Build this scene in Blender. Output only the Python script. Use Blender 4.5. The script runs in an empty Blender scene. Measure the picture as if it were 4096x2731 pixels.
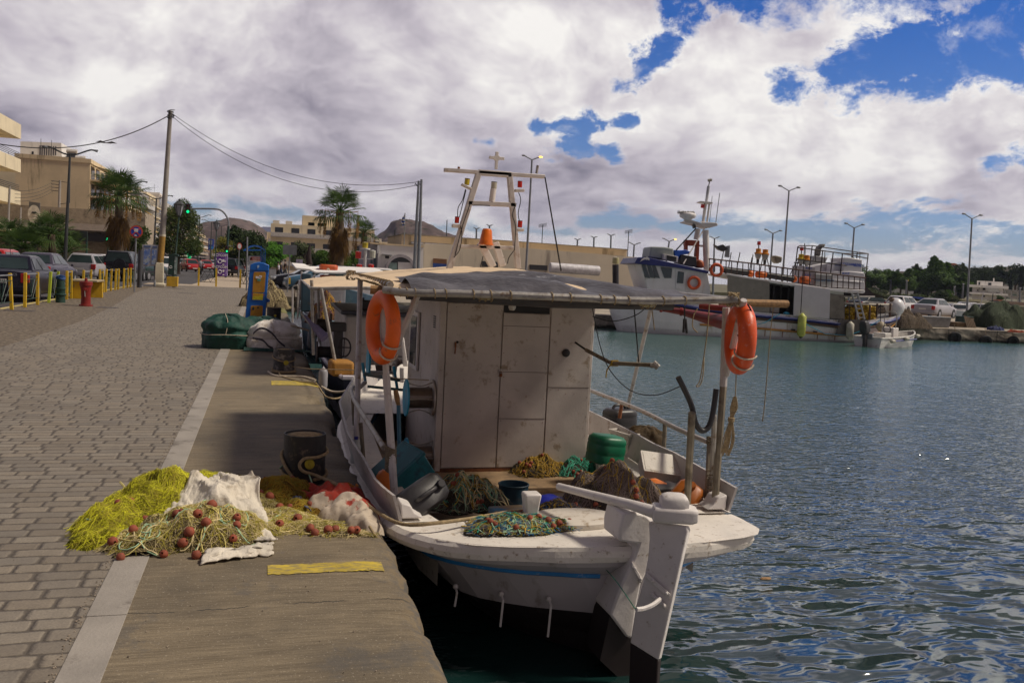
import bpy,math,random
import numpy as np
from math import sin,cos,pi,radians,sqrt,atan2,exp
from mathutils import Vector,Matrix,Euler,noise as mn
S=bpy.context.scene
COL=S.collection
random.seed(7)
# camera
F,EYE,VX,VY,SL=3483.0,1.65,1057.0,1048.0,0.05
def _r(u,v):return Vector(((u-2048)/F,-(v-1365.5)/F,-1))
_y=_r(VX,VY).normalized()
_z=_r(4096,VY+SL*(4096-VX)).cross(_r(0,VY-SL*VX)).normalized()
if _z.y<0:_z=-_z
_x=_y.cross(_z)
RC=Matrix((_x,_y,_z))
def ray(u,v):return RC@_r(u,v)
def gr(u,v,z=0.0):
 d=ray(u,v);t=(z-EYE)/d.z
 return Vector((d.x*t,d.y*t,z))
def at(u,v,Y):
 d=ray(u,v);t=Y/d.y
 return Vector((d.x*t,Y,EYE+d.z*t))
cam=bpy.data.cameras.new('camera');cam.sensor_width=36;cam.lens=36*F/4096
cam.clip_start=.1;cam.clip_end=20000
co=bpy.data.objects.new('camera',cam);COL.objects.link(co)
co.matrix_world=Matrix.Translation((0,0,EYE))@RC.to_4x4()
S.camera=co
S.view_settings.view_transform='Standard';S.view_settings.look='None'
S.view_settings.exposure=0.0;S.view_settings.gamma=1.0
# node helper
class NT:
 def __init__(s,tree):s.t=tree;s.N=tree.nodes;s.L=tree.links
 def new(s,ty,**k):
  n=s.N.new(ty)
  for a,b in k.items():setattr(n,a,b)
  return n
 def put(s,sock,val):
  if isinstance(val,bpy.types.NodeSocket):s.L.new(val,sock)
  elif val is not None:
   if isinstance(val,(tuple,list)) and len(val)==3 and len(sock.default_value)==4:val=(*val,1)
   sock.default_value=val
 def m(s,op,a,b=None,c=None,clamp=False):
  n=s.new('ShaderNodeMath',operation=op,use_clamp=clamp)
  s.put(n.inputs[0],a);s.put(n.inputs[1],b);s.put(n.inputs[2],c)
  return n.outputs[0]
 def v(s,op,a,b=None):
  n=s.new('ShaderNodeVectorMath',operation=op)
  s.put(n.inputs[0],a);s.put(n.inputs[1],b)
  return n.outputs[0]
 def sep(s,a):
  n=s.new('ShaderNodeSeparateXYZ');s.put(n.inputs[0],a);return n.outputs
 def com(s,x=0.,y=0.,z=0.):
  n=s.new('ShaderNodeCombineXYZ')
  for i,k in enumerate((x,y,z)):s.put(n.inputs[i],k)
  return n.outputs[0]
 def noise(s,vec,sc,det=4.,ro=.55,dist=0.,col=False):
  n=s.new('ShaderNodeTexNoise');s.put(n.inputs['Vector'],vec)
  n.inputs['Scale'].default_value=sc;n.inputs['Detail'].default_value=det
  n.inputs['Roughness'].default_value=ro;n.inputs['Distortion'].default_value=dist
  return n.outputs[1 if col else 0]
 def white(s,vec):
  n=s.new('ShaderNodeTexWhiteNoise',noise_dimensions='3D');s.put(n.inputs['Vector'],vec);return n.outputs[0]
 def vor(s,vec,sc,feat='F1'):
  n=s.new('ShaderNodeTexVoronoi',feature=feat);s.put(n.inputs['Vector'],vec);n.inputs['Scale'].default_value=sc
  return n.outputs[0]
 def mix(s,f,a,b,ty='MIX'):
  n=s.new('ShaderNodeMix',data_type='RGBA',blend_type=ty);s.put(n.inputs[0],f)
  s.put(n.inputs[6],a);s.put(n.inputs[7],b);return n.outputs[2]
 def rmp(s,f,a,b,lo=0.,hi=1.):
  n=s.new('ShaderNodeMapRange',interpolation_type='SMOOTHSTEP');s.put(n.inputs[0],f)
  for i,k in enumerate((a,b,lo,hi)):n.inputs[i+1].default_value=k
  return n.outputs[0]
 def ramp(s,f,st):
  n=s.new('ShaderNodeValToRGB');s.put(n.inputs[0],f);e=n.color_ramp.elements
  while len(e)<len(st):e.new(.5)
  for i,(p,c) in enumerate(st):e[i].position=p;e[i].color=(*c,1)
  return n.outputs[0]
# sky and sun
SUN_AZ,SUN_EL=radians(102),radians(52)
w=bpy.data.worlds.new('World');S.world=w;w.use_nodes=True
n=NT(w.node_tree);n.N.clear()
sky=n.new('ShaderNodeTexSky',sky_type='NISHITA',sun_disc=False)
sky.sun_elevation=SUN_EL;sky.sun_rotation=SUN_AZ;sky.air_density=1.0;sky.dust_density=0.4;sky.ozone_density=2.0
d=n.new('ShaderNodeTexCoord').outputs['Generated']
dx,dy,dz=n.sep(d)
zc=n.m('MAXIMUM',dz,0.0)
AZ=n.m('ARCTAN2',dx,dy)
EV=n.m('ARCSINE',dz)
cv=n.m('MULTIPLY',n.m('LOGARITHM',n.m('ADD',n.m('MAXIMUM',EV,0.),.14),2.71828),.95)
cp=n.com(n.m('MULTIPLY',AZ,1.9),cv,n.m('MULTIPLY',dy,.15))
wr=n.noise(cp,1.6,3,.5,col=True)
cq=n.v('ADD',cp,n.v('MULTIPLY',n.v('SUBTRACT',wr,(.5,.5,.5)),(.36,.22,0)))
def cloud(q,de):
 big_=n.noise(q,1.7,3,.5);mid=n.noise(q,4.3,max(3,de-1),.57)
 bil=n.m('ABSOLUTE',n.m('SUBTRACT',n.noise(q,7.5,max(2,de-2),.55),.5))
 return big_,n.m('ADD',n.m('ADD',n.m('MULTIPLY',big_,.50),n.m('MULTIPLY',mid,.40)),n.m('MULTIPLY',bil,.32))
big1,den1=cloud(cq,8)
big2,den2=cloud(n.v('ADD',cq,(.075,.085,0)),5)
wn_=n.m('SUBTRACT',n.noise(cq,3.2,4,.6),.5);wf_=n.m('SUBTRACT',n.noise(cq,13.,6,.68),.5)
jit=n.m('ADD',n.m('MULTIPLY',wn_,2.6),n.m('MULTIPLY',wf_,3.0))
holes=None
for(u0,v0,u1,v1,wd,st) in((2690,50,3010,-30,85,1.0),(2660,170,2560,300,62,.9),(2470,350,2600,300,30,.6),(3160,330,3420,390,62,.85),(3380,280,4110,120,105,1.2),(3800,230,4000,200,120,1.2),(3900,50,4200,-10,55,.6),(2140,508,2540,482,34,.9),(2240,580,2440,600,40,.85),(1900,565,1960,572,14,.5),(3960,640,4150,655,34,.7),(3800,330,3300,360,50,.7),(2350,880,3300,935,36,.6),(3300,930,4300,950,62,.8),(650,815,1200,852,26,.55),(1650,905,2300,935,22,.45),(700,880,1100,890,14,.4),(2900,-300,4500,-400,260,1.2),(3300,-900,4700,-1000,190,.9),(1900,-300,2500,-420,70,.5)):
 a,b=ray(u0,v0).normalized(),ray(u1,v1).normalized()
 A,B=Vector((atan2(a.x,a.y),math.asin(a.z))),Vector((atan2(b.x,b.y),math.asin(b.z)))
 D=B-A;Ln=D.length;D/=Ln;wd=wd/F
 qx,qy=n.m('SUBTRACT',AZ,A.x),n.m('SUBTRACT',EV,A.y)
 t=n.m('ADD',n.m('MULTIPLY',qx,D.x),n.m('MULTIPLY',qy,D.y))
 tc=n.m('SUBTRACT',t,n.m('MINIMUM',n.m('MAXIMUM',t,0.),Ln))
 q=n.m('SUBTRACT',n.m('MULTIPLY',qy,D.x),n.m('MULTIPLY',qx,D.y))
 dist=n.m('DIVIDE',n.m('SQRT',n.m('ADD',n.m('MULTIPLY',tc,tc),n.m('MULTIPLY',q,q))),wd)
 g=n.m('MULTIPLY',n.m('SUBTRACT',1.25,n.m('ADD',dist,n.m('MULTIPLY',jit,min(1.9,.5+.024/wd)))),st)
 holes=g if holes is None else n.m('MAXIMUM',holes,g)
front=n.rmp(dy,.0,.25)
holes=n.m('MULTIPLY',n.m('MAXIMUM',holes,-.6),front)
alpha=n.m('MAXIMUM',n.rmp(holes,.80,-.15),n.m('MULTIPLY',n.rmp(n.noise(cq,9.,5,.65),.52,.78),.5))
rel=n.m('SUBTRACT',den1,den2)
lum=n.m('ADD',n.m('SUBTRACT',.70,n.m('MULTIPLY',n.m('SUBTRACT',den1,.50),.72)),n.m('MULTIPLY',rel,-1.35))
lum=n.m('ADD',lum,n.m('MULTIPLY',n.m('SUBTRACT',big1,.5),-.5))
fx_=n.rmp(AZ,-.35,.75,-.03,.15);lum=n.m('ADD',lum,fx_)
lum=n.m('ADD',lum,n.m('MULTIPLY',n.rmp(holes,-.6,.35),.11))
lum=n.m('ADD',lum,n.m('MULTIPLY',n.rmp(n.m('ABSOLUTE',n.m('SUBTRACT',EV,.118)),.045,.0),n.m('MULTIPLY',n.m('SUBTRACT',n.noise(n.com(n.m('MULTIPLY',AZ,4.),n.m('MULTIPLY',EV,9.),3.),1.3,3),.66),.95)))
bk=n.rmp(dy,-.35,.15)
lum=n.m('MULTIPLY',n.m('MULTIPLY',lum,n.rmp(EV,.42,.8,1.,.34)),n.m('ADD',.42,n.m('MULTIPLY',bk,.58)))  # unseen sky overhead and behind the camera dimmed to cut fill light
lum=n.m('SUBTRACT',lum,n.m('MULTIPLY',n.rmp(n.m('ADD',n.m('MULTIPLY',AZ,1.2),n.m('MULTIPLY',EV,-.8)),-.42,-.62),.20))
ccol=n.ramp(lum,[(0.,(.075,.072,.105)),(.22,(.165,.155,.205)),(.45,(.36,.325,.385)),(.68,(.60,.55,.60)),(.88,(.84,.80,.80)),(1.,(1.0,.97,.93))])
ccol=n.mix(bk,n.mix(1.,ccol,(1.15,1.0,.80),'MULTIPLY'),ccol)  # rear sky, out of view, warmed so its fill is less purple
ax=AZ
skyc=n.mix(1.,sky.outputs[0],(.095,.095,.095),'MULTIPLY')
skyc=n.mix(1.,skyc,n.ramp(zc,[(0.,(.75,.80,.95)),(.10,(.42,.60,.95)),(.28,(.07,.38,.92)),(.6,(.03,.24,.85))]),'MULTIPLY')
col=n.mix(alpha,skyc,ccol)
hz=n.rmp(dz,0.,.035,.55,0.)
hzc=n.mix(n.rmp(ax,-.2,.6),(.40,.38,.44),(.62,.60,.62))
col=n.mix(hz,col,hzc)
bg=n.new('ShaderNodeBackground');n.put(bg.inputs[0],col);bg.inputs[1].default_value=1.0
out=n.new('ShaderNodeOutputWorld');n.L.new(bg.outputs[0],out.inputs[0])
sl=bpy.data.lights.new('sun','SUN');sl.energy=3.3;sl.angle=radians(9);sl.color=(1,.90,.75)
so=bpy.data.objects.new('sun',sl);COL.objects.link(so)
sd=Vector((sin(SUN_AZ)*cos(SUN_EL),cos(SUN_AZ)*cos(SUN_EL),sin(SUN_EL)))
so.rotation_euler=sd.to_track_quat('Z','Y').to_euler()
so.location=(20,20,40)
# materials
MATS={}
def M(name,col=(.5,.5,.5),ro=.7,me=0.,var=.18,sc=3.,bump=.0,bsc=40.,dirt=None,da=.5,dsc=4.,streak=False,tr=0.,em=None,st=(1,1,1),spec=.5,bd=.01):
 if name in MATS:return MATS[name]
 m=bpy.data.materials.new(name);m.use_nodes=True
 n=NT(m.node_tree);bs=n.N['Principled BSDF']
 tc=n.v('MULTIPLY',n.new('ShaderNodeTexCoord').outputs['Object'],st)
 a=n.noise(tc,sc,5,.6)
 c0=tuple(max(0,x*(1-var)) for x in col);c1=tuple(min(1,x*(1+var)) for x in col)
 c=n.mix(n.rmp(a,.3,.7),c0,c1)
 if dirt:
  dv=n.v('MULTIPLY',tc,(1,1,.12)) if streak else tc
  f=n.rmp(n.noise(dv,dsc,7,.68),.62-.2*da,.74-.1*da)
  c=n.mix(n.m('MULTIPLY',f,.85),c,dirt)
 n.put(bs.inputs['Base Color'],c)
 rr=n.m('ADD',n.m('MULTIPLY',n.m('SUBTRACT',a,.5),.25),ro,clamp=True)
 n.put(bs.inputs['Roughness'],rr);bs.inputs['Metallic'].default_value=me
 bs.inputs['Specular IOR Level'].default_value=spec
 if tr:bs.inputs['Transmission Weight'].default_value=tr
 if em:
  bs.inputs['Emission Color'].default_value=(*em[0],1);bs.inputs['Emission Strength'].default_value=em[1]
 if bump:
  b=n.new('ShaderNodeBump');b.inputs['Strength'].default_value=bump;b.inputs['Distance'].default_value=bd
  n.put(b.inputs['Height'],n.noise(tc,bsc,4,.6));n.L.new(b.outputs[0],bs.inputs['Normal'])
 MATS[name]=m
 return m
# mesh builder
class MB:
 def __init__(s):s.v=[];s.f=[];s.mi=[];s.c=0
 def add(s,vs,fs,mi=None):
  o=len(s.v);s.v+=[tuple(p) for p in vs];s.f+=[tuple(i+o for i in f) for f in fs]
  s.mi+=[s.c if mi is None else mi]*len(fs);return s
 def box(s,x0,x1,y0,y1,z0,z1,R=None,c=None):
  vs=[Vector((x,y,z)) for x in(x0,x1) for y in(y0,y1) for z in(z0,z1)]
  if R is not None:vs=[R@p for p in vs]
  if c is not None:vs=[p+Vector(c) for p in vs]
  return s.add(vs,[(0,1,3,2),(4,6,7,5),(0,4,5,1),(2,3,7,6),(0,2,6,4),(1,5,7,3)])
 def cb(s,c,sz,R=None):return s.box(-sz[0]/2,sz[0]/2,-sz[1]/2,sz[1]/2,-sz[2]/2,sz[2]/2,R,c)
 def loft(s,rings,closed=True,caps=True):
  n=len(rings[0]);vs=[p for r in rings for p in r];fs=[]
  for i in range(len(rings)-1):
   for j in range(n if closed else n-1):
    k=(j+1)%n;fs.append((i*n+j,i*n+k,(i+1)*n+k,(i+1)*n+j))
  if caps and closed:
   fs.append(tuple(range(n-1,-1,-1)));o=(len(rings)-1)*n;fs.append(tuple(range(o,o+n)))
  return s.add(vs,fs)
 def tube(s,pts,r,n=8,caps=True):
  pts=[Vector(p) for p in pts];k=len(pts)
  rs=r if isinstance(r,(list,tuple)) else[r]*k
  up=None;rings=[]
  for i,p in enumerate(pts):
   t=(pts[min(i+1,k-1)]-pts[max(i-1,0)])
   if t.length<1e-9:t=Vector((0,0,1))
   t.normalize()
   if up is None:
    up=Vector((0,0,1)) if abs(t.z)<.9 else Vector((1,0,0))
   a=up-t*up.dot(t)
   if a.length<1e-6:a=t.orthogonal()
   a.normalize();up=a;b=t.cross(a)
   rings.append([p+(a*cos(2*pi*j/n)+b*sin(2*pi*j/n))*rs[i] for j in range(n)])
  return s.loft(rings,True,caps)
 def lathe(s,prof,c=(0,0,0),n=16,R=None,sx=1.,sy=1.):
  c=Vector(c);rings=[]
  for r,z in prof:
   q=[Vector((r*sx*cos(2*pi*j/n),r*sy*sin(2*pi*j/n),z)) for j in range(n)]
   if R is not None:q=[R@p for p in q]
   rings.append([p+c for p in q])
  return s.loft(rings)
 def prism(s,poly,d):
  d=Vector(d);a=[Vector(p) for p in poly];return s.loft([a,[p+d for p in a]])
 def grid(s,fn,nu,nv,wrap=False):
  vs=[fn(i/nu,j/nv) for i in range(nu+1) for j in range(nv+1)]
  return s.add(vs,[(i*(nv+1)+j,(i+1)*(nv+1)+j,(i+1)*(nv+1)+j+1,i*(nv+1)+j+1) for i in range(nu) for j in range(nv)])
 def ball(s,c,r,nu=10,nv=8,am=0.,fr=2.,R=None):
  c=Vector(c);r=r if isinstance(r,(tuple,list)) else(r,r,r);rings=[]
  for i in range(1,nv):
   th=pi*i/nv;q=[]
   for j in range(nu):
    ph=2*pi*j/nu;p=Vector((sin(th)*cos(ph),sin(th)*sin(ph),cos(th)))
    k=1+am*mn.noise(p*fr+c*1.7) if am else 1
    p=Vector((p.x*r[0],p.y*r[1],p.z*r[2]))*k
    q.append((R@p if R is not None else p)+c)
   rings.append(q)
  return s.loft(rings)
 def build(s,name,mats,parent=None,w=False,sm=35,bev=0.,sub=0,solid=0.):
  me=bpy.data.meshes.new(name)
  vs=s.v
  if w and parent is not None:
   o=parent.location;vs=[(p[0]-o.x,p[1]-o.y,p[2]-o.z) for p in vs]
  me.from_pydata(vs,[],s.f)
  mats=mats if isinstance(mats,(list,tuple)) else[mats]
  for m in mats:me.materials.append(m)
  if any(s.mi):me.polygons.foreach_set('material_index',s.mi)
  me.update()
  if sm:
   me.polygons.foreach_set('use_smooth',[True]*len(me.polygons))
   if sm<180:me.set_sharp_from_angle(angle=radians(sm))
  ob=bpy.data.objects.new(name,me);COL.objects.link(ob)
  if parent is not None:ob.parent=parent
  if solid:
   q=ob.modifiers.new('solid','SOLIDIFY');q.thickness=solid;q.offset=0
  if bev:
   q=ob.modifiers.new('bevel','BEVEL');q.width=bev;q.segments=2;q.limit_method='ANGLE';q.angle_limit=radians(40)
  if sub:
   q=ob.modifiers.new('sub','SUBSURF');q.levels=sub;q.render_levels=sub
  return ob
def tag(o,label=None,cat=None,group=None,kind=None):
 if label:o['label']=label
 if cat:o['category']=cat
 if group:o['group']=group
 if kind:o['kind']=kind
 return o
def T(name,label,cat,loc=(0,0,0),rz=0.,group=None):
 o=bpy.data.objects.new(name,None);COL.objects.link(o);o.location=Vector(loc);o.rotation_euler=(0,0,rz)
 o.empty_display_size=.2
 return tag(o,label,cat,group)
def dup(root,loc=None,rz=None,label=None,scale=None):
 def cp(o,par):
  c=o.copy();COL.objects.link(c);c.parent=par
  for ch in o.children:cp(ch,c)
  return c
 r=cp(root,None)
 if loc is not None:r.location=Vector(loc)
 if rz is not None:r.rotation_euler=(0,0,rz)
 if scale:r.scale=(scale,)*3 if not isinstance(scale,tuple) else scale
 if label:r['label']=label
 return r
def struct(name,mb,mat,**k):return tag(mb.build(name,mat,**k),kind='structure')
def lerp(a,b,t):return a+(b-a)*t
def Rz(a):return Matrix.Rotation(a,3,'Z')
def sag(a,b,d,n=12):
 a,b=Vector(a),Vector(b)
 return[a.lerp(b,i/n)-Vector((0,0,4*d*(i/n)*(1-i/n))) for i in range(n+1)]
def smooth(pts,k=6):
 p=[Vector(q) for q in pts];p=[p[0]]+p+[p[-1]];o=[]
 for i in range(1,len(p)-2):
  for j in range(k):
   t=j/k;a,b,c,e=p[i-1],p[i],p[i+1],p[i+2]
   o.append(.5*((2*b)+(c-a)*t+(2*a-5*b+4*c-e)*t*t+(3*b-a-3*c+e)*t**3))
 return o+[p[-2]]
_TX={}
def text(s,size,parent,mat,loc,R,name='lettering',w=False,bold=0.,sx=1.):
 key=(s,bold)
 if key not in _TX:
  cu=bpy.data.curves.new('t','FONT');cu.body=s;cu.align_x='CENTER';cu.align_y='CENTER';cu.size=1;cu.offset=bold;cu.resolution_u=2;cu.extrude=.01
  ob=bpy.data.objects.new('t',cu);COL.objects.link(ob)
  bpy.context.view_layer.update()
  me=bpy.data.meshes.new_from_object(ob.evaluated_get(bpy.context.evaluated_depsgraph_get()))
  bpy.data.objects.remove(ob);_TX[key]=me
 me=_TX[key].copy();me.materials.clear();me.materials.append(mat)
 o=bpy.data.objects.new(name,me);COL.objects.link(o)
 loc=Vector(loc)
 if parent is not None:
  o.parent=parent
  if w:loc=loc-parent.location
 o.matrix_local=Matrix.Translation(loc)@R.to_4x4()@Matrix.Diagonal((size*sx,size,size*.2,1))
 return o
def facing(nrm,up=(0,0,1)):
 z=Vector(nrm).normalized();x=Vector(up).cross(z).normalized();y=z.cross(x)
 return Matrix((x,y,z)).transposed()
# ground, quay, water
WZ=-.75
def sheet(name,x0,x1,y0,y1,z,mat,nx=1,ny=1):
 mb=MB();mb.grid(lambda a,b:(lerp(x0,x1,a),lerp(y0,y1,b),z),nx,ny)
 for i,f in enumerate(mb.f):pass
 o=struct(name,mb,mat,sm=0);return o
def cobble_mat():
 m=bpy.data.materials.new('cobbles');m.use_nodes=True;n=NT(m.node_tree);bs=n.N['Principled BSDF']
 x,y,z=n.sep(n.new('ShaderNodeTexCoord').outputs['Object'])
 wob=n.m('MULTIPLY',n.m('SUBTRACT',n.noise(n.com(x,y,0.),3.2,2,.5),.5),.035)
 yy=n.m('DIVIDE',n.m('ADD',y,wob),.128)
 row=n.m('FLOOR',yy);fy=n.m('SUBTRACT',yy,row)
 wx=n.m('ADD',n.m('ADD',x,40.),n.m('MULTIPLY',n.white(n.com(row,3.,1.)),2.))
 wx=n.m('ADD',wx,n.m('MULTIPLY',n.m('SUBTRACT',n.noise(n.com(wx,n.m('MULTIPLY',row,5.3),0.),3.0,0),.5),.15))
 xx=n.m('DIVIDE',wx,.215);cell=n.m('FLOOR',xx);fx=n.m('SUBTRACT',xx,cell)
 rnd=n.white(n.com(cell,row,7.));rnd2=n.white(n.com(cell,row,2.))
 rough=n.m('MULTIPLY',n.m('SUBTRACT',n.noise(n.com(x,y,1.),26.,3,.6),.5),.022)
 ex=n.m('SUBTRACT',n.m('MULTIPLY',n.m('ABSOLUTE',n.m('SUBTRACT',fx,.5)),.215),.1075-.007-.022)
 ey=n.m('SUBTRACT',n.m('MULTIPLY',n.m('ABSOLUTE',n.m('SUBTRACT',fy,.5)),.128),.064-.004-.022)
 ex,ey=n.m('MAXIMUM',ex,0.),n.m('MAXIMUM',ey,0.)
 sd_=n.m('ADD',n.m('SQRT',n.m('ADD',n.m('MULTIPLY',ex,ex),n.m('MULTIPLY',ey,ey))),rough)
 stone=n.rmp(sd_,.024,.013)
 grain=n.noise(n.com(x,y,0.),90.,4,.65)
 patch=n.noise(n.com(x,y,0.),.55,5,.6)
 tone=n.m('ADD',n.m('MULTIPLY',rnd,.38),n.m('MULTIPLY',n.noise(n.com(x,y,4.),9.,5,.65),.62))
 c=n.ramp(tone,[(.15,(.115,.098,.074)),(.5,(.21,.178,.135)),(.8,(.31,.265,.20))])
 c=n.mix(.30,c,n.mix(rnd2,(.24,.22,.20),(.27,.215,.16)))
 c=n.mix(n.m('MULTIPLY',n.rmp(grain,.35,.7),.45),c,(.10,.085,.07))
 c=n.mix(n.m('MULTIPLY',n.rmp(patch,.48,.72),.35),c,(.12,.105,.09))
 joint=n.mix(n.noise(n.com(x,y,0.),60.,3),(.055,.045,.035),(.135,.112,.088))
 n.put(bs.inputs['Base Color'],n.mix(stone,joint,c))
 bs.inputs['Roughness'].default_value=.82
 h=n.m('ADD',n.m('MULTIPLY',n.rmp(sd_,.034,.002),.9),n.m('ADD',n.m('MULTIPLY',grain,.10),n.m('MULTIPLY',n.noise(n.com(x,y,2.),14.,3),.32)))
 h=n.m('ADD',h,n.m('MULTIPLY',rnd2,.25))
 b=n.new('ShaderNodeBump');b.inputs['Strength'].default_value=.9;b.inputs['Distance'].default_value=.012
 n.put(b.inputs['Height'],h);n.L.new(b.outputs[0],bs.inputs['Normal'])
 return m
def apron_mat(name,c0,c1,dark,streaks=.62):
 m=bpy.data.materials.new(name);m.use_nodes=True;n=NT(m.node_tree);bs=n.N['Principled BSDF']
 x,y,z=n.sep(n.new('ShaderNodeTexCoord').outputs['Object'])
 y2=y
 st=n.noise(n.com(n.m('MULTIPLY',x,1.8),n.m('MULTIPLY',y2,62.),z),1.6,6,.75)
 st2=n.noise(n.com(n.m('MULTIPLY',x,1.6),n.m('MULTIPLY',y2,9.),z),1.3,6,.7)
 bl=n.noise(n.com(x,y,z),.8,6,.62);gr_=n.noise(n.com(x,y,z),120.,3,.7)
 c=n.mix(n.rmp(n.m('ADD',n.m('MULTIPLY',st,streaks),n.m('MULTIPLY',st2,1-streaks)),.36,.64),c0,c1)
 c=n.mix(n.m('MULTIPLY',n.rmp(bl,.42,.68),.65),c,dark)
 c=n.mix(n.m('MULTIPLY',n.rmp(gr_,.5,.72),.55),c,(.06,.05,.04));c=n.mix(n.m('MULTIPLY',n.rmp(n.noise(n.com(x,y,9.),70.,2,.6),.6,.72),.6),c,(.42,.36,.27));c=n.mix(n.m('MULTIPLY',n.rmp(n.noise(n.com(x,y,5.),2.1,6,.72),.56,.66),.5),c,(.09,.085,.08))
 c=n.mix(n.m('MULTIPLY',n.rmp(n.noise(n.com(n.m('MULTIPLY',x,2.),n.m('MULTIPLY',y,30.),z),2.2,5,.75),.63,.70),.7),c,(.05,.042,.035))
 edge=n.rmp(n.m('ADD',x,n.m('MULTIPLY',n.noise(n.com(x,y,z),9.,5,.7),.16)),.72,.86)
 c=n.mix(n.m('MULTIPLY',edge,.8),c,n.mix(n.rmp(n.noise(n.com(x,y,z),14.,5,.7),.4,.6),(.17,.125,.07),(.085,.08,.075)))
 wet=n.rmp(z,-.12,-.42)
 c=n.mix(wet,c,(.022,.024,.016))
 cr=n.m('ABSOLUTE',n.m('SUBTRACT',n.m('FRACT',n.m('DIVIDE',n.m('ADD',y,n.m('MULTIPLY',n.noise(n.com(x,0.,3.),2.5,6,.7),.22)),2.9)),.5));c=n.mix(n.m('MULTIPLY',n.rmp(cr,.0022,.0008),n.rmp(n.noise(n.com(x,y,7.),5.,3),.42,.5)),c,(.03,.025,.02))
 sm_=n.rmp(n.noise(n.com(n.m('MULTIPLY',x,1.4),n.m('MULTIPLY',y,2.6),21.),1.1,5,.6),.66,.74);c=n.mix(n.m('MULTIPLY',sm_,.4),c,(.07,.08,.14))
 n.put(bs.inputs['Base Color'],c);bs.inputs['Roughness'].default_value=.85
 b=n.new('ShaderNodeBump');b.inputs['Strength'].default_value=.8;b.inputs['Distance'].default_value=.006
 n.put(b.inputs['Height'],n.m('ADD',n.m('MULTIPLY',st,.7),n.m('MULTIPLY',gr_,.4)));n.L.new(b.outputs[0],bs.inputs['Normal'])
 return m
MC=cobble_mat()
MAP=apron_mat('quay_concrete',(.13,.100,.062),(.27,.215,.138),(.075,.062,.045))
MST=M('kerb_stone',(.30,.27,.235),.85,var=.14,sc=2.5,bump=.4,bsc=60,dirt=(.12,.10,.08),da=.45,dsc=3)
MAGG=M('gravel_concrete',(.125,.098,.068),.9,var=.75,sc=11,bump=.8,bsc=30,dirt=(.34,.27,.18),da=.5,dsc=9)
MASP=M('asphalt',(.060,.056,.058),.85,var=.25,sc=3,bump=.3,bsc=90,dirt=(.10,.09,.085),da=.5,dsc=.7)
MWL=M('road_paint',(.6,.58,.54),.7,dirt=(.2,.19,.18),da=.9,dsc=6)
MYL=M('yellow_paint_worn',(.50,.37,.04),.8,var=.25,sc=8,dirt=(.22,.18,.10),da=1.0,dsc=34,st=(.5,1,1))
MSLAB=M('paving_slabs',(.42,.34,.25),.8,var=.12,sc=5,bump=.2,dirt=(.25,.2,.15),da=.4)
struct('pavement_gravel',MB().add([(-6.9,2,0),(-4.22,2,0),(-4.22,23,0),(-4.6,30,0),(-5.5,42,0),(-5.9,52,0),(-6.9,52,0)],[(0,1,2,3,4,5,6)]),MAGG,sm=0)
struct('quay_cobbles',MB().add([(-4.22,-6,0),(-.70,-6,0),(-.70,56,0),(-5.9,56,0),(-5.9,52,0),(-5.5,42,0),(-4.6,30,0),(-4.22,23,0)],[(0,1,2,3,4,5,6,7)]),MC,sm=0)
struct('pavement_back',MB().add([(-30,-6,0),(-4.22,-6,0),(-4.22,2,0),(-6.9,2,0),(-30,2,0)],[(0,1,2,3,4)]),MAGG,sm=0)
mb=MB()
y=-6.0
while y<56:
 l=1.25+.1*random.random();mb.box(-.735+random.uniform(-.003,.003),-.565,y+.004,y+l-.004,-.06,.006+random.uniform(-.002,.003));y+=l
struct('kerb_strip',mb,MST,bev=.002)
mb=MB()
random.seed(3)
chips=[(9.05,.5,.07),(10.9,.40,.20),(5.9,.10,.03),(4.55,.08,.035),(14.6,.25,.08),(4.0,.12,.03),(17.2,.3,.08),(20.3,.4,.10),(24.5,.5,.08),(7.2,.14,.03)]
def apron(a,b):
 yv=-6+62*(b**1.75)
 prof=[(-.585,0),(.0,0),(.45,0),(.64,-.002),(.715,-.010),(.76,-.030),(.79,-.065),(.805,-.12),(.812,-.26),(.815,-.5),(.82,-.9),(.82,-1.6)]
 t=a*(len(prof)-1);i=min(int(t),len(prof)-2);q=t-i
 X=lerp(prof[i][0],prof[i+1][0],q);Z=lerp(prof[i][1],prof[i+1][1],q)
 k=max(0,min(1,(X-.5)/.25))
 nz=mn.fractal(Vector((X*2,yv*2.3,Z*3)),1.0,2.1,5)
 X+=k*(.026*nz+.006*mn.noise(Vector((0,yv*.9,0)))+.014*mn.fractal(Vector((X*9,yv*11,Z*9)),1.,2.,3));Z-=k*.014*abs(nz)*(Z>-.3)
 for cy,wd,dp in chips:
  g=max(0,1-abs(yv-cy)/wd)
  if g>0 and Z>-.3:gg=min(1,2.2*g);X-=gg*dp*max(0,(X-.55)/.27);Z-=gg*.55*dp*max(0,min(1,(X-.46)/.2))
 if X>.84:X=.84
 return(X,yv,Z)
mb.grid(apron,33,620)
struct('quay_apron',mb,MAP,sm=50)
struct('road',MB().add([(-26,2.0,-.03),(-7.05,2.0,-.03),(-7.05,53,-.03),(3.5,58,-.03),(3.5,700,-.03),(-26,700,-.03)],[(0,1,2,3,4,5)]),MASP,sm=0)
mb=MB();y=2.
while y<52:mb.box(-7.05,-6.9,y+.006,y+.994,-.2,.012);y+=1.
struct('road_kerb',mb,M('kerb_yellow',(.50,.40,.12),.8,dirt=(.3,.27,.22),da=.8,dsc=5),bev=.01)
mb=MB()
for k in range(14):mb.box(-11.3,-11.18,30+k*9,33+k*9,-.03,-.026)
struct('lane_marking',mb,MWL,sm=0)
struct('far_pavement',MB().box(-30,-22,2,700,-.3,0),MSLAB,sm=0)
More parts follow.
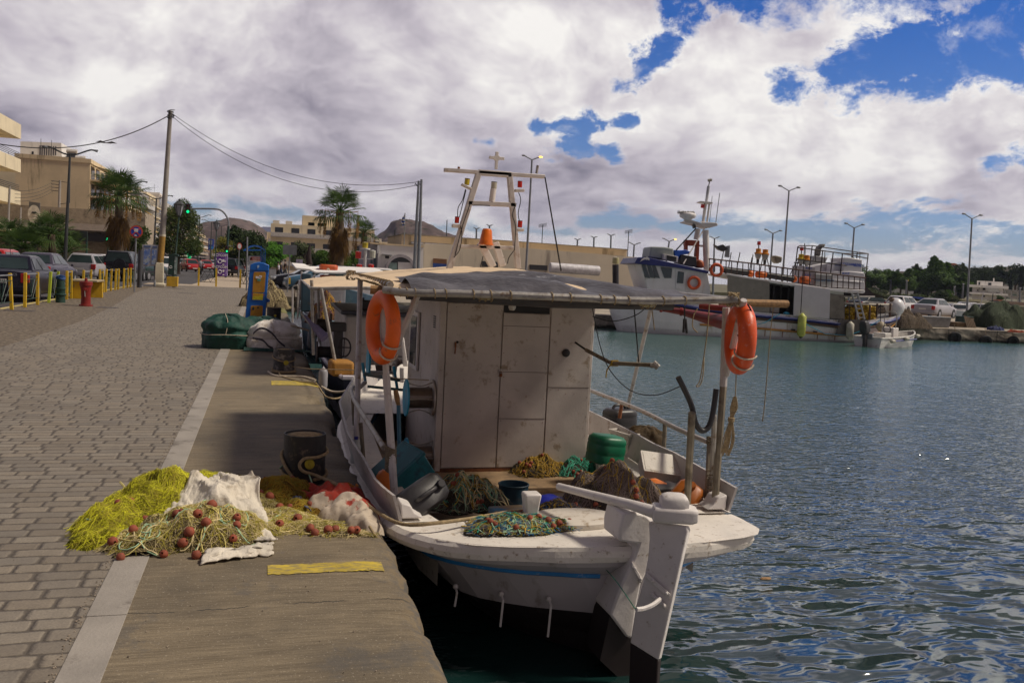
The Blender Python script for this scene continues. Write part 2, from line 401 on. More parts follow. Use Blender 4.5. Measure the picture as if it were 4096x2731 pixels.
struct('ground',MB().box(-900,5000,700,6000,-2,-.13).box(-900,-30,-60,700,-2,-.13),M('dry_ground',(.16,.13,.09),.95,var=.3,sc=.02),sm=0)
struct('corner_pavement',MB().box(-6.9,1.0,56.004,59,-.3,.0).box(-4.4,-.3,59.004,170,-.3,.0),MSLAB,sm=0)
struct('quay_edge_back',MB().box(.835,3.5,44.5,56,-2,-.004).box(-5.9,.83,56.0,56.003,-.3,-.004),MAP,sm=0)
DK=[(.9,45.6),(9.,45.4),(14.5,40.6),(16.5,39.3),(27,39.0),(36,38.7),(46,38.2),(70,36.6)]
DB=[(.9,60),(60,60),(60,56),(55,55.5),(60,55),(62,54.8),(66,54.4),(90,53)]
mb=MB();N_=150
def dkp(t):
 L_=[0]
 for i in range(len(DK)-1):L_.append(L_[-1]+sqrt((DK[i+1][0]-DK[i][0])**2+(DK[i+1][1]-DK[i][1])**2))
 s_=t*L_[-1]
 for i in range(len(DK)-1):
  if s_<=L_[i+1]+1e-6:
   q=(s_-L_[i])/(L_[i+1]-L_[i]);return lerp(DK[i][0],DK[i+1][0],q),lerp(DK[i][1],DK[i+1][1],q)
def dockf(a,b):
 X,Y=dkp(a);z=[-.1,-.1,-.13,-.2,-.35,-.5,-.65,-.8,-1.5][min(8,round(b*8))]
 nz=mn.fractal(Vector((X*1.6,Y*1.6,z*4)),1.,2.,4)
 return(X,Y+(.25 if b==0 else 0)+.05*nz,z-.03*abs(nz)*(b<.2))
mb.grid(dockf,220,8)
mb.c=1
mb.add([(.9,45.8,-.104),(9.,45.6,-.104),(14.5,40.8,-.104),(16.5,39.5,-.104),(36,38.9,-.104),(70,36.8,-.104),(70,55,-.104),(46,60,-.104),(46,75,-.104),(.9,75,-.104)],[tuple(range(10))])
def wallmat():
 m=bpy.data.materials.new('dock_wall');m.use_nodes=True;n=NT(m.node_tree);bs=n.N['Principled BSDF']
 p=n.new('ShaderNodeTexCoord').outputs['Object'];x,y,z=n.sep(p)
 c=n.mix(n.rmp(n.noise(p,1.2,7,.65),.35,.65),(.12,.10,.08),(.34,.30,.24))
 blk=n.m('LESS_THAN',n.m('ABSOLUTE',n.m('SUBTRACT',n.m('FRACT',n.m('DIVIDE',x,3.1)),.5)),.012)
 c=n.mix(n.m('MULTIPLY',blk,.8),c,(.03,.03,.025))
 c=n.mix(n.rmp(n.m('ADD',z,n.m('MULTIPLY',n.noise(p,3.,4),.25)),-.42,-.56),c,(.018,.018,.012))
 n.put(bs.inputs['Base Color'],c);bs.inputs['Roughness'].default_value=.9
 b=n.new('ShaderNodeBump');b.inputs['Strength'].default_value=.8;b.inputs['Distance'].default_value=.05
 n.put(b.inputs['Height'],n.noise(p,5.,6,.7));n.L.new(b.outputs[0],bs.inputs['Normal'])
 return m
MW=wallmat()
struct('dock',mb,[MW,M('dock_concrete',(.34,.29,.22),.85,var=.2,sc=.6,dirt=(.16,.13,.1),da=.6,dsc=.9)],sm=0)
struct('car_park',MB().add([(3.504,58,-.096),(46,75,-.096),(46,160,-.096),(3.504,160,-.096)],[(0,1,2,3)]).add([(-.3,59.01,-.11),(3.5,58,-.11),(3.5,170,-.11),(-.3,170,-.11)],[(0,1,2,3)]),MASP,sm=0)
struct('park_kerb',MB().box(-.3,.0,59,120,-.12,.03).box(.0,3.3,56.6,56.8,-.1,.06),MST,bev=.01)
struct('harbour_plain',MB().box(3.5,46,160,700,-1.5,-.14).box(46.01,200,62,68,-1.5,-.15).add([(200,130,-.3),(900,130,-.3),(900,705,-.3),(46.01,705,-.3),(46.01,160,-.3),(110,135,-.3)],[(0,1,2,3,4,5)]),M('dirt_ground',(.22,.17,.12),.95,var=.3,sc=.05),sm=0)
def water_mat():
 m=bpy.data.materials.new('harbour_water');m.use_nodes=True;n=NT(m.node_tree);bs=n.N['Principled BSDF']
 p=n.new('ShaderNodeTexCoord').outputs['Object'];x,y,z=n.sep(p)
 n.put(bs.inputs['Base Color'],n.mix(n.rmp(y,6.,26.),n.mix(n.noise(p,.08,3),(.005,.022,.020),(.012,.046,.042)),n.mix(n.noise(p,.15,4),(.035,.095,.088),(.065,.145,.135))))  # body colour made paler far out, standing in for sky reflection
 bs.inputs['Roughness'].default_value=.11;bs.inputs['IOR'].default_value=2.0
 bs.inputs['Specular IOR Level'].default_value=.95
 q=n.v('ADD',n.v('MULTIPLY',p,(1.,1.9,1.)),n.v('MULTIPLY',n.noise(p,1.1,2,col=True),(.7,.7,0.)))
 far=n.rmp(n.m('ADD',n.m('SUBTRACT',y,n.m('MULTIPLY',x,.25)),n.m('MULTIPLY',n.noise(p,.35,2),3.)),4.6,9.)
 calm=n.m('ADD',n.m('MULTIPLY',n.noise(q,2.3,0,.4),1.35),n.m('MULTIPLY',n.noise(q,4.8,1,.4),.42))
 chop=n.m('ADD',n.m('MULTIPLY',n.noise(q,4.2,2,.55),.55),n.m('MULTIPLY',n.noise(q,11.,1,.4),.14))
 shelter=n.rmp(x,1.6,3.4,.10,1.)
 chop=n.m('MULTIPLY',chop,n.rmp(y,8.,30.,1.,.62))
 h=n.m('ADD',n.m('MULTIPLY',n.m('MULTIPLY',calm,n.m('SUBTRACT',1.,far)),shelter),n.m('MULTIPLY',chop,n.m('ADD',.02,far)))
 b=n.new('ShaderNodeBump');b.inputs['Strength'].default_value=1.0;b.inputs['Distance'].default_value=.11
 n.put(b.inputs['Height'],h);n.L.new(b.outputs[0],bs.inputs['Normal'])
 return m
MWAT=water_mat()
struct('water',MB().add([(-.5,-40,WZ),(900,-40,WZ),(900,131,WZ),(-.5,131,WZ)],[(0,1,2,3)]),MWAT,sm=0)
for i,(a,b,c,d_) in enumerate(((1070,2262,1535,2300),(1085,1523,1270,1540))):
 A,B,C_=gr(a,b),gr(c,b+8),gr(a,d_)
 y0,y1=min(A.y,C_.y),max(A.y,C_.y)
 mb=MB()
 def fn(s,t,A=A,B=B,y0=y0,y1=y1):
  X=lerp(A.x,B.x,s);e=.010*mn.noise(Vector((X*9,t*3,i)))+.012*mn.noise(Vector((X*40,t*3,i)))
  return(X+.04*mn.noise(Vector((t*6,s*2,5+i))),lerp(y0,y1,t)+e,.004-max(0,X-.55)**2*.55)
 mb.grid(fn,120,3)
 tag(mb.build('painted_line',MYL,sm=0),kind='structure')
mb=MB();rnd=random.Random(6)
for k in range(900):
 if k<560:x=-.75+rnd.gauss(0,.012)-.006;y=2.8+11*rnd.random()**1.6
 elif k<760:x=rnd.uniform(-.5,.62);y=3+9*rnd.random()**1.5
 else:x=-4+3.2*rnd.random();y=3+9*rnd.random()**1.5
 r_=rnd.uniform(.002,.0065)*(1 if k<560 else .8);mb.ball((x,y,.004 if k>560 else .002),(r_,r_*rnd.uniform(.7,1.2),r_*.6),5,4)
tag(mb.build('grit',M('grit',(.26,.21,.16),.95,var=.6,sc=40)),kind='stuff')['label']='grit and tiny stones scattered in the joint beside the kerb strip and over the quay'
# shared paints
WHT=M('white_boat_paint',(.66,.62,.59),.55,var=.07,sc=2.5,bump=.25,bsc=30,dirt=(.26,.19,.11),da=.16,dsc=22)
WHD=M('white_deck_paint',(.72,.67,.60),.6,var=.08,sc=3,bump=.3,bsc=30,dirt=(.22,.14,.07),da=.30,dsc=18)
WPN=M('white_cabin_board',(.52,.47,.43),.6,var=.13,sc=2.2,bump=.12,bsc=50,dirt=(.27,.20,.13),da=.34,dsc=8)
WGR=M('painted_grey',(.33,.31,.32),.5,var=.12,sc=4,dirt=(.15,.10,.07),da=.5,dsc=7)
BLU=M('blue_stripe_paint',(.02,.20,.50),.5,var=.15,sc=6,dirt=(.5,.5,.5),da=.2,dsc=12)
ANTI=M('dark_red_antifouling',(.013,.007,.007),.7,var=.3,sc=3)
STL=M('weathered_steel',(.42,.38,.34),.45,.35,.2,9,.2,50,dirt=(.24,.11,.04),da=.5,dsc=9)
GALV=M('galvanised_pipe',(.36,.34,.31),.5,.4,.2,14,.2,60,dirt=(.17,.11,.06),da=.55,dsc=12)
PLS=M('plastic_pipe',(.20,.17,.12),.6,var=.3,sc=6,dirt=(.08,.06,.04),da=.6,dsc=8)
RUST=M('rust',(.20,.075,.03),.85,var=.35,sc=12,bump=.4)
BLK=M('black_rubber',(.018,.017,.018),.6,var=.3,sc=9)
BLKP=M('black_plastic',(.030,.028,.030),.45,var=.3,sc=4,bump=.1)
WOOD=M('bare_wood',(.30,.17,.07),.75,var=.3,sc=6,bump=.3,bsc=20,st=(6,1,6))
PLY=M('worn_plywood',(.30,.20,.11),.8,var=.25,sc=3,bump=.3,dirt=(.12,.08,.05),da=.7,dsc=5)
ROPE=M('rope',(.36,.27,.15),.9,var=.25,sc=30,bump=.8,bsc=120)
ROPW=M('pale_rope',(.55,.47,.36),.9,var=.2,sc=30,bump=.6,bsc=120)
CREAM=M('cream_canvas',(.70,.53,.34),.8,var=.07,sc=1.1,bump=.8,bsc=3,bd=.05,dirt=(.42,.30,.18),da=.35,dsc=2.5)
TARP=M('grey_tarpaulin',(.070,.065,.070),.5,var=.3,sc=2,bump=1.,bsc=2.6,bd=.05,dirt=(.36,.36,.37),da=.06,dsc=7)
ORG=M('orange_plastic',(.80,.125,.008),.5,var=.12,sc=3,bump=.2,bsc=20,dirt=(.34,.09,.03),da=.32,dsc=12)
TEAL=M('teal_plastic',(.012,.13,.155),.5,var=.25,sc=4,dirt=(.02,.04,.06),da=.6,dsc=7)
LBLU=M('light_blue_paint',(.03,.33,.50),.5,var=.2,sc=5,dirt=(.2,.16,.12),da=.4)
GLS=M('window_glass',(.03,.04,.045),.08,0,.3,2)
REDP=M('red_paint',(.20,.014,.010),.5,var=.25,sc=4,dirt=(.15,.05,.03),da=.4)
GRN=M('green_plastic',(.003,.14,.065),.45,var=.15,sc=3)
NVY=M('navy_paint',(.012,.018,.06),.5,var=.25,sc=4)
BUOY=M('terracotta_float',(.26,.062,.030),.75,var=.3,sc=14,bump=.3)
YROPE=M('yellow_rope',(.42,.27,.03),.8,var=.3,sc=20)
GROPE=M('green_rope',(.02,.24,.15),.8,var=.4,sc=20)
def interp(tab,y):
 if y<=tab[0][0]:return tab[0][1]
 for(a,b),(c,d_) in zip(tab,tab[1:]):
  if y<=c:return lerp(b,d_,(y-a)/(c-a))
 return tab[-1][1]
# the near fishing boat, moored stern to the camera
NB=T('fishing_boat','white wooden fishing boat with rudder and canopy, nearest the camera beside the quay','fishing boat',(2.1,4.85,WZ))
def cx(y):return 2.06+.20*max(0,(5.9-y)/1.1)**2
RIM=[(4.77,0.),(4.80,.45),(4.86,.76),(4.95,.98),(5.1,1.12),(5.4,1.22),(5.9,1.28),(7.5,1.32),(9.,1.27),(10.5,1.02),(11.7,.58),(12.5,.24),(12.9,0.)]
SHZ=[(4.7,.035),(5.5,-.01),(7,-.05),(9,.0),(11,.22),(13,.55)]
LV=[(-.035,RIM),(-.12,[(4.80,0),(4.84,.42),(4.93,.80),(5.14,1.05),(5.5,1.10),(6.1,1.13),(8,1.15),(9.5,1.10),(11,.8),(12.3,.33),(12.8,0)]),(-.20,[(4.90,0),(4.95,.33),(5.1,.66),(5.4,.95),(5.6,1.0),(6.3,1.05),(8,1.06),(9.5,1.0),(11,.7),(12.3,.3),(12.7,0)]),(-.46,[(4.92,.02),(5.0,.13),(5.1,.42),(5.4,.76),(6,.84),(8,.86),(10,.7),(12,.25),(12.5,0)]),(-.62,[(4.94,.02),(5.1,.14),(5.3,.40),(5.6,.56),(6,.64),(8,.68),(10,.5),(12,.16),(12.3,0)]),(-.95,[(4.96,.02),(5.4,.10),(6,.4),(8,.7),(10,.5),(12,.04),(12.2,0)]),(-1.4,[(5.,.02),(8,.04),(12.,.0)])]
def hull_ring(li,side,k,N=46,off=0.,dz=0.):
 z,tab=LV[li];y0,y1=tab[0][0],tab[-1][0]
 u=k/N;yy=lerp(y0,y1,u*u*(3-2*u)*.35+.65*(1-cos(pi*u))/2)
 hb=interp(tab,yy) if k in(0,N) else(interp(tab,max(y0+.01,yy-.09))+2*interp(tab,yy)+interp(tab,min(y1,yy+.09)))/4
 if side>0:hb*=.94+.06*min(1,max(0,yy-5)/2)
 zz=z+dz+(interp(SHZ,yy)-.035+.035)*max(0,(z+.75)/.75)
 return Vector((cx(yy)+side*(hb+off),yy-(off if k==0 else 0),zz))
mb=MB()
for side in(-1,1):
 for li in range(len(LV)-1):
  mb.c=1 if LV[li+1][0]<-.47 else 0
  sub_=3
  for k in range(46):
   for q in range(sub_):
    def pt(kk,t):return hull_ring(li,side,kk).lerp(hull_ring(li+1,side,kk),t)
    a,b,c_,d_=pt(k,q/sub_),pt(k+1,q/sub_),pt(k+1,(q+1)/sub_),pt(k,(q+1)/sub_)
    mb.add([a,b,c_,d_] if side<0 else[d_,c_,b,a],[(0,1,2,3)])
HULL_=M('white_hull_paint',(.46,.42,.43),.45,var=.06,sc=1.6,bump=.12,bsc=14,dirt=(.24,.20,.17),da=.22,dsc=7,streak=True)
o=mb.build('hull',[HULL_,ANTI],NB,w=True,sm=60)
mb=MB()
for side in(-1,1):mb.tube([hull_ring(2,side,k,off=.008) for k in range(1,40)],.021,6)
mb.build('rubbing_strake',BLU,NB,w=True)
mb=MB()
for side in(-1,1):mb.tube([hull_ring(2,side,k,off=.010,dz=.045) for k in range(1,40)],.020,6)
mb.build('moulding',HULL_,NB,w=True)
def rim(side,k,off,dz):return hull_ring(0,side,k,off=off,dz=dz)
mb=MB()
for side in(-1,1):
 for k in range(46):
  def sec(kk):
   i_=.22 if kk>0 else .22
   return[rim(side,kk,.012,-.05),rim(side,kk,.035,-.015),rim(side,kk,.03,.02),rim(side,kk,.0,.045),rim(side,kk,-.20,.045),rim(side,kk,-.20,-.05)]
  A,B=sec(k),sec(k+1)
  for p in A+B:p.x+=.002*mn.noise(p*5);p.z+=.003*mn.noise(p*9)
  for j in range(5):
   q=[A[j],B[j],B[j+1],A[j+1]];mb.add(q if side>0 else q[::-1],[(0,1,2,3)])
mb.build('cap_rail',WHD,NB,w=True,sm=60)
def zrim(y):return interp(SHZ,y)+.005
mb=MB()
def sdeck(a,b):
 y=lerp(4.80,5.52-.12*(2*a-1)**2*0,b);hb=max(0.,interp(RIM,y)-.005);x=cx(y)+hb*(2*a-1)
 return(x,y,interp(SHZ,y)+.006+.016*(1-(2*a-1)**2)*min(1,(y-4.8)*6))
mb.grid(sdeck,16,10);mb.c=0
mb.grid(lambda a,b:(cx(5.52)+lerp(.74,1.05,b)*(2*a-1),5.52,lerp(-.42,zrim(5.52)-.01,b)),16,2)
mb.build('stern_deck',WHD,NB,w=True,sm=60)
mb=MB()
for side in(-1,1):
 def fn(a,b,side=side):
  y=lerp(5.5,12.2,a);hb=interp(RIM,y);return(cx(y)+side*lerp(hb-.02,max(.0,hb-.30),b),y,zrim(y)+.02)
 mb.grid(fn,30,1)
 mb.grid(lambda a,b,side=side:(cx(lerp(5.5,9.6,a))+side*(interp(RIM,lerp(5.5,9.6,a))-.30),lerp(5.5,9.6,a),lerp(zrim(7)+.02,-.42,b)),12,1)
mb.grid(lambda a,b:(2.06+(interp(RIM,lerp(9.5,12.7,b))-.05)*(2*a-1),lerp(9.5,12.7,b),zrim(lerp(9.5,12.7,b))+.03),6,12)
mb.build('side_deck',WHD,NB,w=True,sm=50)
MB().box(1.32,2.80,5.5,9.0,-.45,-.41).build('cockpit_floor',M('dirty_floor',(.15,.11,.08),.85,var=.3,sc=4,dirt=(.04,.03,.025),da=.7),NB,w=True)
mb=MB();mb.box(1.12,3.0,7.15,9.3,-.25,-.20);mb.c=1;mb.box(1.25,2.85,7.18,7.2,-.42,-.25)
mb.build('cockpit_step',[PLY,WHD],NB,w=True,bev=.006)
for side,ya,yb in((-1,5.50,11.2),(1,5.50,11.6)):
 mb=MB()
 for k in range(28):
  q=[]
  for kk in(k,k+1):
   y=lerp(ya,yb,kk/28);hb=interp(RIM,y)-.03;h=.20+.06*min(1,kk/5)
   x0=cx(y)+side*hb
   q.append([(x0,y,zrim(y)+.03),(x0+side*.05,y,zrim(y)+h),(x0+side*.03,y,zrim(y)+h),(x0-side*.02,y,zrim(y)+.03)])
  mb.loft(q)
 mb.build('bulwark',M('bulwark_paint',(.40,.37,.36),.5,var=.1,sc=3,dirt=(.17,.11,.07),da=.4,dsc=8),NB,w=True,sm=30)
for side in(-1,1):
 y=5.56;x=cx(y)+side*(interp(RIM,y)-.12)
 MB().prism([(x-side*.09,y-.05,.035),(x+side*.06,y-.05,.035),(x+side*.07,y-.04,.14),(x-side*.0,y-.04,.12),(x-side*.03,y-.04,.07)],(0,.16,0)).build('knee',WHT,NB,w=True,bev=.01)
MB().prism([at(u,v,4.70) for u,v in((2493,2052),(2540,2048),(2588,2060),(2612,2085),(2622,2120),(2616,2180),(2594,2277),(2566,2333),(2547,2430),(2530,2551),(2507,2549),(2440,2458),(2490,2330),(2527,2254),(2556,2175),(2478,2165),(2478,2115))],(0,.26,0)).build('stern_post',WHT,NB,w=True,bev=.014)
MB().prism([at(u,v,4.72) for u,v in((2530,2552),(2507,2550),(2440,2459),(2400,2640),(2530,2760))],(0,.24,0)).build('keel',ANTI,NB,w=True)
yaw=atan2(-.13,.20)
ra,rb=Vector((2.30,4.78,0)),Vector((2.525,4.60,0));rd=(rb-ra).normalized();rn=Vector((rd.y,-rd.x,0))*.028
def rprism(pts,mat,name,th=1.,bev=.008,par=NB):
 q=[Vector((2.30,4.785,0))+rd*a+Vector((0,0,z)) for a,z in pts]
 return MB().prism([p-rn*th for p in q],rn*2*th).build(name,mat,par,w=True,bev=bev)
def rp(pts,mat,name,th=.026,bev=.008):
 q=[at(u,v,lerp(4.655,4.475,(u+(v-2100)*.20-2600)/160)) for u,v in pts]
 nn=(q[1]-q[0]).cross(q[2]-q[0]).normalized()*th;return MB().prism([p-nn for p in q],nn*2).build(name,mat,NB,w=True,bev=bev)
rp([(2600,2083),(2752,2104),(2757,2122),(2640,2636),(2527,2566),(2547,2435),(2580,2320),(2597,2230),(2604,2150)],WHT,'rudder')
rp([(2640,2637),(2527,2567),(2520,2760),(2630,2790)],ANTI,'rudder_bottom',.024)
def yb(u,v):return lerp(4.655,4.475,(u+(v-2100)*.20-2600)/160)
for p0,p1,w_ in(((2588,2300),(2680,2386),11),((2608,2378),(2664,2430),10),((2530,2256),(2568,2325),9)):
 Yo=-.045 if p0[0]>2535 else-.03
 q=[at(u,v,yb(u,v)+Yo if p0[0]>2535 else 4.685) for u,v in((p0[0],p0[1]-w_),(p1[0]+3,p1[1]-w_),(p1[0]-2,p1[1]+w_),(p0[0]-3,p0[1]+w_))]
 MB().prism(q,(0,.02,0)).build('hinge_strap',WHT,NB,w=True,bev=.004)
 for t in(.25,.85):u,v=lerp(p0[0],p1[0],t),lerp(p0[1],p1[1],t);MB().ball(at(u,v,yb(u,v)+Yo-.005 if p0[0]>2535 else 4.68),.010,8,6).build('bolt',WHT,NB,w=True)
mb=MB();mb.tube(smooth([at(2640,2395,4.48),at(2610,2418,4.44),at(2575,2432,4.42),at(2545,2436,4.40)],5),.014,6);mb.build('steering_arm',WHT,NB,w=True)
MB().tube(smooth([at(2420,2272,4.88),at(2470,2330,4.65),at(2540,2432,4.40)],4),.0035,4).build('green_lanyard',GROPE,NB,w=True)
hd=(at(2608,2052,4.60)+at(2780,2052,4.52))/2
Rh=Rz(-.30)
mb=MB();k_=1.;mb.loft([[hd+Rh@Vector((x,y*c,z*c)) for y,z in((-.075,-.03),(-.06,-.048),(.06,-.048),(.075,-.03),(.075,.03),(.06,.046),(-.06,.046),(-.075,.03))] for x,c in((-.125,.88),(-.11,1.),(.10,1.),(.135,.82))]);mb.build('rudder_head',WHT,NB,w=True,bev=.008)
MB().loft([[hd+Rh@Vector((x*c,y*c,z)) for x,y in((-.08,-.05),(-.05,-.062),(.05,-.062),(.08,-.05),(.08,.05),(.05,.062),(-.05,.062),(-.08,.05))] for z,c in((.045,1),(.085,1),(.105,.86),(.118,.55))]).build('rudder_cap',WHT,NB,w=True,sm=50)
MB().tube([hd+Vector((-.10,.03,.0)),hd+Vector((-.20,.16,.012)),at(2235,1945,5.45)],[.040,.032,.025],10).build('tiller',WHT,NB,w=True,sm=60)
MB().lathe([(0,-.03),(.30,-.03),(.315,-.01),(.315,.012),(.29,.024),(0,.027)],(2.02,5.33,.055),32,None,1,.62).build('hatch_cover',M('hatch_paint',(.60,.55,.48),.6,var=.06,bump=.4,dirt=(.25,.17,.09),da=.5,dsc=14),NB,w=True,sm=50)
p=gr(2120,2085,.04)
MB().loft([[(p.x+sx*.05*k,p.y+sy*.05*k,z) for sx,sy in((-1,-1),(1,-1),(1,1),(-1,1))] for k,z in((.85,.0),(.85,.10),(.95,.16),(1.1,.22),(1.05,.235))]).build('mooring_stump',WHT,NB,w=True,bev=.01)
for u,v,L_ in((1822,2345,.11),(2005,2375,.19),(2195,2395,.22)):
 Y_=5.35-(u-1822)/373*.3;a=at(u,v,Y_)
 q=MB();q.ball(a,.018,8,6);q.tube([a,a+Vector((.0,-.05,-.02)),a+Vector((-.012,-.055,-L_))],.0075,6);q.build('drain_spout',WHT,NB,w=True)
X0,X1,Y0,Y1,Z0,Z1=1.545,3.06,7.80,9.45,-.20,1.41
MB().box(X0,X1,Y0,Y1,Z0,Z1).build('cabin',WPN,NB,w=True,bev=.008)
MB().box(X0-.03,X1+.03,Y0-.03,Y1+.03,Z1,Z1+.04).build('cabin_roof',M('dark_wood',(.10,.05,.03),.7,var=.3),NB,w=True,bev=.006)
MB().box(X0+.01,X1-.02,Y0-.02,Y0-.003,Z0,Z0+.03).build('sill',RUST,NB,w=True)
def panel(name,x0,x1,z0,z1,y=Y0,mat=WPN,th=.022,lab=None):
 o=MB().box(x0,x1,y-th,y-.002,z0,z1).build(name,mat,NB,w=True,bev=.003)
 if lab:o['label']=lab
 return o
lp=panel('door_panel',1.615,2.135,-.16,1.365)
mp=panel('door',2.147,2.60,-.16,1.29)
rp=panel('door_panel',2.613,3.03,-.16,1.365)
panel('corner_post',1.55,1.605,-.19,1.40,th=.03)
panel('lintel',1.62,3.05,1.372,1.41,th=.035)
mb=MB();mb.box(2.15,2.6,Y0-.004,Y0-.0015,1.295,1.368);mb.build('door_gap',BLK,NB,w=True)  # black strip stands in for the shade in the gap
SEAM=M('seam',(.10,.08,.06),.9)
for z in(1.17,.74,.30):MB().box(2.149,2.598,Y0-.0245,Y0-.0215,z,z+.004).build('seam',SEAM,NB,w=True)
mb=MB();mb.box(2.614,3.028,Y0-.0245,Y0-.0215,.60,.605);mb.build('seam',SEAM,NB,w=True)
mb=MB()
for x,z in[(1.63+.0*k,-.1+k*.23) for k in range(7)]+[(2.12,-.1+k*.2) for k in range(8)]+[(2.17,.05+k*.22) for k in range(6)]+[(2.58,.05+k*.22) for k in range(6)]+[(3.01,-.08+k*.2) for k in range(8)]+[(1.7+k*.07,1.345) for k in range(5)]+[(2.64+k*.08,.56) for k in range(4)]:
 MB().ball((x+random.uniform(-.008,.008),Y0-.0235,z+random.uniform(-.02,.02)),.004,6,4).build('screw',RUST,NB,w=True)
mb=MB();q=at(1822,1378,Y0-.03)
mb.cb(q,(.014,.02,.045));mb.tube([q+Vector((.0,-.01,-.01)),q+Vector((-.004,-.012,-.085))],.0065,6);mb.build('door_handle',RUST,NB,w=True)
MB().ball(at(1830,1368,Y0-.03),.012,8,6).build('knob',BLK,NB,w=True)
MB().lathe([(0,0),(.038,0),(.038,.015),(.02,.022),(0,.022)],at(2263,1411,Y0-.022),20,facing((0,-1,0)).to_3x3()).build('knob',BLK,NB,w=True)
mb=MB();q=at(2003,1483,Y0-.03);mb.cb(q,(.05,.006,.035));mb.build('hasp',STL,NB,w=True)
mb=MB();q=at(2003,1500,Y0-.04);mb.cb(q,(.026,.014,.03));mb.tube(smooth([q+Vector((-.009,0,.012)),q+Vector((-.009,0,.03)),q+Vector((.009,0,.03)),q+Vector((.009,0,.012))],3),.003,5);mb.build('padlock',RUST,NB,w=True)
wn=MB();wn.box(X0-.03,X0-.004,8.75,9.2,.62,1.22);wnd=wn.build('window_frame',WHT,NB,w=True,bev=.008)
MB().box(X0-.036,X0-.031,8.80,9.15,.67,1.17).build('window_pane',GLS,NB,w=True)
mb=MB()
for k in range(6):mb.box(X0-.006,X0-.001,7.95,8.05,1.12+k*.02,1.13+k*.02)
mb.build('vent',BLK,NB,w=True)
q=at(2049,1222,7.4);mb=MB();mb.lathe([(0,-.045),(.022,-.042),(.034,-.02),(.034,.0),(.02,.025),(.014,.04),(0,.04)],q,12)
mb.build('light_bulb',M('bulb_glass',(.62,.60,.56),.15,0,.03),NB,w=True,sm=60)
for u,v,Y_ in((1942,1178,6.2),(2590,1207,6.0)):
 q=at(u,v,Y_);lm=MB()
 lm.ball(q,(.085,.05,.045),14,8);l_=lm.build('deck_lamp',M('lamp_glass',(.34,.30,.17),.3,0,.2,8),NB,w=True,sm=60)
 cg=MB()
 for k in(-1,0,1):cg.tube([q+Vector((k*.045,-.055*cos(a),-.05*sin(a))) for a in np.linspace(-.3,1.9,7)],.004,5)
 cg.tube([q+Vector((a,-.052,-.005)) for a in(-.088,0,.088)],.004,5)
 cg.build('lamp_cage',ROPE,NB,w=True)
def can_z(x,y):
 rx=max(0,1-abs(x-2.05)/1.32)
 return 1.515+.185*(rx**.75)*min(1,max(0,(y-5.55)/1.7))**.8+.012*(y-6)*(.2)
rear=smooth([(.80,6.02,1.50),(.98,5.86,1.492),(1.35,5.72,1.505),(2.0,5.60,1.512),(2.5,5.50,1.515),(3.12,5.32,1.555)],5)
def rear_at(x):
 for a,b in zip(rear,rear[1:]):
  if a.x<=x<=b.x:return a.lerp(b,(x-a.x)/(b.x-a.x))
 return rear[0] if x<rear[0].x else rear[-1]
def csurf(x,y):r=rear_at(x);return lerp(r.z,can_z(x,y),max(0,min(1,(y-r.y)/.35)))
def cgrid(y1,dz,wr,x0=.82,x1=3.16,flare=.25):
 def fn(a,b):
  x=lerp(x0,x1,a);r=rear_at(x);y=lerp(r.y,y1,b);x2=x+(b*flare if a>.5 else 0)*(a-.5)*2
  z=csurf(x2,y)+dz
  z+=wr*mn.noise(Vector((x*3.2,y*2.2,dz*9)))+wr*.6*mn.noise(Vector((x*9+y*4,y*3,1)))*max(0,1-b*1.1)
  return(x2,y,z)
 return fn
MB().grid(cgrid(9.6,.0,.009),60,60).build('canopy',CREAM,NB,w=True,sm=180)
tp=MB()
def tf(a,b):
 e=6.75+.10*sin(a*5)+.12*mn.noise(Vector((a*5,0,3)))
 x=lerp(.97,3.13,a);r=rear_at(x);y=lerp(r.y-.03,e,b)
 z=csurf(x,y)+.024-.03*max(0,1-b*5)
 fold=.030*sin((a*2.2+b*.9)*7+2*mn.noise(Vector((a*3,b*2,0))))*(1-b)*b*4
 z+=fold*.9+.012*mn.noise(Vector((x*7,y*5,2)))+(.03*exp(-((a-.07)/.06)**2)*exp(-((b-.5)/.4)**2))
 return(x,y,z)
tp.grid(tf,110,22);tp.build('tarpaulin',TARP,NB,w=True,sm=180)
mb=MB();mb.tube(rear,.026,10);mb.build('canopy_rail',GALV,NB,w=True)
lft=[at(1562,1140,6.05),at(1500,1118,7.4),at(1430,1104,9.2)]
mb=MB();mb.tube(lft,.024,8);mb.tube([(3.13,5.33,1.55),(3.40,7.5,1.56),(3.42,9.6,1.56)],.022,8);mb.tube([lft[-1],(2.1,9.6,1.62),(3.42,9.6,1.56)],.02,8)
mb.build('canopy_rail',GALV,NB,w=True)
def lash(pts,r,mt=ROPE,n_=5):MB().tube(pts,r,n_).build('lashing',mt,NB,w=True)
for k in range(17):
 p=lft[0].lerp(lft[2],(k+.5)/17);lash([p+Vector((.030*cos(a),.006*a,.030*sin(a))) for a in np.linspace(0,2*pi,9)],.0055)
for k in range(15):
 p=rear[3+int(k*(len(rear)-5)/15)];lash([p+Vector((.003*a,.031*cos(a),.031*sin(a))) for a in np.linspace(0,2*pi,9)],.0045)
for c in(Vector((3.10,5.34,1.555)),Vector((.86,9.1,1.56))):
 P_=[]
 for k in range(12):
  a0=random.random()*6;R_=.03+random.random()*.02;P_+=[c+Vector((R_*cos(a0+t)+random.uniform(-.01,.01),R_*sin(a0+t)*.8,.05*sin(t+a0*2))) for t in np.linspace(0,4,6)]
 lash(P_,.004,n_=4)
beam=[at(1500,1160,6.5),at(1660,1178,6.45),at(2990,1216,6.3)]
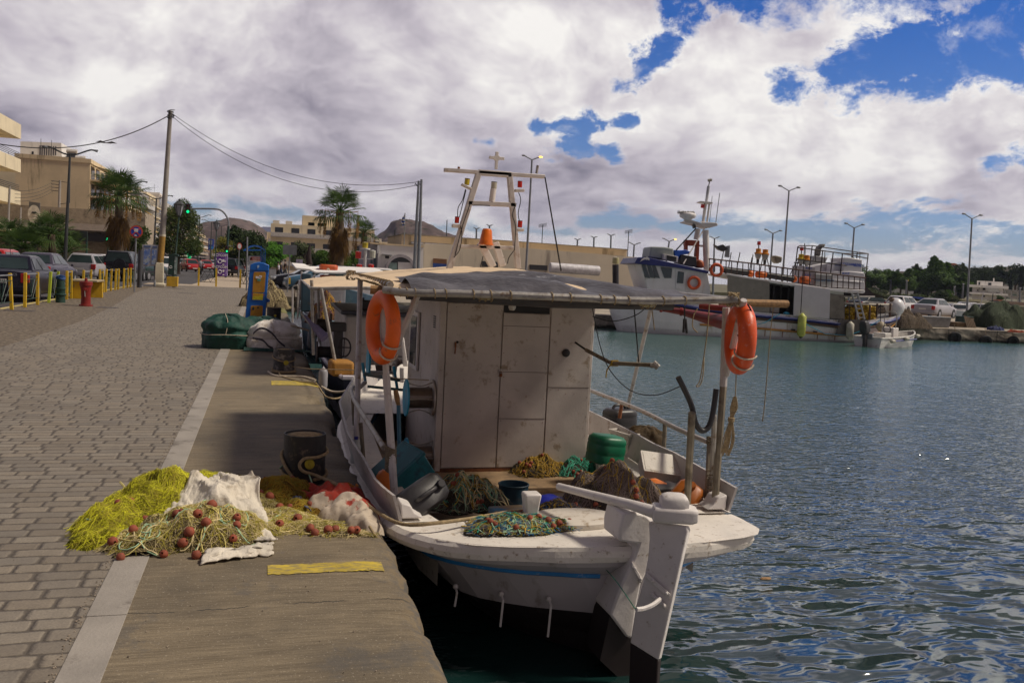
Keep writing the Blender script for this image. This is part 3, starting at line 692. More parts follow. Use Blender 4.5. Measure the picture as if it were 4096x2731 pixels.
MB().tube([at(1625,1177,6.4),at(2200,1212,6.35),at(2690,1222,6.3)],.038,10).build('beam',M('beam_paint',(.06,.058,.062),.5,var=.2,dirt=(.08,.06,.05),da=.4),NB,w=True)
MB().tube([at(1482,1158,6.45),at(1640,1170,6.4)],.033,10).build('pole_end',WOOD,NB,w=True)
MB().tube([at(2880,1209,6.7),at(3150,1216,6.7)],.033,10).build('pole',WOOD,NB,w=True)
def post(name,a,b,r,mat,n_=8,par=NB):
 return MB().tube([a,b],r,n_).build(name,mat,par,w=True)
PW=M('white_painted_pipe',(.52,.48,.46),.5,var=.1,sc=8,dirt=(.22,.12,.06),da=.42,dsc=9)
post('canopy_post',gr(1425,1800,.02),at(1441,1120,9.),.027,PW)
post('canopy_post',gr(1578,1985,.02),at(1545,1500,6.35),.028,PW)
post('canopy_post',at(1545,1500,6.35),at(1530,1165,6.35),.024,PW)
post('brace',at(1556,1455,6.35),at(1688,1140,6.1),.022,PW)
RP=at(2880,1180,5.9)
post('canopy_post',gr(2858,2035,.02),at(2893,1545,5.72),.027,PLS)
post('canopy_post',at(2893,1545,5.72),at(2905,1230,5.72),.028,PW)
post('brace',at(2905,1500,5.70),at(2975,1200,5.35),.024,PW)
post('canopy_post',gr(2555,1700,.02)+Vector((0,.4,0)),at(2605,1230,7.6),.020,PW)
def rail(pts,r=.021,mat=GALV,name='hand_rail'):MB().tube(smooth(pts,4),r,8).build(name,mat,NB,w=True,sm=60)
rail([at(1535,1790,6.30),at(1478,1700,6.9),at(1440,1640,7.5),at(1412,1590,8.2),at(1405,1562,8.7),at(1415,1548,8.9),at(1425,1560,8.9)])
rail([at(1425,1560,8.9),at(1460,1530,9.1)],.024,PW)
rail([at(2363,1562,9.0),at(2560,1640,7.7),at(2700,1710,6.7),at(2860,1780,5.95)],.022,STL)
for a,b,Y_ in(((1442,1690),(1455,1850),7.5),((1410,1580),(1418,1700),8.4)):post('rail_post',at(*a,Y_),at(*b,Y_),.018,PLS)
post('rail_post',at(2487,1618,8.2),at(2478,1672,8.2),.02,RUST)
post('rail_post',at(2660,1695,6.95),at(2655,1800,6.95),.02,PLS)
post('rail_post',at(2838,1780,6.0),at(2828,2010,5.85),.022,PLS)
post('gallows_post',gr(2748,2030,.02),at(2768,1650,5.45),.027,PLS)
post('gallows_post',gr(2845,2012,.02),at(2858,1660,5.6),.02,GALV)
MB().tube(smooth([at(2865,1555,5.5),at(2852,1650,5.5),at(2835,1705,5.5),at(2808,1722,5.5),at(2782,1690,5.5),at(2762,1610,5.5),at(2713,1508,5.5)],5),.021,8).build('gallows_hook',BLKP,NB,w=True,sm=60)
GRP=M('grey_rope',(.17,.135,.09),.9,var=.3,sc=30)
for k in range(5):lash([at(2850,1750+k*6,5.7)+Vector((.045*cos(a),.032*sin(a),random.uniform(-.006,.006))) for a in np.linspace(k,k+6.8,12)],.0055,GRP,4)
for k in range(7):lash([at(2848,1885+k*17,5.7)+Vector((.042*cos(a),.03*sin(a),.003*a)) for a in np.linspace(k,k+6.5,10)],.0045,GRP,4)
P_=[]
for k in range(20):
 c=at(1563,1790+k*5,6.22);P_+=[c+Vector((.038*cos(k+t),.038*sin(k+t),.02*sin(t*.7+k))) for t in np.linspace(0,6.0,9)]
lash(P_,.008,GRP)
YM=8.5
def mbar(name,pts,wd,mat=PW):
 a,b=at(*pts[0],YM),at(*pts[1],YM)
 d_=(b-a).normalized();x_=d_.cross(Vector((0,1,0))).normalized();
 q=[[p+x_*wd*sx+Vector((0,.028*sy,0)) for sx,sy in((-1,-1),(1,-1),(1,1),(-1,1))] for p in(a,b)]
 return MB().loft(q).build(name,mat,NB,w=True,bev=.006)
mbar('mast_leg',((1795,1080),(1914,695)),.029);mbar('mast_leg',((2072,1075),(2038,700)),.027)
mbar('cross_bar',((1776,680),(2178,707)),.018)
mbar('cross_bar',((1912,690),(2045,700)),.028)
mbar('cross_bar',((1870,812),(2063,820)),.022);mbar('cross_bar',((1838,985),(2058,992)),.018)
mbar('cross_bar',((1846,738),(1886,757)),.012);mbar('cross_bar',((2058,763),(2096,762)),.014);mbar('cross_bar',((1808,903),(1844,905)),.018);mbar('cross_bar',((2062,920),(2094,920)),.016)
mbar('stay',((1921,970),(1972,1068)),.036,WHT);mbar('stay',((1980,970),(2010,1065)),.034,WHT)
c0,c1=at(1984,678,YM),at(1988,608,YM);dv=(c1-c0).normalized();xv=dv.cross(Vector((0,1,0))).normalized();Lc=(c1-c0).length
pl=[(-.014,0),(-.014,.48),(-.032,.57),(-.078,.57),(-.078,.73),(-.032,.73),(-.016,.80),(-.016,1),(.016,1),(.016,.80),(.032,.73),(.078,.73),(.078,.57),(.032,.57),(.014,.48),(.014,0)]
MB().prism([c0-xv*a+dv*(b*Lc)+Vector((0,-.012,0)) for a,b in pl],(0,.024,0)).build('cross',WHT,NB,w=True,bev=.003)
MRED=M('red_lens',(.55,.02,.01),.25,var=.2);MAMB=M('amber_lens',(.62,.13,.005),.3,var=.2,sc=8);MYEL=M('yellow_lens',(.45,.34,.02),.3,var=.2)
def lampc(u0,v0,u1,v1,mat,wpx,name='navigation_lamp'):
 a,b=at(u0,v0,YM),at(u1,v1,YM);r=wpx/2*YM*1.02/F;h=(b-a);R_=facing(h,(0,1,0));L_=h.length
 o=MB().lathe([(0,0),(r*.85,0),(r,L_*.08),(r,L_*.9),(0,L_*.92)],a,14,R_).build(name,mat,NB,w=True)
 MB().lathe([(0,0),(r*1.04,0),(r*1.04,L_*.08),(0,L_*.1)],a+h*.9,14,R_).build('lamp_cap',BLKP,o,w=False).location=-o.parent.location if 0 else Vector((0,0,0))
 o.children[0].location=-NB.location
 return o
lampc(1867,740,1870,714,MYEL,21);lampc(2079,750,2080,724,MRED,19);lampc(1827,893,1829,866,MRED,18);lampc(2079,910,2081,882,MRED,19)
lampc(1975,755,1977,727,M('clear_lens',(.55,.52,.42),.2),24)
post('lamp_stand',at(1967,808,YM),at(1974,755,YM),.031,WHT,12)
a,b=at(1943,975,YM-.05),at(1949,913,YM-.05)
MB().lathe([(0,-.01),(.075,-.01),(.068,.01),(.050,.13),(.040,.147),(0,.152)],a,18,facing(b-a,(0,1,0))).build('beacon',MAMB,NB,w=True,sm=50)
post('horn',at(2146,694,YM),at(2151,662,YM),.014,GALV);post('horn',at(1834,677,YM),at(1836,668,YM),.012,RUST)
mb=MB()
for P_ in([(1862,757),(1850,800),(1833,830),(1830,868)],[(1864,760),(1852,810),(1838,868)],[(2074,770),(2083,800),(2073,850),(2077,882)],[(1880,815),(1872,840),(1850,905),(1820,1020)],[(2065,815),(2050,860),(2062,905),(2058,1000)],[(1842,905),(1848,940),(1838,1000),(1815,1030)],[(1932,1025),(1922,1068)],[(2058,1000),(2036,1030),(2030,1055)],[(1890,822),(1930,822),(1960,824)]):
 mb.tube(smooth([at(u,v,YM-.04) for u,v in P_],5),.0045,5)
for P_ in([(2179,710),(2243,1085)],[(2181,708),(2246,1083)]):mb.tube([at(u,v,YM-.03) for u,v in P_],.004,5)
mb.build('cable',BLK,NB,w=True)
post('signal_post',at(2463,1190,6.4),at(2462,1058,6.4),.026,M('black_tape',(.02,.018,.022),.4,var=.5,sc=20),10)
lm=MB().lathe([(0,0),(.026,0),(.028,.01),(.026,.05),(0,.055)],at(2462,1056,6.4),12).build('signal_lamp',M('frosted_lens',(.50,.45,.22),.3),NB,w=True)
for cv in(1610,1842):
 c=at(1690,cv-20,7.9);L_=.22
 rr=T('x','x','x');bpy.data.objects.remove(rr)
 RX=facing((1,0,0))
 dr=MB().lathe([(0,0),(.098,0),(.098,L_),(0,L_)],c+Vector((-.14,0,0)),24,RX).build('winch_drum',M('polished_drum',(.16,.13,.11),.35,.6,.3,5),NB,w=True,sm=40)
 for off,mt in((-.16,LBLU),(.08,STL)):
  q=MB().lathe([(0,0),(.17,0),(.17,.014),(0,.018)],c+Vector((off,0,0)),30,RX).build('reel_flange',mt,NB,w=True)
 mb=MB()
 for k in range(5):
  a_=k*2*pi/5+.6;e=Vector((0,cos(a_),sin(a_)))
  mb.tube(smooth([c+Vector((-.15,0,0))+e*.15,c+Vector((-.03,0,0))+e*.115,c+Vector((.09,0,0))+e*.16],4),.006,5)
 mb.build('reel_spoke',STL,NB,w=True)
q=at(1460,1490,9.3)
mb=MB();c=at(1470,1450,9.4)
mb.lathe([(0,0),(.15,0),(.15,.02),(0,.02)],c,24,facing((1,0,0)));mb.build('hauler_wheel',LBLU,NB,w=True)
mb=MB()
for k in range(6):
 a_=k*pi/3;mb.tube([c+Vector((.02,.12*cos(a_),.12*sin(a_))),c+Vector((.28,.12*cos(a_),.12*sin(a_)))],.012,6)
mb.lathe([(0,0),(.15,0),(.15,.02),(0,.02)],c+Vector((.28,0,0)),24,facing((1,0,0)))
mb.build('hauler_roller',STL,NB,w=True)
mb=MB();mb.tube([at(1450,1450,9.2),at(1462,1530,9.2)],.016,6);mb.tube([at(1575,1465,9.2),at(1590,1560,9.2)],.016,6);mb.build('hauler_bracket',LBLU,NB,w=True)
mb=MB();mb.tube([at(1455,1495,9.1),at(1600,1520,9.1)],.02,6);mb.tube([at(1470,1545,9.1),at(1620,1560,9.1)],.015,6);mb.build('hauler_frame',M('peeling_blue',(.08,.16,.17),.6,dirt=(.3,.28,.24),da=.8,dsc=8),NB,w=True)
MB().loft([[at(1604,1350,9.9),at(1616,1350,9.9),at(1616,1350,10.),at(1604,1350,10.)],[at(1612,1465,9.9),at(1632,1465,9.9),at(1632,1465,10.),at(1612,1465,10.)]]).build('davit',WHT,NB,w=True,bev=.01)
MB().loft([[at(1598,1470,9.8),at(1616,1470,9.8),at(1616,1470,9.9),at(1598,1470,9.9)],[at(1600,1530,9.8),at(1616,1530,9.8),at(1616,1530,9.9),at(1600,1530,9.9)]]).build('davit',WHT,NB,w=True,bev=.01)
OARB=T('boathook','blue shafted boathook with worn white tip upright beside the cable reels','boathook',gr(1600,1905,.0))
MB().tube([at(1600,1900,7.0),at(1594,1620,7.1)],.017,8).build('shaft',M('blue_shaft',(.03,.13,.2),.5,dirt=(.12,.1,.05),da=.6),OARB,w=True)
MB().tube([at(1594,1622,7.1),at(1588,1590,7.1),at(1582,1560,7.1)],[.015,.024,.018],8).build('tip',WOOD,OARB,w=True)
def rope(name,pts,r,mat,lab=None,cat='rope',par=None,group=None,k=6,twist=True):
 p=smooth(pts,k);o=MB().tube(p,r,6).build(name,mat,None,sm=180)
 if lab:tag(o,lab,cat,group)
 return o
for o in NB.children:
 if o.name.split('.')[0] in('hull','cap_rail','side_deck','bulwark','moulding','rubbing_strake'):
  for v in o.data.vertices:
   if v.co.y>4.15:v.co.y=4.15+(v.co.y-4.15)*.62
# nets: a mound with strands, ropes and floats
def netmat(name,col,col2,ro=.8):
 m=bpy.data.materials.new(name);m.use_nodes=True;n=NT(m.node_tree);bs=n.N['Principled BSDF']
 p=n.new('ShaderNodeTexCoord').outputs['Object']
 w_=n.v('ADD',p,n.v('MULTIPLY',n.noise(p,7.,3,.6,col=True),(.25,.25,.25)))
 a=n.noise(w_,10.,7,.75);v_=n.vor(w_,55.,'DISTANCE_TO_EDGE')
 c=n.mix(n.rmp(a,.35,.65),col,col2)
 c=n.mix(n.rmp(v_,.02,.10),c,tuple(x*.35 for x in col))
 n.put(bs.inputs['Base Color'],c);bs.inputs['Roughness'].default_value=ro;bs.inputs['Specular IOR Level'].default_value=.2
 b=n.new('ShaderNodeBump');b.inputs['Strength'].default_value=1.;b.inputs['Distance'].default_value=.02
 n.put(b.inputs['Height'],n.m('ADD',a,n.m('MULTIPLY',v_,-2.)));n.L.new(b.outputs[0],bs.inputs['Normal'])
 return m
def blob(x,y,rx,ry,h,seed,lob=.25,sharp=1.):
 """height function of an irregular heap (local coordinates)"""
 def H(px,py):
  dx_,dy_=(px-x)/rx,(py-y)/ry;a=atan2(dy_,dx_);r=sqrt(dx_*dx_+dy_*dy_)
  r/=1+lob*mn.noise(Vector((cos(a)*1.3,sin(a)*1.3,seed)))*1.6
  if r>=1:return-.02
  return h*(1-r**2)**sharp*(1+.5*mn.noise(Vector((px*3.5/max(rx,.3),py*3.5/max(rx,.3),seed*2))))
 return H
def heap_mesh(Hs,x0,x1,y0,y1,nz=.02,n_=70,z0=0.):
 mb=MB()
 def H(x,y):return max(h(x,y) for h in Hs)
 N_=n_;hs={}
 for i in range(N_+1):
  for j in range(N_+1):
   x,y=lerp(x0,x1,i/N_),lerp(y0,y1,j/N_);h=H(x,y)
   if h>0:h+=nz*mn.fractal(Vector((x*6,y*6,h*4)),.9,2.,4)
   hs[i,j]=(x+.4*nz*mn.noise(Vector((x*9,y*9,1))),y+.4*nz*mn.noise(Vector((x*9,y*9,7))),z0+h)
 idx={}
 for i in range(N_):
  for j in range(N_):
   q=[(i,j),(i+1,j),(i+1,j+1),(i,j+1)]
   if max(hs[k][2]-z0 for k in q)>-.015:
    for k in q:
     if k not in idx:idx[k]=len(mb.v);mb.v.append(hs[k])
    mb.f.append(tuple(idx[k] for k in q));mb.mi.append(0)
 return mb
def strands(Hs,x0,x1,y0,y1,num,r,ln=.5,curl=3.,lift=.01,z0=0.,step=9,nmat=1,seed=1,dirn=None,sides=3):
 rnd=random.Random(seed);mb=MB()
 def H(x,y):return max(h(x,y) for h in Hs)
 for k in range(num):
  for _ in range(12):
   x,y=rnd.uniform(x0,x1),rnd.uniform(y0,y1)
   if H(x,y)>0:break
  else:continue
  a=rnd.uniform(0,2*pi) if dirn is None else dirn+rnd.gauss(0,.5);pts=[];st=ln/step;w_=rnd.uniform(-1,1)
  ll=rnd.random()*lift
  for i in range(step+1):
   h=max(H(x,y),0)
   pts.append((x,y,z0+h+r+ll*(.4+.6*sin(i*1.3+k))+.004*rnd.random()))
   if i>2 and h<=0:break
   a+=w_*curl*st*2+rnd.gauss(0,.25)*curl*st*4;w_+=rnd.gauss(0,.35)
   x+=cos(a)*st;y+=sin(a)*st
  mb.c=rnd.randrange(nmat)
  if len(pts)>2:mb.tube(pts,r,sides,False)
 return mb
def floats(par,Hs,spots,r=.022,z0=0.,mat=None,rnd=random.Random(5)):
 for x,y in spots:
  h=max(0,max(h(x,y) for h in Hs));c=Vector((x,y,z0+h+r*.7));R_=Euler((rnd.uniform(0,3),rnd.uniform(0,3),0)).to_matrix();q=r*rnd.uniform(.85,1.12)
  MB().lathe([(q*.3,-q*.95),(q*.75,-q*.8),(q*1.,-q*.25),(q*1.,q*.25),(q*.75,q*.8),(q*.3,q*.95),(q*.28,0)],c,12,R_).build('float',mat or BUOY,par,sm=60)
YN=netmat('yellow_net',(.52,.50,.015),(.30,.29,.01));YF=M('yellow_green_strand',(.80,.78,.03),.8,var=.35,sc=4)
YF2=M('dull_yellow_strand',(.42,.36,.04),.8,var=.35,sc=4)
ON=netmat('orange_net',(.42,.22,.02),(.22,.15,.02));OF=M('orange_strand',(.48,.27,.02),.8,var=.35,sc=6)
BN=netmat('beige_net',(.42,.33,.15),(.22,.16,.07));BF=M('beige_strand',(.68,.56,.30),.85,var=.3,sc=8);BF2=M('lemon_rope',(.55,.47,.16),.8,var=.25,sc=20)
MINT=M('mint_rope',(.33,.50,.32),.8,var=.2,sc=20)
O_=gr(720,2080);o3=Vector((O_.x,O_.y,0))
def loc(u,v):p=gr(u,v);return p.x-o3.x,p.y-o3.y
yn=T('fishing_net','bright yellow green fishing net heaped on the cobbles, left side of the net pile','fishing net',o3)
def bl(u,v,rx,ry,h,s,**k):x,y=loc(u,v);return blob(x,y,rx,ry,h,s,**k)
HY=[bl(650,2045,.36,.42,.23,1.),bl(490,2110,.28,.30,.15,2.),bl(800,2005,.42,.32,.17,3.),bl(400,2165,.16,.18,.06,4.),bl(380,2130,.14,.2,.07,5.)]
heap_mesh(HY,-1.,.9,-.7,1.,.035,90).build('netting',YN,yn,sm=180)
strands(HY,-.8,.6,-.5,.7,4200,.0011,.36,5.,.03,nmat=2,seed=2,dirn=.3).build('strand',[YF,YF2],yn,sm=180)['kind']='stuff'
floats(yn,HY,[loc(u,v) for u,v in((545,1945),(620,1925),(712,1930),(655,1995),(520,2105),(470,2120))],.024)
mb=MB();mb.tube(smooth([(*loc(u,v),z) for u,v,z in((480,1985,.10),(500,2020,.10),(475,2060,.07),(485,2110,.04),(465,2150,.02))],6),.008,5);mb.build('net_rope',BF2,yn)
cx_,cy_=loc(398,2120);MB().tube([(cx_+.075*cos(a),cy_+.07*sin(a),.07+.012*sin(a*2)) for a in np.linspace(0,2*pi,20)],.006,5).build('rope_loop',MINT,yn)
gn=T('fishing_net','orange and mustard fishing net heaped against the near bollard','fishing net',o3)
HO=[bl(1010,1985,.24,.34,.10,6.),bl(1130,1990,.26,.32,.13,7.),bl(1200,2045,.15,.18,.07,8.),bl(900,1945,.28,.22,.07,9.)]
heap_mesh(HO,-.1,1.1,-.4,.95,.03,70).build('netting',ON,gn,sm=180)
strands(HO,0,1.,-.3,.85,1300,.0011,.30,6.,.016,nmat=2,seed=3).build('strand',[OF,YF2],gn,sm=180)['kind']='stuff'
floats(gn,HO,[loc(u,v) for u,v in((1150,1925),(1180,1960),(1168,1968),(1080,1975),(1060,1970),(1240,2050),(1020,1960),(1195,1925))],.022)
MB().tube(smooth([(*loc(u,v),z) for u,v,z in((1115,1925,.1),(1150,1912,.12),(1190,1940,.12),(1230,1945,.1),(1250,1975,.06))],6),.005,5).build('net_rope',MINT,gn)
bn=T('fishing_net','beige fishing net with terracotta floats sprawled across the concrete edge in front','fishing net',o3)
HB=[bl(815,2150,.40,.30,.17,11.),bl(620,2175,.28,.22,.09,12.),bl(560,2215,.16,.10,.04,13.),bl(1110,2080,.26,.22,.05,14.),bl(1230,2110,.22,.12,.035,15.),bl(1370,2140,.16,.05,.02,16.),bl(1010,2030,.22,.2,.07,17.)]
heap_mesh(HB,-.8,1.3,-.7,.6,.022,90).build('netting',BN,bn,sm=180)
strands(HB,-.6,1.2,-.55,.5,3000,.0011,.26,7.,.018,nmat=2,seed=4).build('strand',[BF,YF2],bn,sm=180)['kind']='stuff'
strands(HB,-.5,.35,-.5,.3,80,.0036,.62,6.,.016,nmat=3,seed=9,step=26,sides=5).build('net_rope',[BF2,BF,MINT],bn,sm=180)['kind']='stuff'
strands(HB,.35,1.15,-.4,.4,50,.0028,.42,5.,.012,nmat=2,seed=12,step=20,sides=5).build('net_rope',[BF2,BF],bn,sm=180)['kind']='stuff'
FP=[(552,2112),(550,2132),(580,2132),(532,2182),(450,2200),(482,2240),(655,2228),(705,2150),(726,2150),(780,2108),(820,2106),(788,2165),(822,2182),(755,2195),(730,2205),(845,2145),(945,2172),(945,2160),(932,2195),(785,2232),(920,2080),(1118,2045),(1150,2040),(1160,2055),(1118,2118),(1240,2132),(1260,2142),(1312,2138),(1340,2135),(1405,2142),(1425,2140),(775,2072),(925,2022),(1078,2030),(1040,2010),(1190,2100),(1000,2050)]
floats(bn,HB,[loc(u,v) for u,v in FP],.027)
wc=None
def cloth(name,pts_uv,zf,mat,lab,cat,nz=.02,thick=.006,grd=(90,60)):
 """a crumpled sheet through four photographed corners (near-left, near-right, far-right, far-left)"""
 A,B,C_,D_=[gr(*p) for p in pts_uv]
 def fn(a,b):
  p=A.lerp(B,a).lerp(D_.lerp(C_,a),b);x,y=p.x,p.y
  w_=nz*(mn.noise(Vector((x*7,y*5,3)))+1.1*abs(mn.noise(Vector((x*13+y*9,y*6,8))))+.5*abs(mn.noise(Vector((x*34-y*20,y*22,5))))+.15*mn.noise(Vector((x*70,y*70,2))))-.3*nz
  ex=.03*mn.noise(Vector((a*9,b*7,4)))
  return(x+ex,y+.03*mn.noise(Vector((a*7,b*9,1))),max(.006,zf(a,b,x-o3.x,y-o3.y)+w_+.006))
 o=MB().grid(fn,*grd).build(name,mat,None,sm=180,solid=thick);return tag(o,lab,cat)
HCL=[bl(900,2060,.50,.42,.23,19.,lob=.1),bl(1020,2120,.2,.25,.08,20.)]
WCL=M('white_cloth',(.66,.60,.50),.85,var=.12,sc=5,bump=.6,bsc=45,dirt=(.30,.24,.17),da=.4,dsc=6)
cloth('cloth',((620,2140),(1110,2190),(985,2000),(790,1985)),lambda a,b,x,y:max(.0,max(h(x,y) for h in HCL))+.02,WCL,'off-white cloth sheet draped over the top of the net pile','cloth',.030,grd=(120,70))
cloth('cloth',((800,2262),(1095,2222),(1085,2190),(830,2215)),lambda a,b,x,y:.012+.02*sin(b*pi),WCL,'frayed white cloth strip lying flat along the front of the nets','cloth',.016,grd=(50,10))
mb=MB();rnd=random.Random(8)
cloth('net_mat',((1130,2010),(1245,2075),(1200,2020),(1150,1985)),lambda a,b,x,y:.05,M('blue_grey_mesh',(.09,.10,.14),.9,var=.5,sc=60),'small blue grey woven mesh piece between the nets and the red cloth','net piece',.02,grd=(24,12))
RW=bpy.data.materials.new('red_white_cloth');RW.use_nodes=True;n=NT(RW.node_tree)
p=n.new('ShaderNodeTexCoord').outputs['Object'];c=n.mix(n.rmp(n.m('ADD',n.noise(p,5.,5,.6),n.m('MULTIPLY',n.m('ADD',n.sep(p)[1],.06),1.0)),.48,.54),(.50,.42,.33),(.36,.035,.02))
n.put(n.N['Principled BSDF'].inputs['Base Color'],n.mix(n.rmp(n.noise(p,40.,4,.7),.5,.7,0,.5),c,(.2,.12,.08)));n.N['Principled BSDF'].inputs['Roughness'].default_value=.9
rw0=gr(1365,2050);HR_=[]
for u,v,rx,ry,h in((1275,2005,.15,.20,.10),(1340,2035,.20,.19,.14),(1410,2070,.19,.15,.12),(1470,2100,.11,.10,.08),(1370,2000,.22,.12,.08)):p=gr(u,v);HR_.append(blob(p.x-rw0.x,p.y-rw0.y+.05,rx,ry,h,u*.01,.3,.5))
mb=heap_mesh(HR_,-.5,.5,-.45,.5,.0,110)
for i,p in enumerate(mb.v):
 x,y,z=p;X=x+rw0.x;f=abs(mn.noise(Vector((x*5+y*9,y*14-x*4,3))));z+=.045*(f-.2)*min(1,max(0,z)*20)+.012*mn.noise(Vector((x*30,y*30,1)))*min(1,max(0,z)*20);mb.v[i]=(x,y,z-max(0,X-.66)**1.6*1.3)
rwt=T('rolled_cloth','crumpled red and white cloth bundle lying over the quay edge','cloth',rw0);mb.build('cloth',RW,rwt,sm=180)
orr=MB();c=gr(1340,1965)
for k in range(5):orr.tube(smooth([c+Vector((.16*cos(a)*(1-.12*k)+.02*k,.07*sin(a),.01+.008*k)) for a in np.linspace(k*.3,k*.3+5.5,10)],3),.009,6)
tag(orr.build('coiled_rope',M('orange_rope',(.50,.16,.02),.85,var=.3,sc=25)),'orange rope coiled behind the red and white cloth','rope')
# bollards
IRON=M('black_painted_iron',(.022,.020,.020),.55,var=.4,sc=7,bump=.4,bsc=40,dirt=(.17,.13,.09),da=.36,dsc=16)
IRON2=M('scuffed_iron',(.05,.047,.047),.6,var=.5,sc=5,bump=.4,dirt=(.30,.27,.24),da=.6,dsc=8)
SAND=M('sandy_fill',(.34,.24,.11),.95,var=.3,sc=30,bump=.6,dirt=(.6,.55,.45),da=.3,dsc=30)
YCAP=M('yellow_end_cap',(.42,.34,.02),.6,var=.2,sc=20,dirt=(.12,.08,.03),da=.6,dsc=25)
def bollard(lab,c,r,h,iron,tilt=0.,cap=True):
 b=T('mooring_bollard',lab,'bollard',c,0,'iron mooring bollards along the quay edge')
 MB().lathe([(r*1.02,0),(r,.03),(r*1.0,h),(r*.95,h),(r*.93,h-.012),(0,h-.012)],(0,0,0),40).build('post',iron,b,sm=40)
 MB().lathe([(r*.93,h-.014),(r*.5,h-.004),(0,h)],(0,0,0),30).build('sand_fill',SAND,b,sm=180)
 if cap:
  q=MB();q.lathe([(0,0),(.036,0),(.036,r*2+.07),(0,r*2+.072)],(.03,r+.035,h*.46),16,facing((0,-1,0)))
  q.build('cross_bar',YCAP,b)
 return b
b1=bollard('black iron bollard with yellow cross bar and a thick rope, beside the nets',(.335,6.72,0),.157,.37,IRON)
b2=bollard('scuffed grey iron bollard wound with ropes, in front of the white sack',(.325,13.55,0),.155,.36,IRON2)
b3=bollard('dark bollard standing just behind the blue service pillar',(.30,25.2,0),.19,.40,IRON)
b4=bollard('squat rusty iron bollard behind the white sack bundle',(.42,20.6,0),.22,.20,RUST,cap=False)
def ringrope(c,r,z,tilt,a0=0,a1=2*pi,n_=28):return[Vector((c[0]+r*cos(a),c[1]+r*sin(a),z+tilt*cos(a-1.9))) for a in np.linspace(a0,a1,n_)]
C1=(.335,6.72)
rp_=ringrope(C1,.170,.075,.03,-1.2,4.2)
pts=[Vector(p) for p in rp_]+[Vector((.19,6.62,.14)),Vector((.17,6.75,.22)),Vector((.30,6.9,.26)),Vector((.47,6.83,.25)),Vector((.50,6.66,.235)),Vector((.42,6.55,.22)),Vector((.33,6.535,.215)),Vector((.29,6.52,.17)),Vector((.32,6.50,.125)),Vector((.42,6.50,.09))]
end=[gr(1400,1962,.10),gr(1500,2040,.07),at(1610,2095,5.35),at(1750,2090,5.25),at(1900,2070,5.38),at(2050,2045,5.42),at(2140,2042,5.40)]
o=tag(MB().tube(smooth(pts+end,4),.0125,8).build('mooring_rope',ROPE,None,sm=180),'thick tan mooring rope from the near bollard to the stump on the boat stern','rope')
tag(MB().tube(smooth([gr(1478,2105,.02),gr(1500,2140,.0),at(1520,2170,5.5),at(1560,2240,5.3),at(1580,2290,5.2)],6),.009,6).build('hanging_rope',ROPE,None,sm=180),'thin rope hanging over the quay edge below the red cloth','rope')
C2=(.325,13.55);mb=MB()
mb.tube(smooth(ringrope(C2,.172,.05,.02),2),.010,6);mb.tube(smooth(ringrope(C2,.167,.23,.05),2),.009,6);mb.tube(smooth(ringrope(C2,.180,.02,.0,2.5,6.5),2),.013,6)
tag(mb.build('wound_rope',ROPE),'tan ropes wound round the scuffed bollard','rope')
tag(MB().tube(smooth([(.25,13.35,.03),gr(1130,1505,.01),gr(1200,1525,.01),gr(1262,1533,.01),gr(1290,1570,-.1),at(1310,1588,11.5),at(1360,1590,11.5),at(1440,1540,11.8),at(1500,1505,12)],6),.011,6).build('mooring_rope',ROPE),'pale mooring rope running from the scuffed bollard over the quay edge to the boats','rope')
tag(MB().tube(smooth([(.10,13.45,.02),gr(1105,1503,.01),gr(1180,1505,.012),gr(1220,1508,.012),gr(1262,1520,.01)],6),.016,6).build('loose_rope',ROPW),'frayed white and black rope lying in front of the scuffed bollard','rope')
tag(MB().tube([(.42,13.5,.10),at(1240,1475,12.8),at(1420,1480,10.),at(1600,1515,8.9),at(1730,1520,8.1)],.006,5).build('taut_rope',ROPE),'taut thin rope stretched from the scuffed bollard to the near boat cabin','rope')
# bundles
def bundle(name,lab,c,r,mat,seed,ropes=True,cat='bundle',flat=.6):
 b=T(name,lab,cat,c);mb=MB()
 def fn(a,t):
  th=a*pi*.62;ph=t*2*pi;s_=sin(th)**.55
  p=Vector((r[0]*s_*cos(ph),r[1]*s_*sin(ph),0));z=r[2]*(cos(th)-cos(pi*.62))/(1-cos(pi*.62))
  k=1+.13*mn.noise(Vector((cos(ph)*1.8,sin(ph)*1.8,th*1.5+seed)))+.05*mn.noise(Vector((cos(ph)*6,sin(ph)*6,th*3+seed)))+.02*abs(mn.noise(Vector((cos(ph)*14,sin(ph)*14,th*9+seed))))
  crs=1-.10*exp(-((th-1.25)/.12)**2)
  return(p.x*k*crs,p.y*k*crs,max(.0,z*k))
 mb.grid(fn,44,72);mb.build('wrapping',mat,b,sm=180)
 if ropes:
  q=MB();q.tube([(r[0]*.985*cos(a)*(1+.13*mn.noise(Vector((cos(a)*1.8,sin(a)*1.8,1.9+seed)))),r[1]*.985*sin(a)*(1+.13*mn.noise(Vector((cos(a)*1.8,sin(a)*1.8,1.9+seed)))),r[2]*.44+.01*sin(a*3)) for a in np.linspace(0,2*pi,40)],.007,5)
  q.build('cord',ROPW,b)
  q=MB()
  q.tube([(-.03+.03*sin(t*3),-r[1]*1.0*cos(t)*1.0,r[2]*(.44+.62*sin(t)**.8 if t>0 else .44)) for t in np.linspace(0.02,3.1,24)],.006,5);q.build('cord',ROPW,b)
 return b
GTP=M('green_tarpaulin',(.003,.05,.036),.7,var=.3,sc=3,bump=.8,bsc=8,bd=.03,dirt=(.01,.03,.025),da=.5,dsc=5)
WSK=M('white_sackcloth',(.76,.71,.65),.8,var=.10,sc=3,bump=.8,bsc=7,bd=.03,dirt=(.36,.27,.18),da=.42,dsc=4)
gx=gr(905,1402)
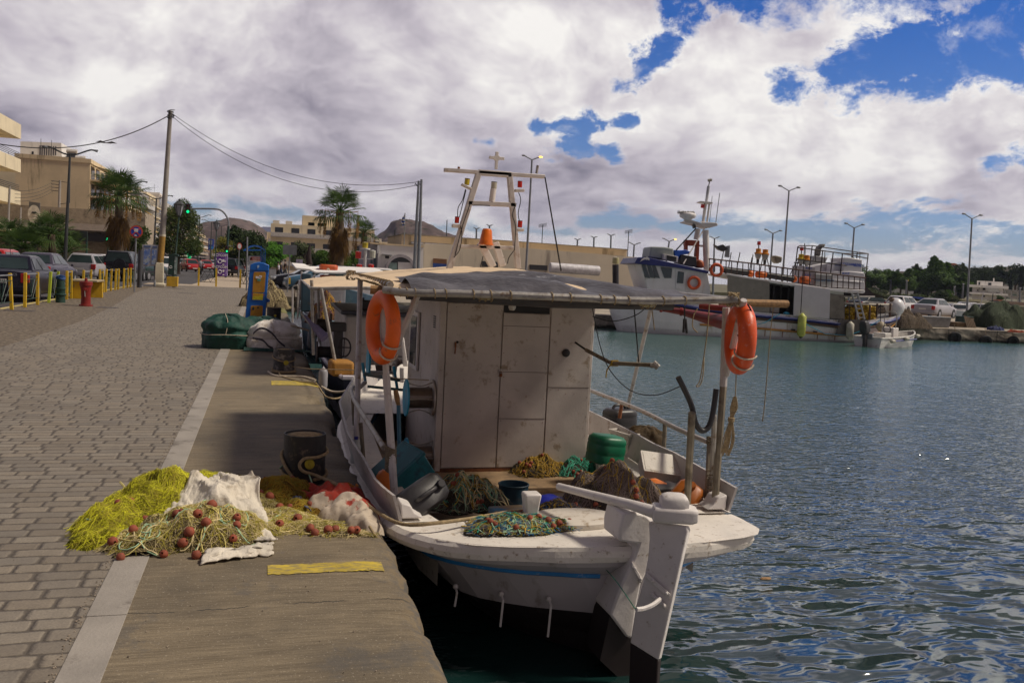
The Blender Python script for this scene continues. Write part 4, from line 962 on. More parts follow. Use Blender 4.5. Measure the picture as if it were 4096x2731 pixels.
bundle('net_bundle','dark green tarpaulin bundle tied with cord beside the kerb strip',(-.62,17.35,0),(.50,.46,.60),GTP,1.)
bundle('net_bundle','green net sack lying behind the white sack, touching the blue pillar',(-.02,18.9,0),(.55,.5,.50),GTP,4.,False)
bundle('sack_bundle','white sackcloth bundle with a black stripe tied with cord beside the green bundle',(.20,17.2,0),(.54,.46,.52),WSK,2.7)
tag(MB().grid(lambda a,b:(lerp(-.32,.95,a),16.62+.22*b+.04*sin(a*9),.012+.055*sin(b*pi)*(1-a)**.4+.01*mn.noise(Vector((a*9,b*3,0)))),40,8).build('tarpaulin_edge',GTP,sm=180),'flat green tarpaulin hem under the white sack','tarpaulin')
ws=[o for o in COL.objects if o.name.startswith('sack_bundle')][0]
for pts in(((1012,1345),(1035,1325),(1060,1325),(1090,1345),(1115,1375),(1140,1395)),((1010,1362),(1050,1370),(1075,1395),(1100,1405))):
 mb=MB();P_=smooth([at(u,v-10,16.72) for u,v in pts],4)
 mb.loft([[p+Vector((0,0,.02)),p+Vector((0,0,-.02)),p+Vector((0,.02,-.02)),p+Vector((0,.02,.02))] for p in P_]);mb.build('stripe',M('sack_stripe',(.05,.045,.06),.8),ws,w=True,sm=180)
# gear inside the near boat
FZ=-.20
def crate(name,lab,c,sz,R,mat,cat='crate',lid=None,open_=True,group=None):
 t=T(name,lab,cat,c,0,group);x,y,z=sz
 mb=MB();w_=.008
 if open_:
  mb.box(-x/2,x/2,-y/2,y/2,0,w_,R)
  mb.box(-x/2,-x/2+w_,-y/2,y/2,w_,z,R).box(x/2-w_,x/2,-y/2,y/2,w_,z,R).box(-x/2+w_,x/2-w_,-y/2,-y/2+w_,w_,z,R).box(-x/2+w_,x/2-w_,y/2-w_,y/2,w_,z,R)
 else:mb.box(-x/2,x/2,-y/2,y/2,0,z,R)
 mb.build('body',mat,t,bev=.01)
 q=MB()
 for sx,sy,a,b in((-1,0,0,y),(1,0,0,y),(0,-1,x,0),(0,1,x,0)):
  q.box(sx*x/2-(a/2+.008 if a else .012),sx*x/2+(a/2+.008 if a else .012),sy*y/2-(b/2 if b else .012),sy*y/2+(b/2 if b else .012),z-.03,z-.003,R)
 q.build('rim',mat,t,bev=.004)
 return t
R_t=Euler((radians(8),radians(-38),radians(18))).to_matrix()
crate('plastic_crate','tilted teal plastic crate leaning beside the cabin',at(1640,1905,6.75)+Vector((0,0,-.05)),(.36,.30,.24),R_t,TEAL,open_=False)
def jug(name,lab,c,sz,R,mat,cat='jerrycan',hnd=True,seed=0):
 t=T(name,lab,cat,c);x,y,z=sz;mb=MB()
 rings=[]
 for k,s_ in((0,.86),(.04,.97),(.3,1.),(.34,.97),(.38,1.),(.66,1.),(.7,.97),(.74,1.),(.9,.97),(1.,.80)):
  q=[]
  for j in range(20):
   a=2*pi*j/20;ca,sa=cos(a),sin(a);f=(abs(ca)**5+abs(sa)**5)**(-.2);q.append(R@Vector((x/2*ca*f*s_,y/2*sa*f*s_,k*z)))
  rings.append(q)
 mb.loft(rings);mb.build('body',mat,t,sm=50)
 if hnd:
  q=MB();q.tube([R@Vector(p) for p in smooth([(-x*.28,0,z*.97),(-x*.2,0,z*1.14),(x*.12,0,z*1.14),(x*.2,0,z*.98)],3)],.016,6);q.build('handle',mat,t,sm=60)
  q=MB();q.lathe([(.03,0),(.03,.035),(.025,.045),(0,.045)],R@Vector((x*.33,0,z*.98)),12,R);q.build('cap',mat,t)
 return t
jug('jerrycan','black plastic jerrycan lying tilted in front of the teal crate',at(1650,2010,5.95),(.34,.22,.30),Euler((radians(60),radians(-25),radians(25))).to_matrix(),BLKP)
jug('fuel_can','green plastic fuel drum standing right of the cabin',gr(2416,1850,.0),(.30,.28,.25),Euler((0,radians(6),radians(10))).to_matrix(),GRN,hnd=False)
jug('jerrycan','black ribbed jerrycan behind the green drum under the rail',gr(2475,1730,.02),(.34,.26,.26),Rz(.2),BLKP)
ob=jug('jerrycan','orange brown jerrycan lying by the right bulwark next to the rail post',at(2730,2010,6.0)-Vector((0,0,.05)),(.30,.22,.24),Euler((radians(35),radians(-40),.3)).to_matrix(),M('brown_orange_plastic',(.36,.10,.01),.45,var=.3,sc=4))
jug('buoy','bright orange plastic buoy wedged under the foam box',at(2640,1985,6.3)-Vector((0,0,.04)),(.30,.20,.18),Euler((radians(50),radians(20),-.6)).to_matrix(),M('bright_orange',(.75,.20,.03),.4,var=.15),'buoy',False)
FOAM=M('white_foam',(.66,.62,.56),.8,var=.06,sc=6,bump=.4,bsc=70,dirt=(.30,.24,.16),da=.35,dsc=10)
fb=crate('foam_box','white foam fish box lying tilted on the gear by the right bulwark',at(2640,1905,6.55),(.36,.24,.15),Euler((radians(28),radians(6),radians(-12))).to_matrix(),FOAM,'foam box',open_=False)
crate('foam_box','white foam box standing upright against the green drum',gr(2490,1830,-.05),(.12,.30,.26),Rz(.25),FOAM,'foam box')
o=bundle('oilskin','crumpled dark brown cloth heaped between the two foam boxes',gr(2575,1850,-.1),(.22,.2,.34),M('brown_cloth',(.055,.032,.010),.9,var=.4,sc=5,bump=.8,bsc=20),6.2,False,'cloth')
o=tag(MB().ball(at(2640,1945,6.25),(.22,.12,.035),14,8,.2,3).build('rubber_pad',M('dark_slate',(.045,.04,.045),.6),None,sm=180),'dark slate rubber pad under the tilted foam box','pad')
pb=T('paint_tin','dark blue paint bucket in front of the cabin step','bucket',gr(2050,2030,-.28));MB().lathe([(.115,0),(.125,.2),(.117,.2),(.108,.02),(0,.02)],(0,0,0),24).build('body',M('dark_blue_metal',(.015,.05,.08),.5,var=.4,dirt=(.1,.08,.06),da=.5),pb)
MB().tube([(.125*cos(a),.125*sin(a),.2) for a in np.linspace(0,2*pi,24)],.007,5).build('rim',M('dark_blue_metal'),pb)
tag(MB().box(-.14,.14,-.10,.10,0,.05,Rz(.1),gr(2040,2060,-.12)).build('fish_board',M('blue_stained_board',(.28,.20,.11),.8,dirt=(.03,.22,.4),da=.8,dsc=6),bev=.01),'small wooden board stained blue beside the blue bucket','board')
tag(MB().ball(gr(2210,2030,-.1),(.20,.14,.09),14,8,.4,2).build('blue_bag',M('deep_blue_plastic',(.01,.02,.28),.4,var=.3),None,sm=180),'deep blue plastic bag under the tiller','bag')
tag(MB().ball(at(1618,1935,6.3)+Vector((-.12,.1,0)),(.08,.08,.09),12,8,.2,3).build('orange_float',M('bright_orange'),None,sm=180),'orange float half hidden behind the teal crate at the left bulwark','float')
bt=T('plastic_bottle','clear plastic water bottle with blue cap standing on the left side deck','bottle',gr(1421,1850,.0))
MB().lathe([(.0,0),(.04,0),(.042,.02),(.042,.14),(.03,.18),(.014,.20),(0,.20)],(0,0,0),16).build('bottle',M('cloudy_plastic',(.42,.44,.42),.25,var=.1,dirt=(.25,.3,.1),da=.3),bt,sm=60)
MB().lathe([(0,.2),(.017,.2),(.017,.225),(0,.225)],(0,0,0),12).build('cap',M('cap_blue',(.02,.02,.2),.4),bt)
def deck_net(lab,c,rx,ry,h,seed,nm,strm,nstr,ropm,nrop,fl,fr=.019,rr=.0035,sr=.0012,ex=1.15,rz=0,ln=.3):
 t=T('fishing_net',lab,'fishing net',c,rz);H_=[blob(0,0,rx,ry,h,seed,.3),blob(rx*.35,-ry*.2,rx*.6,ry*.6,h*.8,seed+1,.3)]
 heap_mesh(H_,-rx*ex,rx*ex,-ry*ex,ry*ex,.03,46).build('netting',nm,t,sm=180)
 if nstr:strands(H_,-rx,rx,-ry,ry,nstr,sr,ln,6.,.02,nmat=len(strm),seed=int(seed*7)).build('strand',strm,t,sm=180)['kind']='stuff'
 if nrop:strands(H_,-rx,rx,-ry,ry,nrop,rr,.55,6.,.02,nmat=len(ropm),seed=int(seed*5),step=22,sides=5).build('net_rope',ropm,t,sm=180)['kind']='stuff'
 rn_=random.Random(int(seed*3));sp=[]
 while len(sp)<fl:
  a,b=rn_.uniform(-rx,rx),rn_.uniform(-ry,ry)
  if max(h_(a,b) for h_ in H_)>0:sp.append((a,b))
 floats(t,H_,sp,fr,rnd=rn_);return t
GN=netmat('grey_net',(.16,.12,.10),(.075,.055,.045));GF=M('grey_strand',(.34,.27,.24),.8,var=.35,sc=6);GF2=M('brown_strand',(.15,.11,.09),.8,var=.3,sc=6)
DN=netmat('dark_tangle',(.10,.09,.06),(.05,.04,.03))
deck_net('tall mound of grey brown net with thin yellow cord, right of the tiller',at(2430,2040,6.0)-Vector((0,0,.02)),.42,.42,.36,3.3,GN,[GF,GF2],1900,[YROPE,GF2,M('olive_rope',(.12,.12,.03),.8)],60,26)
deck_net('tangled multicolour net beside the black jerrycan',gr(1850,2010,-.15),.30,.30,.20,4.1,DN,[GF,GF2,MINT],500,[MINT,YROPE,GROPE,BF],90,18)
deck_net('green and yellow net with bright blue twine spread over the stern deck rim',Vector((1.62,5.24,.045)),.40,.17,.06,5.2,DN,[M('blue_twine',(.01,.16,.36),.8,var=.4),GF,YF2],420,[GROPE,YROPE,MINT],80,12,.02)
deck_net('mustard yellow rope net piled on the step before the cabin doors',gr(2160,1890,-.20),.34,.16,.13,6.4,DN,[YROPE,GF2],200,[YROPE,M('mustard_rope',(.30,.18,.02),.8,var=.3,sc=20)],110,9,.018)
deck_net('bright green rope net with small brown floats on the step by the drum',gr(2300,1890,-.20),.25,.16,.13,7.7,DN,[GROPE,GF2],200,[GROPE,M('aqua_rope',(.05,.33,.22),.8,var=.3,sc=20)],90,12,.018)
deck_net('dark net with blue twine under the blue bag in the stern',gr(2230,2075,-.08),.26,.14,.12,8.3,DN,[GF,GF2,M('blue_twine')],300,[YROPE,GF2],25,7,.018)
# life rings
def ring(lab,c,R_,r,mat,ax,strap=True):
 t=T('life_ring',lab,'life ring',c,0,'orange life rings hung on the near boat')
 mb=MB();Q=facing(ax,(0,0,1));n1,n2=44,16;vs=[]
 for i in range(n1):
  a=2*pi*i/n1
  for j in range(n2):
   b=2*pi*j/n2;vs.append(Q@Vector(((R_+r*cos(b))*cos(a),(R_+r*cos(b))*sin(a)*1.0,r*sin(b)*.92)))
 mb.add(vs,[(i*n2+j,((i+1)%n1)*n2+j,((i+1)%n1)*n2+(j+1)%n2,i*n2+(j+1)%n2) for i in range(n1) for j in range(n2)])
 mb.build('ring',mat,t,sm=180)
 q=MB()
 for a0 in(-.5,-.9):q.tube([Q@Vector(((R_+(r+.008)*cos(b))*cos(a0),(R_+(r+.008)*cos(b))*sin(a0),(r+.008)*sin(b))) for b in np.linspace(-1.2,2.2,10)],.007,5)
 q.build('grab_line',ROPW,t)
 return t
c=(at(1540,1165,6.2)+at(1522,1452,6.2))/2
ring('bright orange life ring hanging from the left canopy post',c,.212,.056,ORG,(-.975,-.22,.0))
c=(at(2965,1215,5.45)+at(2955,1490,5.45))/2
rg=ring('reddish orange life ring hanging edge on beside the right canopy post',c,.190,.068,M('worn_red_orange',(.72,.085,.008),.45,var=.12,sc=4,dirt=(.55,.4,.35),da=.22,dsc=22),(-.962,.272,.0))
q=MB();q.tube(smooth([at(2990,1215,5.3),at(3010,1260,5.3),at(3020,1360,5.3),at(2995,1372,5.3),at(2950,1340,5.3)],5),.006,5);q.build('cord',BLK,rg,w=True)
rdp=T('red_spar','long dark red tapered spar slung under the canopy on the right','spar',at(2600,1250,7.4))
MB().tube([at(2600,1228,7.6),at(2730,1248,7.2),at(2880,1285,6.7),at(2925,1292,6.5)],[.018,.03,.062,.07],12).build('shaft',REDP,rdp,w=True)
for u,v,Y_ in((2645,1233,7.4),(2725,1247,7.2)):MB().lathe([(0,-.01),(.038,-.01),(.038,.01),(0,.01)],at(u,v,Y_),14,facing((.8,-.6,0))).build('collar',REDP,rdp,w=True)
tag(MB().tube([at(2800,1225,6.4),at(2918,1236,6.2)],.024,10).build('short_spar',REDP),'short dark red spar end just under the beam right of the long one','spar')
def line(lab,pts,r=.0045,mat=ROPE,k=5,cat='cord',group=None):
 return tag(MB().tube(smooth([at(*p) for p in pts],k),r,5).build('hanging_line',mat,None,sm=180),lab,cat,group)
line('long cord with a knot hanging outboard from the wooden pole end',((3095,1220,6.7),(3082,1330,6.7),(3070,1480,6.7),(3058,1620,6.7),(3050,1685,6.7)))
line('cord with a narrow loop at its end hanging below the red spar',((2838,1205,6.1),(2830,1320,6.1),(2815,1430,6.1),(2800,1520,6.1),(2785,1545,6.1),(2800,1540,6.1),(2812,1500,6.1),(2816,1430,6.1)))
line('short curved cord hanging right of the shackle',((2790,1235,6.1),(2775,1260,6.1),(2770,1305,6.1),(2790,1330,6.1)))
line('wavy cord end hanging beside the white raked pole',((2607,1230,6.6),(2612,1270,6.6),(2618,1320,6.6)))
line('black cable sagging from the beam to the black hook',((2370,1235,6.4),(2400,1380,6.5),(2440,1480,6.4),(2520,1560,6.2),(2620,1580,6.0),(2720,1545,5.6)),.004,BLK)
line('black cable looping up under the beam',((2370,1265,6.4),(2450,1285,6.4),(2540,1262,6.4),(2590,1225,6.4)),.004,BLK)
line('thin cord holding the grey arm up to the beam',((2535,1215,6.5),(2545,1330,6.7),(2555,1450,6.8)),.006,BLK)
sk=T('shackle','dark iron shackle hanging from the red spar','shackle',at(2742,1265,6.3));MB().tube([at(2738,1228,6.3),at(2739,1275,6.3)],.006,6).build('hook',BLK,sk,w=True);MB().tube([at(2737,1275,6.3),at(2734,1330,6.3)],.011,6).build('prong',BLK,sk,w=True);MB().tube([at(2742,1275,6.3),at(2747,1332,6.3)],.011,6).build('prong',BLK,sk,w=True)
ck=T('coiled_line','hank of tan cord hanging from the life ring by the right post','rope',at(2935,1700,5.4))
mb=MB();rnd=random.Random(4)
for k in range(16):
 dx_=rnd.uniform(-1,1)
 mb.tube(smooth([at(2940+dx_*5,1585,5.4),at(2936+dx_*16,1630,5.4),at(2926+dx_*7,1675,5.4),at(2915+dx_*26,1760,5.4),at(2900+dx_*18,1815+rnd.uniform(-8,10),5.4)],4),.004,4)
mb.build('hank',ROPE,ck,w=True)
MB().tube([at(2945,1497,5.4),at(2941,1590,5.4)],.004,4).build('line',ROPE,ck,w=True);
mb=MB();c=at(2925,1677,5.4)
for k in range(5):mb.tube([c+Vector((.022*cos(a),.02*sin(a),-.012+.006*k)) for a in np.linspace(0,2*pi,9)],.004,4)
mb.build('wrap',ROPE,ck,w=True)
ar=T('light_arm','grey jointed pipe arm with lamp end sticking out from the cabin side','pipe arm',at(2305,1370,6.6))
MB().tube([at(2302,1370,7.5),at(2345,1400,7.2)],.010,6).build('hook',BLK,ar,w=True)
MB().tube([at(2345,1400,7.2),at(2445,1452,6.8),at(2610,1460,6.5)],.018,8).build('arm',PLS,ar,w=True)
MB().tube([at(2600,1460,6.5),at(2632,1462,6.48)],.022,8).build('elbow',GALV,ar,w=True);MB().tube([at(2612,1450,6.5),at(2633,1470,6.48)],.026,8).build('lamp_head',GALV,ar,w=True)
mb=MB()
for k in range(6):mb.tube([at(2445+k*5,1452,6.8)+Vector((.004*cos(a),.024*cos(a),.024*sin(a))) for a in np.linspace(0,2*pi,8)],.006,4)
mb.tube(smooth([at(2445,1455,6.75),at(2428,1480,6.75),at(2424,1510,6.75)],4),.006,4)
mb.build('binding',YROPE,ar,w=True)
tag(MB().ball((4.05,6.15,WZ+.005),(.05,.025,.012),10,6,.3,3).build('driftwood',WOOD,None),'small orange brown piece of driftwood floating right of the boat','driftwood')
# street furniture
YP=M('yellow_post_paint',(.62,.40,.015),.55,var=.12,sc=5,dirt=(.30,.16,.03),da=.35,dsc=8)
YGP=M('yellow_green_post_paint',(.42,.50,.03),.55,var=.12,sc=5)
DKG=M('dark_green_metal',(.012,.045,.032),.5,var=.3,sc=5,dirt=(.06,.06,.05),da=.3)
GRYM=M('grey_metal',(.22,.23,.25),.5,.2,.15,4)
CONC=M('pole_concrete',(.32,.29,.26),.85,var=.15,sc=4,dirt=(.18,.15,.13),da=.4)
CREW=M('cream_paint',(.62,.56,.42),.75,var=.1,sc=4,dirt=(.35,.28,.18),da=.4)
BLUEP=M('blue_pillar_paint',(.005,.13,.52),.45,var=.08,sc=3,dirt=(.01,.07,.25),da=.3)
OCHR=M('ochre_panel',(.50,.24,.02),.6,var=.15,sc=4,dirt=(.16,.09,.03),da=.5,dsc=6)
PURP=M('purple_panel',(.12,.035,.28),.5,var=.08,sc=2)
WTXT=M('white_lettering',(.8,.78,.8),.6,var=.02);BTXT=M('black_lettering',(.02,.02,.02),.6,var=.02);RTXT=M('red_lettering',(.5,.03,.02),.6,var=.02);BLT=M('blue_lettering',(.02,.08,.45),.6,var=.02)
FB=facing((0,-1,0))
px_post=[(13,1238,1076,0),(63,1228,1075,0),(103,1218,1072,0),(163,1210,1070,1),(196,1204,1069,1),(227,1196,1067,0),(254,1193,1066,0),(291,1184,1065,0),(315,1178,1063,0),(347,1170,1063,0),(369,1168,1062,0),(396,1167,1063,0),(414,1163,1062,0),(439,1160,1062,0),(455,1158,1062,0),(480,1154,1062,0),(496,1151,1062,0),(515,1149,1061,0),(531,1146,1061,0),(546,1143,1061,0)]
def fence_pair(a,b,green):
 A,B=gr(a[0],a[1]),gr(b[0],b[1]);A.x=B.x=-6.62
 f=T('railing','x','railing',((A.x+B.x)/2,(A.y+B.y)/2,0),0,'short yellow street railings between the quay and the road')
 L_=abs(B.y-A.y)/2;h=1.0;mt=YGP if green else YP;tl=random.uniform(-.05,.05)
 for s_ in(-1,1):
  MB().loft([[(x+tl*z,s_*L_+y+.03*z*s_*-1,z) for x,y in((-.04,-.04),(.04,-.04),(.04,.04),(-.04,.04))] for z in(0,h)]).build('post',mt,f,bev=.006)
 mb=MB();mb.tube([(0,-L_,.95),(0,L_,.95)],.02,6);mb.build('top_rail',GRYM,f)
 mb=MB();mb.tube([(0,-L_,.80),(0,L_,.80)],.012,5);mb.tube([(0,-L_,.22),(0,L_,.22)],.012,5)
 for a_,b_ in(((-L_,.80),(-L_*.2,.22)),((L_,.80),(L_*.2,.22)),((-L_*.5,.8),(0,.3)),((L_*.5,.8),(0,.3)),((-L_*.2,.80),(0,.22)),((L_*.2,.8),(0,.22))):mb.tube([(0,a_[0],a_[1]),(0,b_[0],b_[1])],.009,5)
 mb.build('infill_bars',DKG,f)
 return f
labs=['yellow railing cut by the left edge of the photo','leaning yellow railing before the navy car number plate','yellow green railing before the navy car rear corner','yellow railing behind the green stub bollard','yellow railing at the left end of the yellow bench','yellow railing above the middle of the yellow bench','yellow railing just right of the yellow bench','first yellow railing past the bench before the dark jeep','yellow railing before the jeep spare wheel','yellow railing left of the no parking sign post']
prs=[(px_post[0],px_post[0])]+[(px_post[i],px_post[i+1]) for i in range(1,19,2)]
for i,(a,b) in enumerate(prs):
 if i==0:a=(-40,1255,0,0)
 f=fence_pair(a,b,b[3]);f['label']=labs[min(i,len(labs)-1)] if i<len(labs) else 'yellow railing beside the dark post near the phone booth'
def at_ground(u,v,z=0):return gr(u,v,z)
hy=T('fire_hydrant','red fire hydrant standing on the cobbles before the yellow bench','fire hydrant',gr(343,1224))
HR=M('red_hydrant_paint',(.22,.013,.008),.5,var=.2,sc=4,dirt=(.12,.03,.02),da=.4)
MB().lathe([(0,0),(.20,0),(.20,.05),(.145,.06),(.135,.30),(.145,.50),(.17,.62),(.17,.63),(.19,.64),(.19,.76),(.16,.77),(0,.77)],(0,0,0),14).build('body',HR,hy)
MB().lathe([(0,.77),(.05,.77),(.04,.84),(.05,.86),(0,.88)],(0,0,0),8).build('cap_nut',HR,hy)
MB().lathe([(0,0),(.07,0),(.07,.06),(.03,.07),(.03,.1),(0,.1)],(0,-.13,.52),10,FB).build('outlet',HR,hy);MB().tube([(0,-.2,.48),(.01,-.2,.3)],.012,5).build('chain',STL,hy)
gb=T('stub_bollard','dark green cast iron stub bollard wound with blue tape left of the bench','bollard',gr(242,1210))
MB().lathe([(0,0),(.145,0),(.14,.22),(.17,.24),(.17,.28),(.135,.30),(.135,.42),(.155,.45),(.15,.49),(.125,.5),(.12,.78),(0,.8)],(0,0,0),16).build('body',DKG,gb)
mb=MB()
for k in range(5):mb.tube([(.13*cos(a),.13*sin(a),.78+.03*sin(a*2+k)+.02*k) for a in np.linspace(0,6.3,12)],.018,5)
mb.build('tape',M('blue_tape',(.01,.06,.22),.5),gb)
bn_=T('bench','yellow concrete bench with grey top slab behind the hydrant','bench',(gr(300,1192)+gr(395,1190))/2)
a,b=gr(311,1194),gr(383,1190)
for p,nm in((a,0),(b,1)):MB().box(-.24,.24,-.10,.10,0,.62,None,(p.x,p.y,0)).build('side_panel',M('yellow_bench_paint',(.60,.36,.01),.6,var=.15,sc=3,dirt=(.2,.17,.1),da=.5,dsc=5),bn_,w=True,bev=.01)
q=M('yellow_bench_paint');MB().box(a.x-.25,b.x+.28,a.y-.15,b.y+.12,.62,.68).build('seat',M('worn_slab',(.36,.30,.2),.8,dirt=(.5,.3,.03),da=.6),bn_,w=True,bev=.008)
UP=T('utility_pole','tall leaning concrete utility pole with ochre lower part and white plinth','utility pole',gr(637,1146))
g0=gr(637,1146);Yp=g0.y
def tap(name,pts,rs,mat,par,n_=12,Y=None):return MB().tube(pts,rs,n_).build(name,mat,par,w=True,sm=50)
def sq(p,r,k=0.):return[Vector((p.x+r*x,p.y+r*y,p.z)) for x,y in((-1,-1),(1,-1),(1,1),(-1,1))]
MB().loft([sq(g0,.30),sq(g0+Vector((0,0,.12)),.30),sq(g0+Vector((0,0,.22)),.22),sq(at(639,1058,Yp),.20),sq(at(641,1050,Yp),.17)]).build('plinth',CREW,UP,w=True,bev=.015)
tap('lower_shaft',[at(641,1052,Yp),at(650,945,Yp)],[.175,.165],M('ochre_pole',(.34,.19,.03),.75,var=.25,dirt=(.16,.12,.08),da=.6),UP)
tap('band',[at(650,946,Yp),at(650.5,938,Yp)],[.172,.172],CREW,UP)
tap('upper_shaft',[at(650,940,Yp),at(682,443,Yp)],[.16,.105],CONC,UP)
mb=MB();tp_=at(683,458,Yp)
for k in range(9):mb.tube([tp_+Vector((.16*cos(a)*(1+.2*sin(k)),.2*sin(a),.05*k-.2+.06*sin(a+k))) for a in np.linspace(k,k+5,9)],.018,4)
mb.build('cable_knot',BLK,UP,w=True)
TWP=[]
for i,(b_,t_) in enumerate((((1657,1080),(1675,724)),((1675,1076),(1686,718)))):
 Y_=46.
 p0=at(*b_,Y_);t=T('steel_mast',['left of the two slim steel masts beside the white arched building','right of the two slim steel masts beside the white arched building'][i],'mast',(p0.x-.02,Y_,-.1))
 MB().tube([(p0.x-.02,Y_,-.1),at((b_[0]+t_[0])/2,(b_[1]+t_[1])/2,Y_),at(*t_,Y_)],[.10,.085,.06],10).build('shaft',GRYM,t,w=True);TWP.append(at(*t_,Y_))
 MB().tube([at(*t_,Y_)+Vector((0,0,-.35)),at(t_[0]-14,t_[1]+8,Y_),at(t_[0]-16,t_[1]+16,Y_),at(t_[0]-6,t_[1]+20,Y_)],.02,5).build('cable_loop',BLK,t,w=True)
def wire(lab,a,b,s_,r=.018):return tag(MB().tube(sag(a,b,s_,26),r,5).build('overhead_wire',BLK),lab,'cable')
wire('thick overhead cable from the utility pole sagging down to the left edge',tp_,at(-60,566,44),.9,.026)
wire('upper overhead cable sagging from the utility pole to the twin masts',tp_+Vector((0,0,.1)),TWP[1]+Vector((0,0,-.1)),1.5,.014)
wire('lower overhead cable sagging from the utility pole to the twin masts',tp_+Vector((0,0,-.05)),TWP[0]+Vector((0,0,-.2)),1.75,.014)
ns=T('no_parking_sign','round no parking sign with two white stickers on a grey post','traffic sign',gr(537,1168));Yn=gr(537,1168).y
MB().tube([gr(537,1168),at(544,948,Yn)],.035,8).build('post',GRYM,ns,w=True)
c=at(545,927,Yn-.06);disc=MB().lathe([(0,0),(.28,0),(.28,.02),(0,.02)],c,28,FB).build('disc',M('sign_red',(.50,.06,.03),.5),ns,w=True)
c2=c+Vector((0,-.024,0));MB().lathe([(0,0),(.215,0),(.215,.004),(0,.004)],c2,28,FB).build('blue_face',M('sign_blue',(.01,.05,.38),.5),ns,w=True)
for a_ in(pi/4,-pi/4):MB().box(-.21,.21,-.002,0,-.025,.025,Matrix.Rotation(a_,3,'Y'),c2+Vector((0,-.006-.002*(a_>0),0))).build('red_bar',M('sign_red'),ns,w=True)
MB().box(-.08,.08,-.002,0,-.07,.08,Matrix.Rotation(.1,3,'Y'),c2+Vector((.0,-.011,.06))).build('sticker',M('white_sticker',(.6,.6,.62)),ns,w=True);MB().box(-.05,.05,-.002,0,-.03,.03,Matrix.Rotation(.3,3,'Y'),c2+Vector((-.02,-.011,-.17))).build('sticker',M('white_sticker'),ns,w=True)
dp=T('dark_post','thick dark grey post beside the phone booth','post',gr(557,1150));Yd=dp.location.y;MB().tube([gr(557,1150),at(563,1000,Yd)],.12,12).build('shaft',M('dark_grey_paint',(.05,.052,.06),.6),dp,w=True)
pbn=T('phone_booth','pale grey public phone booth with two graffitied glass panels','phone booth',gr(600,1144));Yb=pbn.location.y-.3
def quad(name,pts,mat,par,Y,th=.03,bev=0.):return MB().prism([at(u,v,Y) for u,v in pts],(0,th,0)).build(name,mat,par,w=True,bev=bev)
quad('housing',[(564,1064),(569,978),(632,980),(628,1050),(618,1064),(590,1066)],M('pale_grey_metal',(.42,.42,.44),.5),pbn,Yb,.5)
GRAF=bpy.data.materials.new('graffiti_glass');GRAF.use_nodes=True;n=NT(GRAF.node_tree);p=n.new('ShaderNodeTexCoord').outputs['Object']
n.put(n.N['Principled BSDF'].inputs['Base Color'],n.ramp(n.noise(p,3.2,5,.7,1.2),[(.3,(.08,.11,.13)),(.45,(.45,.5,.55)),(.55,(.03,.12,.45)),(.65,(.5,.52,.55)),(.8,(.1,.15,.2))]));n.N['Principled BSDF'].inputs['Roughness'].default_value=.25
quad('glass_panel',[(573,1058),(576,995),(601,996),(600,1045),(592,1060)],GRAF,pbn,Yb-.03);quad('glass_panel',[(606,1058),(608,997),(627,998),(625,1042),(618,1058)],GRAF,pbn,Yb-.03)
quad('header',[(575,990),(576,982),(603,983),(602,991)],M('dull_blue_sign',(.08,.12,.25)),pbn,Yb-.03);quad('header',[(610,992),(611,984),(628,985),(627,993)],M('dull_blue_sign'),pbn,Yb-.03)
MB().tube([at(621,1064,Yb+.3),gr(619,1146)],.06,8).build('leg',GRYM,pbn,w=True);quad('shelf',[(575,1090),(575,1084),(622,1086),(622,1092)],GRYM,pbn,Yb,.4)
cb_=T('utility_cabinet','dark green utility cabinet with peaked top on a yellow concrete block','cabinet',gr(688,1146));Yc=51.
quad('plinth',[(665,1145),(667,1106),(711,1108),(709,1147)],M('yellow_block',(.55,.33,.02),.7,dirt=(.3,.2,.08),da=.5),cb_,Yc,.55,.01)
quad('body',[(671,1100),(675,1024),(708,1025),(704,1101)],DKG,cb_,Yc,.5,.01);quad('side_posters',[(696,1098),(699,1027),(708,1027),(705,1098)],M('torn_posters',(.22,.30,.28),var=.5,sc=9,dirt=(.6,.6,.6),da=.6,dsc=7),cb_,Yc-.01,.02)
quad('cap',[(669,1025),(671,1019),(690,1014),(712,1019),(713,1025)],DKG,cb_,Yc-.05,.62)
MB().tube([at(683+5*cos(a),1068+4.5*sin(a),Yc-.02) for a in np.linspace(0,5.6,14)],.012,4).build('painted_mark',WTXT,cb_,w=True)
bp=T('service_pillar','blue quay service pillar with two ochre doors and a yellow sale notice','service pillar',(gr(1020,1278)));Yq=25.9
quad('body',[(980,1277),(1001,1059),(1017,1052),(1036,1048),(1056,1052),(1077,1061),(1068,1170),(1062,1277)],BLUEP,bp,Yq,.42,.02)
def rq(name,u0,v0,u1,v1,mat,Y=Yq-.014,th=.02,sk=-.10):return quad(name,[(u0+sk*(v1-v0)*.55,v1),(u0,v0+4),(u0+4,v0),(u1-4,v0),(u1,v0+4),(u1+sk*(v1-v0)*.55,v1-4),(u1+sk*(v1-v0)*.55-4,v1),(u0+sk*(v1-v0)*.55+4,v1)],mat,bp,Y,th,.004)
d1=rq('door',1014,1088,1063,1170,OCHR);d2=rq('door',1003,1222,1052,1275,OCHR)
quad('notice',[(1009,1198),(1012,1172),(1054,1174),(1051,1200)],M('yellow_notice',(.75,.66,.03),.7,var=.04),bp,Yq-.016,.01)
